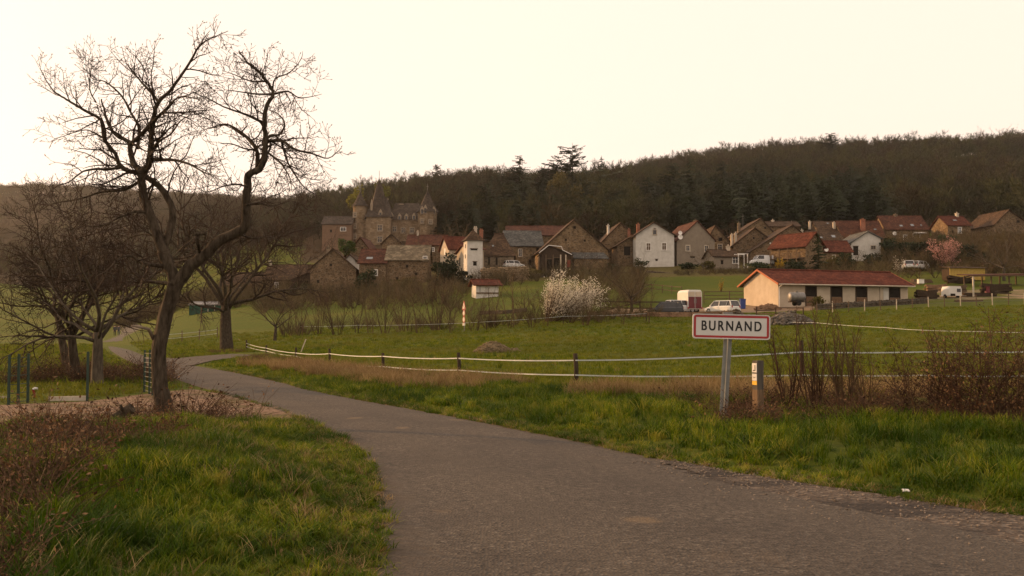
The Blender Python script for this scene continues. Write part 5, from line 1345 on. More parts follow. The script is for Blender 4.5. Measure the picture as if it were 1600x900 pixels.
ws_ = ground(725, 95.0)
wsn = thing("warning_sign", "distant pole with a red warning triangle and two round speed limit signs", "sign", ws_, R(-66))
m = MB(); m.tube([(0, .04, -.3), (0, .04, 2.75)], .04, 7); m.build("post", GALV, wsn)
def disc(r, z, y, mm, nm, par, n=20):
    m = MB(); m.prism([(r * math.cos(6.283 * i / n), y, z + r * math.sin(6.283 * i / n)) for i in range(n)], (0, .02, 0)); return m.build(nm, mm, par)
m = MB(); m.prism([(-.5, -.02, 2.05), (.5, -.02, 2.05), (0, -.02, 2.92)], (0, .03, 0)); tri = m.build("warning_triangle", SRED, wsn)
m = MB(); m.prism([(-.33, -.026, 2.15), (.33, -.026, 2.15), (0, -.026, 2.72)], (0, .01, 0)); m.build("face", SWHITE, tri)
for z, s in ((1.72, "50"), (1.12, "3,5t")):
    d_ = disc(.32, z, -.02, SRED, "round_sign", wsn); disc(.225, z, -.027, SWHITE, "face", d_)
m = MB(); m.box((0, -.01, .66), (.62, .03, .24)); m.build("plate", SWHITE, wsn)

# ------------------------------------------------------------------ fences
TAPE = mat("white_tape", (.36, .40, .39), (.48, .52, .51), 3, .6, 0, .3)
FPOST = mat("fence_post_wood", (.026, .019, .012), (.062, .046, .030), 6, .9, .01, .1, 5, 'Object', (5, 5, .6))
fence = thing("electric_tape_fence", "paddock fence of dark posts carrying two white tapes beside the road", "fence", flat(900, 602))
fo_ = fence.location
def tape(parent, org, P, wd=.035, m=TAPE, name="tape", sag=.05):
    mb = MB(); pts = []
    for a, b in zip(P[:-1], P[1:]):
        for j in range(8):
            t = j / 8; q = a.lerp(b, t); q.z -= sag * 4 * t * (1 - t) * min(1, (b - a).length / 8); pts.append(q - org)
    pts.append(P[-1] - org)
    for a, b in zip(pts[:-1], pts[1:]):
        mb.add([a + Vector((0, -.004, -wd)), b + Vector((0, -.004, -wd)), b + Vector((0, -.004, 0)), a + Vector((0, -.004, 0)), a + Vector((0, .004, -wd)), b + Vector((0, .004, -wd)), b + Vector((0, .004, 0)), a + Vector((0, .004, 0))],
               [(0, 1, 2, 3), (7, 6, 5, 4), (3, 2, 6, 7), (0, 4, 5, 1)])
    return mb.build(name, m, parent)
PT = [(385, 532, 549), (416, 540, 553), (462, 544, 561), (515, 546, 568), (598, 553, 580), (717, 553, 591), (900, 555, 603), (1253, 536, 604), (1640, 540, 605)]
for i, (u, t_, b_) in enumerate(PT):
    g = flat(u, b_); g.z = hz(g.x, g.y); h_ = at(u, t_, g.y).z
    m = MB(); h_ *= 1.06; r0 = .06 if i < 6 else .066
    m.tube([g - fo_ + Vector((0, 0, -.2)), g - fo_ + Vector((.01, 0, h_ * .5)), Vector((g.x + rng.uniform(-.02, .02), g.y, h_)) - fo_], [r0 * 1.05, r0, r0 * .95], 8); m.build("post", FPOST, fence, True)
    for k in (.5, .88):
        q = MB(); q.tube([Vector((g.x - .01, g.y - r0 - .03, h_ * k)) - fo_, Vector((g.x - .01, g.y - r0 + .01, h_ * k)) - fo_], [.022, .018], 6); q.build("insulator", SBLK, fence)
up = [(385, 536), (416, 543.5), (462, 551), (515, 552), (598, 556), (717, 559), (900, 562), (1083, 557.5), (1253, 549), (1440, 549), (1640, 548)]
lo = [(385, 541), (416, 548), (462, 556), (515, 566), (598, 572), (717, 577.5), (900, 585), (1080, 587), (1253, 585), (1440, 585.5), (1640, 586)]
def fdepth(u): return float(np.interp(u, [p[0] for p in PT], [flat(p[0], p[2]).y for p in PT])) - .075
for P in (up, lo): tape(fence, fo_, [at(u, v, fdepth(u)) for u, v in P])
m = MB(); g = flat(470, 560); m.tube([at(468, 556, g.y + 6) - fo_, at(478, 530, g.y + 6) - fo_], .035, 6); m.build("leaning_stake", PALE, fence)

f2 = thing("electric_tape_fence", "far fence of thin stakes and slack white tape on the field right of the sign", "fence", ground(1200, 88)); o2 = f2.location
P2 = [(1190, 500, 92), (1271, 502, 86), (1384, 510, 76), (1441, 514, 72), (1530, 516, 69), (1640, 518, 66)]
for (u, v, d) in P2:
    g = ground(u, d); m = MB(); m.tube([g - o2 + Vector((0, 0, -.2)), at(u, v - 1.5, d) - o2], [.045, .04], 6); m.build("post", WOODM, f2)
tape(f2, o2, [at(u, v + 1.5, d - .06) for u, v, d in P2], .028); tape(f2, o2, [at(u, v + 9, d - .06) for u, v, d in P2[2:]], .024)
f3 = thing("electric_tape_fence", "low white tape strung through the bare hedge behind the paddock", "fence", ground(600, 92)); o3 = f3.location
P3 = [(470, 100), (560, 97), (650, 95), (760, 95), (880, 97), (1010, 100)]
P3w = []
for (u, d) in P3:
    g = ground(u, d); m = MB(); m.tube([g - o3 + Vector((0, 0, -.2)), g - o3 + Vector((0, 0, .95))], .04, 6); m.build("post", FPOST, f3); P3w.append(g + Vector((0, -.06, .8)))
tape(f3, o3, P3w, .03); 
f4 = thing("wire_fence", "thin staked fence on the green field left of the leaning walnut", "fence", ground(280, 100)); o4 = f4.location
P4 = []
for (u, d) in ((262, 96), (285, 97), (312, 99), (340, 102)):
    g = ground(u, d); m = MB(); m.tube([g - o4 + Vector((0, 0, -.2)), g - o4 + Vector((0, 0, 1.1))], .05, 6); m.build("post", WOODM, f4); P4.append(g + Vector((0, -.07, .85)))
tape(f4, o4, P4, .03); tape(f4, o4, [p - Vector((0, 0, .4)) for p in P4], .03)

def rail_fence(name, label, P, hgt, rails, mm, pw=.11, every=2.4, brace=()):
    o = thing(name, label, "fence", P[0]); b = P[0]; last = None
    for a, e in zip(P[:-1], P[1:]):
        n = max(1, round((e - a).length / every))
        for i in range(n + 1):
            if i == 0 and last is not None: continue
            q = a.lerp(e, i / n); q.z = hz(q.x, q.y) if q.y > 40 else q.z
            m = MB(); m.box(q - b + Vector((0, 0, hgt / 2 - .15)), (pw, pw, hgt + .3)); m.build("post", mm, o)
            if last is not None:
                for k in rails:
                    m = MB(); m.bar(last - b + Vector((0, -pw * .6, hgt * k)), q - b + Vector((0, -pw * .6, hgt * k)), .035, pw * .9); m.build("rail", mm, o)
                if i in brace:
                    m = MB(); m.bar(last - b + Vector((0, -pw * .9, hgt * .15)), q - b + Vector((0, -pw * .9, hgt * .92)), .035, pw * .8); m.build("brace", mm, o)
            last = q
    return o
rail_fence("wooden_rail_fence", "dark rail fence with a diagonal brace along the dirt yard", [row(938, 112), row(1000, 111.5), row(1062, 111)], 1.45, (.45, .92), DARKW, .14, 3.0, (1, 2))
rail_fence("wooden_rail_fence", "pale rail fence climbing the green slope under the white house", [row(1002, 150), row(1035, 146), row(1065, 142)], 1.2, (.4, .9), WOODM, .1, 2.6)
rail_fence("wooden_rail_fence", "dark metal looking rail fence in front of the stable yard", [row(1182, 98), row(1212, 95), row(1255, 93)], 1.35, (.5, .95), mat("rusty_rail", (.03, .018, .014), (.06, .035, .025), 4, .7), .09, 2.2)
rail_fence("wooden_rail_fence", "grey rails with crossed poles left of the stable", [row(1100, 127), row(1140, 126), row(1165, 125)], 1.5, (.35, .65, .95), WOODM, .1, 2.4)
wf = thing("wire_fence", "pale stakes and wires along the bank under the dark stone wall", "fence", row(1276, 107)); wo = wf.location; W_ = []
for i in range(15):
    u = 1276 + i * 25; g = row(u, 105 + i * .35); m = MB(); m.tube([g - wo + Vector((0, 0, -.2)), g - wo + Vector((rng.uniform(-.05, .05), 0, 1.15 + rng.uniform(-.1, .15)))], .05, 6); m.build("post", PALE if i % 2 else WOODM, wf); W_.append(g)
for k in (.45, .9):
    m = MB(); m.tube([g - wo + Vector((0, -.06, k)) for g in W_], .010, 4); m.build("wire", ZINC, wf)
GRN_P = mat("green_coated_steel", (.010, .028, .018), (.018, .042, .028), 4, .5, 0, .4)
mf = thing("mesh_fence", "dark green wire mesh fence posts along the back of the gravel lay-by", "fence", flat(15, 632)); mo = mf.location; MPs = []
for (u, t_, b_) in ((-40, 556, 634), (14, 558, 633), (29, 557, 632), (44, 556, 630), (137, 553, 627), (226, 550, 613), (234, 550, 616), (239, 550, 618), (244, 551, 619)):
    g = flat(u, b_); tp_ = at(u, t_, g.y); m = MB(); m.box((g + tp_) / 2 - mo, (.045, .045, tp_.z + .1)); m.build("post", GRN_P, mf); MPs.append((g, tp_))
for a, e in ((5, 6), (6, 7), (7, 8), (1, 2), (2, 3)):
    for k in np.linspace(.06, .97, 9 if a > 4 else 6):
        m = MB(); m.bar(MPs[a][0].lerp(MPs[a][1], k) - mo, MPs[e][0].lerp(MPs[e][1], k) - mo, .014, .014); m.build("wire", GRN_P, mf)
for (u0, v0, u1, v1, lab) in ((-30, 627, 14, 626.5, "pale edging plank lying left of the green fence posts"), (76, 627.5, 136, 626, "pale edging plank lying between the green fence posts")):
    a, b = flat(u0, v0), flat(u1, v1); m = MB(); m.bar(a + Vector((0, 0, .05)), b + Vector((0, 0, .05)), .06, .12); tag(m.build("edging_plank", PALE), lab, "plank")
g = flat(57, 625); t = thing("red_standpipe", "small leaning red standpipe with a white cap by the green mesh fence", "standpipe", g)
m = MB(); m.tube([(0, 0, -.1), (-.04, 0, .12), (-.08, 0, .24)], [.035, .03, .028], 8); m.build("pipe", mat("faded_red", (.13, .02, .015), (.18, .03, .02)), t)
m = MB(); m.tube([(-.08, 0, .24), (-.04, 0, .265), (.02, 0, .26)], [.028, .028, .022], 8); m.build("cap", SWHITE, t)

# ------------------------------------------------------------------ vehicles
TYRE = mat("tyre_rubber", (.012, .012, .012), (.022, .021, .020), 6, .9)
RIMM = mat("wheel_rim", (.30, .30, .30), (.42, .42, .41), 5, .4, 0, .5, metal=.6)
LRED = mat("tail_lamp", (.30, .015, .012), (.38, .03, .02), 3, .3, 0, .5)
CLR = mat("lamp_glass", (.45, .46, .45), (.55, .56, .55), 3, .2, 0, .5)
def paint(nm, c): return mat(nm, tuple(x * .93 for x in c), c, 1.5, .35, 0, .5)
def wheel(t, x, y, r=.30, w_=.19):
    m = MB(); n = 16
    prof = [(r * .62, -w_ / 2), (r * .95, -w_ / 2), (r, -w_ * .3), (r, w_ * .3), (r * .95, w_ / 2), (r * .62, w_ / 2)]
    for q, z in prof:
        for j in range(n): a = 6.283 * j / n; m.v.append((x + q * math.cos(a), y + z, r + q * math.sin(a)))
    for i in range(len(prof)):
        i2 = (i + 1) % len(prof)
        for j in range(n): j2 = (j + 1) % n; m.f.append((i * n + j, i * n + j2, i2 * n + j2, i2 * n + j)); m.m.append(0)
    o = m.build("wheel", TYRE, t)
    q = MB(); q.prism([(x + r * .6 * math.cos(6.283 * j / 12), y - w_ * .42, r + r * .6 * math.sin(6.283 * j / 12)) for j in range(12)], (0, w_ * .84, 0)); q.build("rim", RIMM, o)
def loft(m, secs, mi=0):
    n = len(secs[0]); b = len(m.v)
    for s_ in secs: m.v.extend([tuple(p) for p in s_])
    for i in range(len(secs) - 1):
        for j in range(n): j2 = (j + 1) % n; m.f.append((b + i * n + j, b + i * n + j2, b + (i + 1) * n + j2, b + (i + 1) * n + j)); m.m.append(mi)
    m.f.append(tuple(b + j for j in range(n - 1, -1, -1))); m.m.append(mi); m.f.append(tuple(b + (len(secs) - 1) * n + j for j in range(n))); m.m.append(mi)
def car(name, label, loc, rz, col, L=3.9, W=1.66, Ht=1.42, cat="car", van=False, group=None):
    """nose towards +x"""
    t = thing(name, label, cat, loc, rz, group); pm = paint(name + "_paint_%d" % len(bpy.data.materials), col); m = MB(); hl, hw = L / 2, W / 2
    def sec(x, z0, z1, w_): return [(x, -w_ * .92, z0), (x, -w_, z0 + .18), (x, -w_, z1 - .12), (x, -w_ * .93, z1), (x, w_ * .93, z1), (x, w_, z1 - .12), (x, w_, z0 + .18), (x, w_ * .92, z0)]
    belt = Ht * .60
    loft(m, [sec(-hl, .34, belt * .80, hw * .84), sec(-hl + .08, .24, belt * .98, hw * .93), sec(-hl + .5, .19, belt, hw), sec(0, .18, belt * .99, hw), sec(hl - 1.1, .18, belt * .97, hw), sec(hl - .55, .19, belt * .86, hw * .96), sec(hl - .12, .24, belt * .70, hw * .86), sec(hl, .32, belt * .58, hw * .76)])
    m.build("body", pm, t, False)
    rx0, rx1 = (-hl + .08, hl - 1.25) if van else (-hl + .22, hl - 1.35)
    rb0, rb1 = (-hl + .03, hl - .78) if van else (-hl + .05, hl - .85)
    def cab(x0, x1, y, z): return [(x0, -y, z), (x1, -y * .96, z), (x1, y * .96, z), (x0, y, z)]
    g = MB(); lo_, hi_ = cab(rb0, rb1, hw * .90, belt - .03), cab(rx0 + .1, rx1 - .1, hw * .76, Ht - .05)
    g.add(lo_ + hi_, [(3, 2, 1, 0), (4, 5, 6, 7), (0, 1, 5, 4), (1, 2, 6, 5), (2, 3, 7, 6), (3, 0, 4, 7)]); g.build("window", GLASS, t)
    r_ = MB(); r_.add(cab(rx0, rx1, hw * .80, Ht - .06) + cab(rx0 + .12, rx1 - .2, hw * .68, Ht), [(3, 2, 1, 0), (4, 5, 6, 7), (0, 1, 5, 4), (1, 2, 6, 5), (2, 3, 7, 6), (3, 0, 4, 7)]); ro_ = r_.build("roof", pm, t)
    p_ = MB()
    for s_ in (-1, 1):
        p_.bar((rb0 + .02, s_ * hw * .90, belt - .03), (rx0 + .06, s_ * hw * .79, Ht - .04), .09, .09); p_.bar((rb1, s_ * hw * .88, belt - .03), (rx1 - .06, s_ * hw * .77, Ht - .04), .06, .06)
        xm = -.2; p_.bar((xm, s_ * hw * .91, belt - .03), (xm - .05, s_ * hw * .785, Ht - .04), .09, .05); p_.bar((-hl + .75, s_ * hw * .91, belt - .03), (-hl + .62, s_ * hw * .785, Ht - .04), .16, .05)
        if van: p_.prism([(rb0, s_ * hw * .91, belt - .02), (-.1, s_ * hw * .91, belt - .02), (-.15, s_ * hw * .79, Ht - .04), (rx0 + .05, s_ * hw * .79, Ht - .04)], (0, s_ * .03, 0))
    p_.build("pillars", pm, t)
    for s_ in (-1, 1):
        q = MB(); q.box((-hl + .06, s_ * hw * .74, belt * .86), (.12, .16, .26)); q.build("tail_light", LRED, t)
        q = MB(); q.box((hl - .12, s_ * hw * .62, belt * .64), (.2, .3, .14)); q.build("headlight", CLR, t)
        q = MB(); q.box((rb1 - .25, s_ * (hw + .07), belt + .03), (.1, .16, .12)); q.build("wing_mirror", pm, t)
        for x in (-hl + .68, hl - .74): wheel(t, x, s_ * (hw - .10))
    q = MB(); q.box((-hl + .0, 0, .42), (.1, W * .84, .18)); q.build("bumper", pm, t)
    q = MB(); q.box((-hl + .015, 0, .62), (.06, .5, .12)); q.build("number_plate", SWHITE, t)
    return t
def on(px, py, d): return at(px, py, d)
def yaw_to(az): return R(90 - az)          # nose bearing measured clockwise from straight ahead
car("parked_car", "white hatchback parked tail to the road between the horse trailer and the stable", row(1128, 108.8, .02), R(128), (.62, .62, .58))
car("parked_car", "small white hatchback showing its roof above the retaining wall by the slate roofed house", at(803, 419, 187), R(20), (.60, .60, .57))
car("parked_van", "white van parked under the long low barn roof", at(1190, 414, 186), R(-165), (.60, .61, .60), 4.4, 1.7, 1.78, "van", True)
car("parked_car", "pale car with its back to the hedge under the pink blossom tree", at(1418, 421, 168), R(78), (.58, .58, .56), 4.0)
car("parked_car", "pale estate car with roof bars, nearer the pink blossom tree than its neighbour", at(1438, 421, 173), R(40), (.58, .58, .56), 4.3)
car("parked_car", "dark grey car behind the dark yard rails, only its roof showing", row(1040, 110.2), R(170), (.035, .038, .042), 3.9)
car("parked_car", "pale bonnet of a car tucked left of the horse trailer", row(1064, 113.2), R(15), (.50, .51, .50), 3.6)
# horse trailer seen from behind
ht = thing("horse_trailer", "white horse trailer with dark red rear doors standing in the dirt yard", "trailer", row(1086, 112.5), R(14))
TRW, TRR = paint("trailer_white", (.58, .56, .51)), mat("dark_red_doors", (.095, .010, .014), (.13, .016, .020), 3, .5, 0, .4)
w_, h_, L = 1.75, 2.15, 3.3
m = MB(); z0 = .42
secs = []
for y, k, zt in ((0, .97, h_ * .98), (.25, 1, h_), (L - .9, 1, h_), (L - .3, .93, h_ * .96), (L, .78, h_ * .8)):
    a = w_ / 2 * k; secs.append([(-a, y, z0), (a, y, z0), (a, y, zt * .88 + z0), (a * .85, y, zt + z0), (-a * .85, y, zt + z0), (-a, y, zt * .88 + z0)])
loft(m, secs); m.build("body", TRW, ht)
for s_ in (-1, 1):
    m = MB(); m.box((s_ * .40, -.02, z0 + .72), (.72, .06, 1.3)); d_ = m.build("door", TRR, ht)
    m = MB(); m.box((s_ * .12, -.07, z0 + .9), (.05, .05, .5)); m.build("handle", ZINC, d_)
    m = MB(); m.box((s_ * .40, -.02, z0 + 1.68), (.68, .05, .5)); m.build("top_panel", PL_CRM, ht)
    m = MB(); m.box((s_ * .82, -.02, z0 + .12), (.14, .06, .16)); m.build("tail_light", LRED, ht)
    for yy in (1.35, 2.1):
        q = MB(); q.lathe([(.30, -.09), (.32, 0), (.30, .09)], 14, (0, 0, 0)); o = q.build("wheel", TYRE, ht); o.rotation_euler = (0, R(90), 0); o.location = (s_ * .92, yy, .32)
    q = MB(); q.box((s_ * .92, 1.72, .68), (.26, 1.5, .06)); q.build("mudguard", TRR, ht)
m = MB(); m.box((-w_ / 2 - .012, 1.5, z0 + .5), (.02, 2.6, .7)); m.build("red_side_panel", TRR, ht)
m = MB(); m.box((w_ / 2 + .012, 1.2, z0 + 1.35), (.02, .5, .35)); m.build("side_badge", TRR, ht)
m = MB(); m.bar((0, L - .1, .45), (0, L + 1.2, .45), .1, .1); m.build("drawbar", ZINC, ht)
# little white caravan
cv = thing("small_caravan", "small white box trailer with one dark window among the stacked junk", "trailer", at(1493, 466.5, 122), R(10))
m = MB(); loft(m, [[(-.85, y, .35), (.85, y, .35), (.85, y, 1.15), (.7, y, 1.5), (-.7, y, 1.5), (-.85, y, 1.15)] for y in (0, 1.6)]); m.build("body", TRW, cv)
m = MB(); m.box((.45, -.02, 1.0), (.5, .05, .42)); m.build("window", GLASS, cv)
for s_ in (-1, 1):
    q = MB(); q.lathe([(.26, -.08), (.28, 0), (.26, .08)], 12, (0, 0, 0)); o = q.build("wheel", TYRE, cv); o.rotation_euler = (0, R(90), 0); o.location = (s_ * .86, .8, .28)
m = MB(); m.box((-.35, -.03, .45), (.6, .05, .3)); m.build("wheel_arch", DARK, cv); m = MB(); m.bar((.85, .8, .38), (2.0, .8, .38), .08, .08); m.build("drawbar", ZINC, cv)
# water tank, bin, junk by the stable
tk = thing("water_tanker", "grey metal water tank on a wheeled frame in front of the stable", "tank", at(1245, 478, 111.5), R(12))
m = MB(); n = 16
m.lathe([(.25, -.95), (.48, -.85), (.52, -.8), (.52, .8), (.48, .85), (.25, .95)], n); o = m.build("tank", ZINC, tk, True); o.rotation_euler = (0, R(90), 0); o.location = (0, 0, 1.0)
m = MB(); m.lathe([(.14, 0), (.16, .12)], 10, (0, 0, 1.5)); m.build("hatch", ZINC, tk); m = MB(); m.box((0, 0, .45), (1.7, .8, .1)); m.build("frame", DARKW, tk)
m = MB(); m.bar((.9, 0, .45), (1.7, 0, .4), .08, .08); m.build("drawbar", DARKW, tk)
for s_ in (-1, 1):
    q = MB(); q.lathe([(.28, -.08), (.3, 0), (.28, .08)], 12); o = q.build("wheel", TYRE, tk); o.rotation_euler = (R(90), 0, 0); o.location = (0, s_ * .5, .3)
b = thing("blue_bin", "tall blue plastic bin at the sunlit corner of the stable", "bin", at(1160.5, 481, 115.5))
m = MB(); m.add([(-.26, -.26, -.1), (.26, -.26, -.1), (.26, .26, -.1), (-.26, .26, -.1), (-.3, -.3, .95), (.3, -.3, .95), (.3, .3, .95), (-.3, .3, .95)], [(3, 2, 1, 0), (4, 5, 6, 7), (0, 1, 5, 4), (1, 2, 6, 5), (2, 3, 7, 6), (3, 0, 4, 7)]); m.build("body", BLUE, b)
m = MB(); m.box((0, 0, .99), (.66, .66, .07)); m.build("lid", BLUE, b)
b = thing("blue_barrel", "small blue barrel standing behind the dark yard rails", "barrel", row(1041, 113.5)); m = MB(); m.lathe([(.27, 0), (.31, .1), (.3, .3), (.32, .45), (.3, .6), (.31, .85), (.27, .92)], 14); m.build("body", BLUE, b); m = MB(); m.lathe([(.28, .92), (.28, .96)], 14); m.build("lid", BLUE, b)
def heap(name, label, cat, c, rx, ry, h, m, n, seed, sr):
    r = random.Random(seed); k = MB(); g = Vector(c); o = thing(name, label, cat, g)
    core = MB(); core.lathe([(1.0, -.25), (.8, .35), (.5, .75), (.15, .93)], 12); c_ = core.build("core", m, o); c_.scale = (rx * .93, ry * .93, h)
    for i in range(n):
        a, q = r.uniform(0, 6.283), math.sqrt(r.random()); z = h * max(0, 1 - q ** 1.6) * r.uniform(.85, 1.08)
        k.rock((q * rx * math.cos(a), q * ry * math.sin(a), z), sr * r.uniform(.5, 1.3), r)
    tag(k.build("lumps", m, o), kind='stuff'); return o
g = row(1232, 90); heap("stone_pile", "grey stone pile in the field just right of the town sign", "stone pile", g, 2.4, 1.6, 1.15, mat("pile_stone", (.055, .047, .038), (.17, .15, .125), 2, .95, .03, jit=0), 420, 3, .17)
heap("rubble_heap", "low brown rubble heap against the sunlit stable gable", "rubble heap", at(1200, 483, 112), 1.6, 1.0, .55, RUB_B, 120, 4, .14)
g = row(770, 58); MUCK = mat("dry_straw_manure", (.10, .074, .040), (.21, .16, .092), 5, .95, .05)
hp = heap("straw_heap", "rounded heap of brown straw on the green paddock behind the tape", "straw heap", g, 1.15, .9, .62, MUCK, 260, 6, .09)
heap("straw_heap", "small low lump of straw to the right of the rounded heap", "straw heap", row(802, 58.4), .5, .4, .22, MUCK, 60, 7, .07)
g = row(1188, 96); heap("rubble_heap", "dark stony lump just behind the top of the town sign", "rubble heap", row(1150, 104), 1.0, .8, .75, RUB_D, 90, 8, .14)
# junk yard on the right: stacks of boards, tarps, posts
def lay(name, label, c, rz, n, L, w_, th, m, cat="timber stack", tilt=.0):
    o = thing(name, label, cat, c, rz); r = random.Random(int(L * 100) + n)
    for i in range(n):
        b_ = MB(); b_.box((r.uniform(-.15, .15), (i % 3 - 1) * w_ * 1.08, th * .5 + (i // 3) * th * 1.05), (L * r.uniform(.85, 1.05), w_, th), Matrix.Rotation(tilt * r.uniform(-1, 1), 3, 'Y')); b_.build("board", m, o)
    return o
YEL = mat("yellow_cladding", (.34, .23, .05), (.46, .33, .09), 4, .7)
ys = thing("yellow_shelter", "low yellow clad shelter with a brown sheet roof in the junk yard", "shelter", at(1485, 434.5, 150), R(8))
for i in range(22):
    m = MB(); m.box((i * .26, 0, .6), (.24, .05 + .04 * (i % 2), 1.75)); m.build("cladding_board", YEL, ys)
m = MB(); m.box((2.86, 1.2, .6), (5.6, 2.2, 1.6)); m.build("core", DARKW, ys); m = MB(); quad_slab(m, Vector((-.2, -.35, 1.5)), Vector((6.0, -.35, 1.5)), Vector((6.0, 2.6, 1.8)), Vector((-.2, 2.6, 1.8)), .08); m.build("roof", T_BRN, ys)
os_ = thing("open_shelter", "long open pole shelter with a rusty flat roof right of the yellow shelter", "shelter", at(1521, 450, 140), R(4)); zz = 19 / F * 140
for x in (0, 2.6, 5.2, 7.6):
    m = MB(); m.box((x, 0, zz / 2 - .2), (.16, .16, zz + .4)); m.build("post", WOODM, os_); m = MB(); m.box((x, 2.4, zz / 2 - .1), (.16, .16, zz + .4)); m.build("post", WOODM, os_)
m = MB(); quad_slab(m, Vector((-.8, -.5, zz)), Vector((8.4, -.5, zz + .15)), Vector((8.4, 3, zz + .45)), Vector((-.8, 3, zz + .3)), .1); m.build("roof", T_DRD, os_)
m = MB(); m.bar((-.8, -.52, zz - .08), (8.4, -.52, zz + .07), .05, .14); m.build("fascia_board", WOODM, os_)
lay("timber_stack", "pale boards stacked on the ground just right of the stable", at(1440, 444, 150), R(5), 9, 3.2, .35, .22, WOODM, tilt=.05)
lay("timber_stack", "orange brown boards beside the white crate", at(1428, 446, 148), R(-10), 6, 2.0, .3, .25, RUB_B, tilt=.05)
lay("timber_stack", "jumbled dark poles under the yellow shelter", at(1500, 443, 146), R(12), 14, 4.4, .3, .18, DARKW, tilt=.35)
lay("timber_stack", "long dark planks lying low in front of the open shelter", at(1530, 464, 124), R(0), 9, 4.2, .4, .16, DARKW, tilt=.03)
lay("timber_stack", "tan planks lying on the bank right of the box trailer", at(1513, 473, 116), R(4), 6, 3.2, .3, .16, WOODM, tilt=.03)
lay("timber_stack", "low pile of old logs right behind the dark stone wall", at(1447, 466, 122), R(2), 12, 2.8, .26, .22, DARKW, tilt=.12)
b = thing("white_crate", "white box crate on the ground right of the stable roof end", "crate", at(1438.5, 443, 146)); m = MB(); m.box((0, 0, .3), (.8, .6, .6)); m.build("body", WHITE, b); m = MB(); m.box((0, 0, .63), (.86, .66, .07)); m.build("lid", PALE, b)
b = thing("red_drum", "dark red drum at the foot of the open shelter posts", "drum", at(1543, 459, 128)); m = MB(); m.lathe([(.34, 0), (.36, .03), (.34, .3), (.36, .33), (.34, .6), (.36, .9)], 14); m.build("body", TRR, b); m = MB(); m.lathe([(.33, .9), (.33, .93)], 14); m.build("lid", TRR, b)
b = thing("yard_post", "tall dark post standing right of the box trailer", "post", at(1521, 462, 120)); m = MB(); m.box((0, 0, 1.1), (.16, .16, 2.4)); m.build("shaft", PALE, b); m = MB(); m.box((0, 0, 2.35), (.6, .2, .1)); m.build("cap_board", WOODM, b)
b = thing("fallen_branch", "sawn log stump among the brambles near the walnut trunk", "log", flat(196, 668)); b.location.z = .12
m = MB(); m.tube([(-.16, 0, .02), (-.05, .02, .10), (.10, 0, .2)], [.10, .095, .085], 9); m.build("log", BARK, b); m = MB(); m.tube([(0, 0, .12), (-.03, -.1, .2), (-.04, -.12, .26)], [.04, .03, .02], 6); m.build("side_stub", BARK, b)
b = flat(1415, 776); m = MB(); m.add([(-.05, -.03, 0), (.05, -.035, .0), (.055, .03, .012), (-.04, .035, .02), (-.05, -.03, .012), (.05, -.035, .014), (.055, .03, .03), (-.04, .035, .034)], [(3, 2, 1, 0), (4, 5, 6, 7), (0, 1, 5, 4), (1, 2, 6, 5), (2, 3, 7, 6), (3, 0, 4, 7)])
o = m.build("scrap_of_paper", WHITE); o.scale = (.65, .65, .65); o.location = b + Vector((0, 0, .05)); tag(o, "crumpled white scrap of paper on the road edge grass", "litter")

lay("timber_stack", "rust brown scrap boards between the white crate and the box trailer", at(1462, 455, 135), R(-6), 12, 2.6, .28, .2, RUB_B, tilt=.2)
lay("timber_stack", "dark jumbled scrap beams right of the tall yard post", at(1556, 457, 128), R(-12), 14, 3.6, .3, .2, DARKW, tilt=.3)
lay("timber_stack", "brown boards leaning low behind the box trailer", at(1490, 455, 131), R(3), 9, 3.4, .3, .22, WOODM, tilt=.12)
# loose stones on the shoulder
k = MB(); r = random.Random(4)
for i in range(700):
    j = r.randrange(k0, k1); t_ = r.random() ** 1.5; p = ER[j].lerp(SHL[j - k0], t_ * 1.6) + Vector((r.uniform(-.15, .15), r.uniform(-.15, .15), .03)); k.rock(p, r.uniform(.005, .015), r)
tag(k.build("loose_stones", mat("loose_stone", (.08, .065, .05), (.24, .205, .17), 9, .9)), "pale loose stones along the rut at the road edge", "stones", kind='stuff')

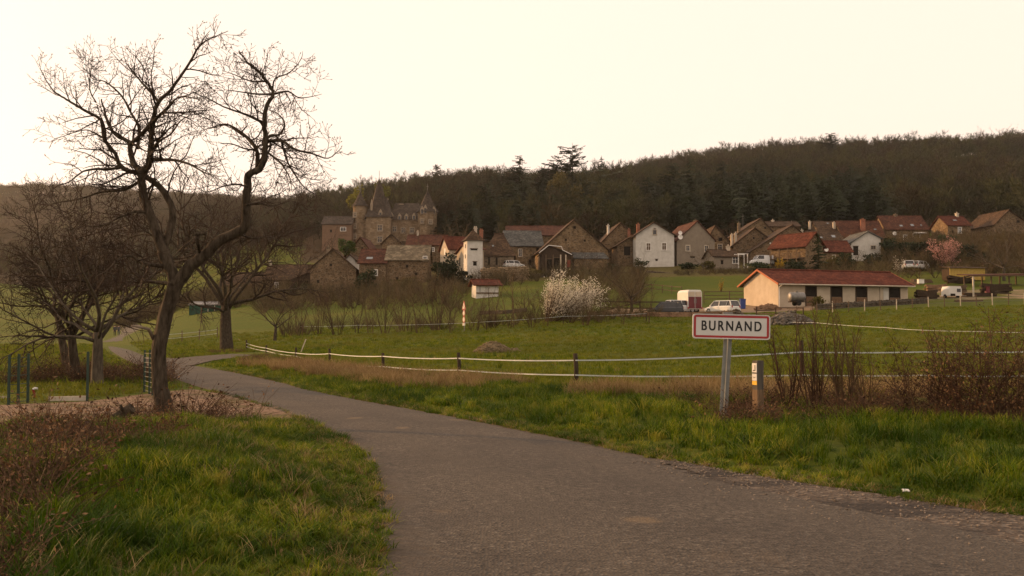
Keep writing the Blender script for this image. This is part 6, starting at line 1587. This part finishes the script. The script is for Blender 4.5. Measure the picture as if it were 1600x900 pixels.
# ------------------------------------------------------------------ two walkers far down the lane
SKIN = mat("skin", (.42, .25, .17), (.48, .30, .21), 5, .6)
JCK = [mat("navy_jacket", (.022, .026, .042), (.035, .040, .060), 6, .9), mat("grey_jacket", (.045, .045, .055), (.065, .065, .075), 6, .9)]
TRS = [mat("dark_trousers", (.018, .018, .022), (.028, .028, .034), 6, .9), mat("blue_jeans", (.03, .04, .07), (.05, .06, .10), 6, .9)]
HAIRM = mat("brown_hair", (.025, .016, .010), (.04, .026, .016), 8, .7)
def walker(label, loc, rz, k, ht=1.72, stride=1):
    t = thing("person", label, "person", loc, rz, "walkers on the lane"); s_ = ht / 1.72
    P = {'pelvis': (0, 0, .93), 'waist': (0, 0, 1.10), 'chest': (0, -.01, 1.32), 'neck': (0, 0, 1.49), 'head0': (0, .01, 1.57), 'head1': (0, .015, 1.66)}
    E = [('pelvis', 'waist'), ('waist', 'chest'), ('chest', 'neck'), ('neck', 'head0'), ('head0', 'head1')]; Rr = {'pelvis': .145, 'waist': .13, 'chest': .165, 'neck': .058, 'head0': .085, 'head1': .088}
    for sd in (-1, 1):
        f = stride * sd; n = 'lr'[sd > 0]
        P.update({'hip' + n: (sd * .10, 0, .86), 'knee' + n: (sd * .10, .16 * f, .48), 'ank' + n: (sd * .10, .20 * f - .08, .09), 'toe' + n: (sd * .11, .20 * f + .10, .04),
                  'sh' + n: (sd * .19, 0, 1.41), 'el' + n: (sd * .25, -.10 * f - .03, 1.13), 'wr' + n: (sd * .25, -.14 * f + .10, .90)})
        Rr.update({'hip' + n: .098, 'knee' + n: .062, 'ank' + n: .045, 'toe' + n: .038, 'sh' + n: .078, 'el' + n: .050, 'wr' + n: .034})
        E += [('pelvis', 'hip' + n), ('hip' + n, 'knee' + n), ('knee' + n, 'ank' + n), ('ank' + n, 'toe' + n), ('chest', 'sh' + n), ('sh' + n, 'el' + n), ('el' + n, 'wr' + n)]
        for q, (dx, dl) in enumerate(((-.028, .075), (-.010, .092), (.010, .088), (.026, .07))):
            a, b = 'fa%s%d' % (n, q), 'fb%s%d' % (n, q); P[a] = (sd * .25 + dx * .6, -.14 * f + .13, .83); P[b] = (sd * .25 + dx, -.14 * f + .155, .83 - dl); Rr[a] = .014; Rr[b] = .009; E += [('wr' + n, a), (a, b)]
        P['th' + n] = (sd * .25 - sd * .045, -.14 * f + .15, .83); Rr['th' + n] = .011; E.append(('wr' + n, 'th' + n))
    keys = list(P); me = bpy.data.meshes.new("body"); me.from_pydata([Vector(P[q]) * s_ for q in keys], [(keys.index(a), keys.index(b)) for a, b in E], [])
    o = link("body", me, t); md_ = o.modifiers.new("skin", 'SKIN'); sb_ = o.modifiers.new("sub", 'SUBSURF'); sb_.levels = sb_.render_levels = 1
    for i, q in enumerate(keys): me.skin_vertices[0].data[i].radius = (Rr[q] * s_, Rr[q] * s_); me.skin_vertices[0].data[i].use_root = (q == 'pelvis')
    bpy.context.view_layer.update()
    nm = bpy.data.meshes.new_from_object(o.evaluated_get(bpy.context.evaluated_depsgraph_get())); o.modifiers.clear(); o.data = nm; nm.name = "body"
    nm.materials.clear()
    for mm in (SKIN, JCK[k], TRS[k], TYRE): nm.materials.append(mm)
    for p in nm.polygons:
        c = p.center / s_; p.use_smooth = True
        p.material_index = 3 if c.z < .10 else 2 if (c.z < .92 and abs(c.x) < .2) else 0 if (c.z > 1.47 or (abs(c.x) > .18 and c.z < .885)) else 1
    h_ = MB(); h_.lathe([(.02, -.11), (.093, -.07), (.105, 0), (.095, .06), (.06, .1), (.01, .115)], 12, (0, -.012, 1.655 * s_)); h_.build("hair", HAIRM, t, True)
    f_ = MB(); f_.rock((0, .10, 1.62 * s_), .018, rng); f_.build("nose", SKIN, t)
    for sd in (-1, 1):
        f_ = MB(); f_.rock((sd * .035, .092, 1.645 * s_), .010, rng); f_.build("eye", SBLK, t)
    return t
g1 = ground(180, 165); g2 = ground(186, 164.4)
for g in (g1, g2): g.z += .06
walker("left walker of the two on the far lane, in a dark navy jacket", g1, R(200), 0, 1.74, 1)
walker("right walker of the two on the far lane, in a grey jacket", g2, R(200), 1, 1.66, -1)

# ------------------------------------------------------------------ shrubs, brambles, blossom
CANE = mat("red_brown_cane", (.045, .024, .014), (.10, .060, .036), 4, .85, 0, .15, jit=.25)
DRYL = leaf_mat("withered_leaves", [(.024, .013, .007), (.055, .028, .014), (.11, .058, .028), (.21, .125, .065)], trans=.2)
BUD = leaf_mat("young_buds", [(.05, .055, .012), (.09, .09, .02), (.12, .10, .03)], trans=.3)
def gnd(u, d): return ground(u, d)
for (u, d, h_, sp, sd, cn, lf, lab, nl) in (
    (1232, 18.5, 1.75, .5, 61, 9, BUD, "upright budding shrub just right of the trail post", 260),
    (1272, 18.9, 1.95, .6, 62, 12, BUD, "tallest upright clump of budding canes between the post and the tangled brambles", 380),
    (1318, 18.3, 2.0, .6, 63, 12, BUD, "upright budding canes left of the tangled brambles", 380),
    (1352, 19.2, 1.5, .6, 64, 8, BUD, "thin short canes between the tall clumps and the brambles", 200)):
    shrub("budding_shrub", lab, gnd(u, d), h_, sp, sd, cn + 1, CANE, "upright shrubs on the bank right of the sign", "shrub", [(.14, .42, .45, .12, .05, 4), (.09, .16, .6, .15, .05, 2)], lf, nl + 120, .015, .85, .26)
for (u, d, h_, sp, sd, cn, lab) in (
    (1440, 17.2, 1.5, 1.0, 71, 16, "arching bramble thicket with withered brown leaves right of the upright canes"),
    (1510, 16.6, 1.8, 1.1, 72, 18, "tall arching bramble in the middle of the bank thicket"),
    (1575, 16.0, 2.0, 1.1, 73, 18, "tall tangled brambles at the right end of the bank"),
    (1660, 15.5, 1.9, 1.1, 74, 14, "brambles just past the tallest tangle on the bank")):
    shrub("bramble_bush", lab, gnd(u, d), h_, sp, sd, cn + 2, CANE, "brambles on the right bank", "bramble", [(.14, .6, .8, .16, -.02, 5), (.10, .2, .8, .2, 0, 3)], DRYL, 1200, .024, .9, .95)
# low dry growth along the bank, the left mound and round the trunk: nobody could count it
def thicket(name, label, x, y, h_, m, seed, n_leaf=28, twm=CANE, ls=.03, kinds=5):
    protos = []
    for kk in range(kinds):
        r = random.Random(seed + kk); mb = MB(); V, T = [], []
        for i in range(6):
            a = r.uniform(0, 6.283); p = limb_pts((r.uniform(-.12, .12), r.uniform(-.12, .12), -.05), (math.cos(a) * .8, math.sin(a) * .8, 1), r.uniform(.5, 1.0), r, 6, .25, -.06)
            mb.tube(p, [.006, .006, .005, .005, .004, .003, .002], 3, cap=False)
            for j in range(n_leaf // 6):
                c = np.array(r.choice(p[1:])) + np.array([r.gauss(0, .06) for _ in range(3)]); u = np.array(rvec(r)); v = np.cross(u, np.array(rvec(r))); s = ls * r.uniform(.5, 1.3); b = len(V)
                V += [c - u * s, c + v * s * .6, c + u * s, c - v * s * .6]; T.append((b, b + 1, b + 2, b + 3))
        nb = len(mb.v)
        for q in T: mb.f.append(tuple(nb + i for i in q)); mb.m.append(1)
        mb.v.extend([tuple(v) for v in V]); protos.append(mb.mesh("%s_%d" % (name, kk), [twm, m]))
    n = len(x); s = nr.uniform(.45, 1.15, n) * h_ * (1 + .45 * _wob(x * 1.7, y * 1.7))
    return scatter(name, np.stack([x, y, H(x, y)], -1), np.stack([nr.normal(0, .2, n), nr.normal(0, .2, n), nr.uniform(0, 6.283, n)], -1), np.stack([s * 1.2, s * 1.2, s], -1), nr.integers(0, kinds, n), protos, label, "undergrowth")
x_, y_ = rnd_in(10500, -13, -1.5, 4.5, 18.5); pd = pave_dist(x_, y_)
k = (pd > .15) & bramble(x_, y_)
thicket("bramble_thicket", "brown withered bramble thicket on the mound below the walnut", x_[k], y_[k], .50, DRYL, 500)
for u, v, h_, sd, lab in ((70, 745, .7, 351, "arching bramble standing above the left end of the brown thicket"), (150, 735, .65, 352, "arching bramble in the brown thicket below the log stump"), (235, 712, .55, 353, "small arching bramble between the log stump and the walnut foot"), (40, 820, .75, 354, "arching bramble low in the bottom corner of the thicket"), (110, 790, .65, 355, "arching bramble in the lower middle of the brown thicket")):
    g = flat(u, v); g.z = hz(g.x, g.y); shrub("bramble_bush", lab, g, h_, .7, sd, 11, CANE, "brambles in the thicket below the walnut", "bramble", [(.12, .4, .8, .18, -.03, 4), (.09, .14, .8, .2, 0, 2)], DRYL, 420, .022, .8, 1.0)
a_ = nr.uniform(0, 6.283, 90); q_ = nr.uniform(.3, 1.1, 90); x_, y_ = wb.x + q_ * np.cos(a_) * 1.3 + .3, wb.y - .2 + q_ * np.sin(a_)
thicket("trunk_brambles", "thin brambles sprouting round the foot of the walnut trunk", x_, y_, .75, DRYL, 520)
x_, y_ = near_fence(6500, .9, 3.3, .0, .74); k = (pave_dist(x_, y_) > 1.3) & (_wob(x_ * .45, y_ * .45) > -.1)
BRK = leaf_mat("dead_bracken_leaves", [(.045, .018, .010), (.10, .042, .022), (.17, .080, .042), (.24, .14, .08)], trans=.2)
thicket("dead_bracken", "reddish brown dead bracken in patches under the tape fence", x_[k], y_[k], .42, BRK, 540)
x_, y_ = rnd_in(1500, 3.2, 16, 15.2, 21); k = (pave_dist(x_, y_) > 1.6) & (y_ > 16.3)
thicket("bank_brambles", "low tangle of dry stems at the foot of the bank shrubs", x_[k], y_[k], .6, DRYL, 560)
x_, y_ = flat(175, 595).x + nr.uniform(-2.8, 2.6, 500), flat(175, 595).y + nr.uniform(-2.0, 4.0, 500); k = pave_dist(x_, y_) > .3
thicket("fence_brambles", "rusty brown brambles between the pale trunk and the green fence posts", x_[k], y_[k], 1.0, DRYL, 580)
x_, y_ = frame_pts(500, 1140, 1200, 15.5, 19); k = pave_dist(x_, y_) > 1.2
thicket("sign_bracken", "dead reddish stems at the foot of the town sign", x_[k], y_[k], .5, DRYL, 590)

# blossom and garden shrubs
BLS = leaf_mat("white_blossom", [(.48, .43, .33), (.64, .59, .48), (.76, .72, .62)], trans=.25)
PNK = leaf_mat("pink_blossom", [(.24, .11, .10), (.36, .17, .15), (.46, .27, .23)], trans=.25)
YLW = leaf_mat("yellow_blossom", [(.34, .21, .02), (.50, .32, .03)], trans=.2)
g = row(866, 103); shrub("blossoming_blackthorn", "large bush in white blossom leaning right in the middle of the field edge", g, 5.6, 3.2, 81, 80, TW2, None, "shrub", [(.42, 1.1, .5, .12, .03, 5), (.25, .45, .6, .15, .04, 3)], BLS, 13000, .08, 1.0, .85, .85, .30)
shrub("pink_blossom_tree", "round pink blossoming tree below the solitary upright stone house", row(1480, 172), 6.0, 3.0, 82, 16, TW2, None, "tree", [(.6, 1.7, .7, .18, .03, 5), (.4, .7, .7, .2, .03, 3)], PNK, 2600, .13, 1.6, .6)
shrub("forsythia", "bright yellow forsythia beside the white van", at(1218, 420, 178), 1.9, 1.4, 83, 14, TW2, None, "shrub", None, YLW, 900, .09, 1.0, .7)
shrub("forsythia", "small upright yellow bush on the green slope left of the stable", row(1127, 146), 1.9, .6, 84, 8, TW2, None, "shrub", None, YLW, 200, .08, 1.0, .25)
shrub("white_blossom_shrub", "small pale blossoming shrub behind the right end of the stable roof", at(1404, 428, 160), 2.8, 1.4, 85, 10, TW2, None, "shrub", None, BLS, 260, .09, 1.2, .5)
leafy("evergreen_bush", "round dark evergreen bush against the brown stone gable", row(573, 176), 4.6, 2.5, 311, DKG, 1600, .28, "bush", low=.1)
leafy("evergreen_bush", "big dark evergreen in front of the farm wing and white tower", row(692, 172), 6.2, 2.9, 312, DKG, 2200, .28, "bush", low=.2)
leafy("evergreen_bush", "bright green bush behind the peak of the brown stone gable", at(541, 398, 204), 3.6, 2.2, 313, leaf_mat("green_bush_leaves", [(.03, .05, .012), (.05, .075, .016)], trans=.1), 1200, .25, "bush", low=.05)
leafy("evergreen_bush", "dark round bush under the low red roof with the dish", at(1322, 420, 176), 3.0, 1.9, 314, DKG, 1200, .22, "bush", low=.05)
leafy("evergreen_bush", "broad dark hedge bush under the terrace end", at(1400, 405, 196), 4.6, 3.6, 315, DKG, 1800, .3, "bush", low=.05)
leafy("evergreen_bush", "dark shrub mass left of the pink blossom tree", at(1440, 410, 186), 4.2, 3.4, 316, DKG, 1700, .3, "bush", low=.05)
leafy("evergreen_bush", "dark green bush right of the pink blossom tree", at(1515, 412, 178), 4.0, 3.2, 317, DKG, 1500, .3, "bush", low=.05)
leafy("evergreen_bush", "low dark bush at the foot of the grey plastered house", at(1075, 424, 192), 1.8, 2.3, 318, DKG, 900, .22, "bush", low=.05)
leafy("evergreen_bush", "green shrub in front of the second stable door", at(1277, 478, 111), 1.6, .9, 319, OLV, 600, .13, "bush", low=.05)
for u, d, v, h_, w_, sd, lab in ((835, 184, 434, 1.6, 2.2, 330, "low dark hedge along the wall foot under the slate roofed house"), (960, 186, 430, 2.4, 2.4, 331, "dark bush at the right foot of the largest barn"), (1000, 190, 424, 2.6, 1.8, 332, "dark bush at the left foot of the tall white house"),
    (1108, 190, 422, 2.2, 1.6, 333, "dark bush between the grey plastered house and the tan extension"), (1185, 176, 424, 1.6, 3.0, 334, "low dark hedge in front of the parked van"), (1243, 172, 426, 2.6, 2.2, 335, "dark bush under the timber balcony"), (1300, 180, 424, 2.8, 2.0, 336, "dark bush right of the small spruce"),
    (1362, 186, 414, 2.4, 2.2, 337, "dark bush at the foot of the small white house"), (1480, 215, 388, 3.2, 2.6, 338, "dark bush at the foot of the solitary upright stone house"), (640, 180, 452, 2.6, 3.4, 339, "long dark bush at the foot of the stone slab barn"), (470, 182, 462, 2.6, 3.0, 340, "dark bush by the broken lean-to shed"), (720, 174, 444, 2.4, 2.0, 341, "dark bush at the foot of the sunlit farm wing")):
    leafy("garden_bush", lab, at(u, v, d), h_, w_, sd, DKG if sd % 3 else OLV, 1000, .2, "bush", low=.05)
o = link("spruce", CT[0]); o.location = at(1279, 424, 175); o.scale = (.44, .44, .43); tag(o, "small dark spruce in front of the red roofed house with the balcony", "spruce")
TSP = [(.9, 2.2, .8, .22, .03, 5), (.5, 1.0, .8, .24, .03, 4), (.36, .5, .8, .28, .04, 2)]
proto_t = []
def vtree(u, d, top, wpx, seed, lab, tm=BARK2, tw=TW2, name="bare_tree", fork=.22, thick=1.5):
    g = ground(u, d); h_ = at(u, top, d).z - g.z
    return bare_tree(name, lab, g, h_, wpx / 2 / F * d, seed, tm, h_ * .022, fork, 8, (rng.uniform(-.08, .08), 0), None, TSP, tw, "tree", thick * (1.7 if d > 170 else 1.0))
vtree(987, 112, 376, 96, 401, "bare spreading tree standing in front of the white gabled house", BARK)
vtree(1358, 178, 392, 50, 402, "small bare tree with pale stems in front of the small white house")
vtree(1570, 150, 340, 100, 403, "large rounded bare tree in front of the far right barn")
vtree(1545, 160, 352, 70, 404, "bare brown tree left of the far right barn")
vtree(1620, 140, 345, 90, 405, "bare brown tree cut by the right edge of the view")
vtree(430, 90, 425, 60, 406, "slender bare tree at the left end of the hedge line", BARK, TW2)
vtree(650, 205, 340, 46, 407, "bare tree in front of the castle's long rear block")
vtree(634, 235, 330, 44, 408, "bare tree in front of the castle's middle windows")
vtree(690, 240, 330, 50, 409, "bare tree right of the castle's eight sided tower")
vtree(720, 250, 326, 50, 410, "bare tree behind the bright red roof")
vtree(512, 240, 330, 56, 411, "bare tree left of the castle annex")
vtree(470, 215, 330, 70, 412, "bare tree behind the roof seen through the walnut")
vtree(1462, 178, 356, 56, 413, "bare tree between the pink blossom and the terrace end")
vtree(1425, 192, 368, 50, 414, "bare bushy tree in front of the terrace end wall")
vtree(1525, 200, 350, 50, 415, "bare tree right of the solitary upright stone house")
for u, d, top, wpx, sd, lab in ((1557, 650, 197, 62, 421, "large round bare tree on the ridge near the far right edge"), (1592, 655, 202, 50, 422, "bare tree on the ridge just right of the large round one"), (1328, 655, 212, 34, 423, "bare crown on the ridge just right of the ridge pine"), (1255, 650, 217, 40, 424, "bare tree on the ridge left of the ridge pine"), (1480, 660, 212, 46, 425, "bare tree on the ridge left of the large round one"),
    (722, 545, 254, 50, 426, "round bare tree on the skyline right of the castle's eight sided tower"), (655, 545, 262, 44, 427, "round bare tree on the skyline above the castle's long rear block"), (768, 500, 258, 46, 428, "bare crown on the skyline left of the pointed fir")):
    vtree(u, d, top, wpx, sd, lab, BARK2, TW2, "bare_tree", .2, 2.6)
for u, d, top, wpx, sd, lab in ((780, 228, 334, 40, 431, "bare tree between the dark house and the long brown roof"), (932, 224, 338, 36, 432, "bare tree in the gap right of the largest barn's peak"), (985, 222, 342, 30, 433, "slim bare tree behind the thin white chimney"), (1052, 226, 338, 34, 434, "bare tree rising between the tall white house and the grey plastered house"),
    (1140, 232, 336, 36, 435, "bare tree behind the stone house right of the grey plastered house"), (1222, 258, 332, 44, 436, "bare tree behind the low back row of dark roofs"), (1270, 256, 330, 40, 437, "bare tree behind the left end of the terrace"), (1322, 214, 352, 32, 438, "bare tree between the dark rooflight house and the small white house"),
    (1392, 214, 352, 38, 439, "bare tree right of the small white gabled house"), (1466, 252, 326, 44, 440, "bare tree between the terrace end and the solitary stone house"), (1540, 250, 322, 46, 441, "bare tree left of the old barn on the far right edge"), (1165, 180, 392, 30, 442, "small bare tree beside the white pergola"), (1100, 186, 386, 34, 443, "small bare tree in front of the grey plastered house"), (815, 182, 396, 30, 444, "small bare tree in front of the slate roofed house"), (912, 182, 392, 40, 445, "bare bush tree in front of the largest barn")):
    vtree(u, d, top, wpx, sd, lab)
# the bare hedge line behind the paddock: four kinds copied
hk = [shrub("hedge_sapling", "x", (0, 0, 0), 4.3, 1.5, 90 + i, c, TW2, "bare saplings of the hedge line", "sapling", [(.30, 1.25, .55, .16, .04, 5), (.2, .5, .6, .18, .04, 2)], None, 0, .05, .75, l) for i, (c, l) in enumerate(((5, .35), (9, .5), (3, .2), (12, .6)))]
HL = [(448, 1, .9, "bushy bare sapling nearest the slender tree at the left end of the hedge"), (470, 0, 1.0, "thin bare sapling just past the left end of the hedge"), (497, 3, .9, "low spreading bare bush in the left part of the hedge"), (527, 1, 1.1, "dense bare bush of the hedge below the brown stone gable"),
      (556, 2, 1.3, "tall single stem hedge sapling below the round evergreen"), (580, 0, .9, "thin hedge sapling right of the tall single stem"), (602, 3, 1.05, "wide bare hedge bush below the stone house with the rooflight"), (632, 1, 1.15, "bare hedge bush below the stone slab barn"), (656, 0, 1.0, "thin hedge sapling below the right end of the stone slab barn"),
      (682, 3, 1.1, "wide bare hedge bush second to the left of the warning sign"), (704, 2, 1.1, "thin upright hedge stem next to the warning sign, on its left"), (741, 1, .95, "bare hedge bush next to the warning sign, on its right"), (768, 0, 1.05, "thin hedge sapling below the small white shed"), (799, 2, 1.4, "tallest thin hedge stem between the shed and the blossom bush"),
      (830, 1, .85, "bare hedge bush left of the blossom bush"), (852, 0, .8, "thin hedge sapling touching the blossom bush"), (916, 3, .8, "low bare bush right under the blossom bush"), (948, 0, .9, "thin hedge sapling right of the blossom bush"), (973, 2, .9, "thin stem beside the spreading tree before the white house"), (1010, 0, .8, "last thin sapling of the hedge towards the horse trailer")]
first = set()
for u, kd, s_, lab in HL:
    s_ *= 1.3; d = 96 + rng.uniform(-3, 5); g = ground(u, d); rz = rng.uniform(0, 6.28)
    if kd not in first:
        first.add(kd); c = hk[kd]; c.location = g; c.scale = (s_, s_, s_); c.rotation_euler = (0, 0, rz); c['label'] = lab
    else: place(hk[kd], g, s_, rz, lab)
# scrub under the village: a mass of bare brush
x_h, y_h = frame_pts(260, 440, 1030, 97, 110); k = _wob(x_h * .35, y_h * .35) > -.15; x_h, y_h = x_h[k], y_h[k]
x_, y_ = frame_pts(850, 400, 1000, 122, 184); u_ = x_ / y_ * F + 800; k = (_wob(x_ * .12, y_ * .1) > -.25) & ((y_ > 142) | (u_ > 700)) & ~((x_ / y_ * F + 800 > 735) & (x_ / y_ * F + 800 < 900) & (y_ > 124) & (y_ < 168)); x_, y_ = x_[k], y_[k]
sp_ = []
for i in range(4):
    r = random.Random(700 + i); out = []; mb = MB()
    for j in range(9):
        a = r.uniform(0, 6.28); p = limb_pts((0, 0, -.2), (.6 * math.cos(a), .6 * math.sin(a), 1), r.uniform(1.6, 3.0), r, 5, .15, .02); mb.tube(p, [.03, .026, .02, .016, .012, .006], 3, cap=False); sprout(p[1:], .02, .008, r, out, 0, [(.4, 1.0, .6, .18, .04, 3), (.26, .45, .6, .2, .04, 2)])
    tubes(mb, out, [3, 3], 0, 1.6); sp_.append(mb.mesh("brush_%d" % i, leaf_mat("brush_twigs_%d" % i, [(.040, .028, .014), (.075, .055, .026), (.09, .075, .03)], trans=0)))
n = len(x_); s = nr.uniform(.35, 1.4, n)
scatter("bare_scrub", np.stack([x_, y_, H(x_, y_)], -1), np.stack([np.zeros(n), np.zeros(n), nr.uniform(0, 6.283, n)], -1), np.stack([s * 1.2, s * 1.2, s], -1), nr.integers(0, 4, n), sp_, "brown bare scrub on the slope below the village houses", "scrub")
n = len(x_h); s = nr.uniform(.25, .8, n)
scatter("hedge_brush", np.stack([x_h, y_h, H(x_h, y_h)], -1), np.stack([np.zeros(n), np.zeros(n), nr.uniform(0, 6.283, n)], -1), np.stack([s * 1.1, s * 1.1, s], -1), nr.integers(0, 4, n), sp_, "low bare brush between the saplings of the hedge line", "scrub")
x_, y_ = frame_pts(1300, 1290, 1640, 156, 236); k = ((x_ / y_ * F + 800 > 1385) | (y_ < 178)) & ((y_ > 172) | (x_ / y_ * F + 800 > 1530) | (nr.uniform(0, 1, len(x_)) < .3)); x_, y_ = x_[k], y_[k]; n = len(x_); s = nr.uniform(.5, 1.5, n)
scatter("garden_scrub", np.stack([x_, y_, H(x_, y_)], -1), np.stack([np.zeros(n), np.zeros(n), nr.uniform(0, 6.283, n)], -1), np.stack([s * 1.2, s * 1.2, s], -1), nr.integers(0, 4, n), sp_, "brown garden scrub between the terrace and the junk yard", "scrub")
x_, y_ = frame_pts(700, 180, 480, 172, 235); k = (x_ / y_ * F + 800 > 300) | (y_ > 205); x_, y_ = x_[k], y_[k]; n = len(x_); s = nr.uniform(.6, 1.6, n)
scatter("lane_scrub", np.stack([x_, y_, H(x_, y_)], -1), np.stack([np.zeros(n), np.zeros(n), nr.uniform(0, 6.283, n)], -1), np.stack([s * 1.2, s * 1.2, s], -1), nr.integers(0, 4, n), sp_, "brown scrub behind the far green field by the lane", "scrub")
x_, y_ = frame_pts(260, 1050, 1300, 176, 184); n = len(x_); s = nr.uniform(.22, .5, n)
scatter("garden_hedge", np.stack([x_, y_, H(x_, y_)], -1), np.stack([np.zeros(n), np.zeros(n), nr.uniform(0, 6.283, n)], -1), np.stack([s * 1.3, s * 1.3, s], -1), nr.integers(0, 4, n), sp_, "low brown hedge along the gardens between the grey house and the stable roof", "hedge")
x_, y_ = frame_pts(480, 700, 1540, 203, 262); n = len(x_); s = nr.uniform(.7, 1.5, n)
scatter("back_garden_scrub", np.stack([x_, y_, H(x_, y_)], -1), np.stack([np.zeros(n), np.zeros(n), nr.uniform(0, 6.283, n)], -1), np.stack([s * 1.2, s * 1.2, s], -1), nr.integers(0, 4, n), sp_, "brown scrub between the village houses and the wood", "scrub")
# ------------------------------------------------------------------ haze
hm_ = MB()
hm_.box((0, 1545, 150.5), (4300, 3300, 303))
hzo = hm_.build("haze", [])
hmat = bpy.data.materials.new("evening_haze"); hmat.use_nodes = True
hmat.node_tree.nodes.clear()
_o = hmat.node_tree.nodes.new("ShaderNodeOutputMaterial")
_v = hmat.node_tree.nodes.new("ShaderNodeVolumePrincipled")
_v.inputs['Color'].default_value = (1.0, 0.96, 0.90, 1)
_v.inputs['Density'].default_value = 0.000075
_v.inputs['Anisotropy'].default_value = 0.70
hmat.node_tree.links.new(_v.outputs[0], _o.inputs['Volume'])
hzo.data.materials.append(hmat)
tag(hzo, "thin warm evening haze over the valley", "haze", kind='stuff')
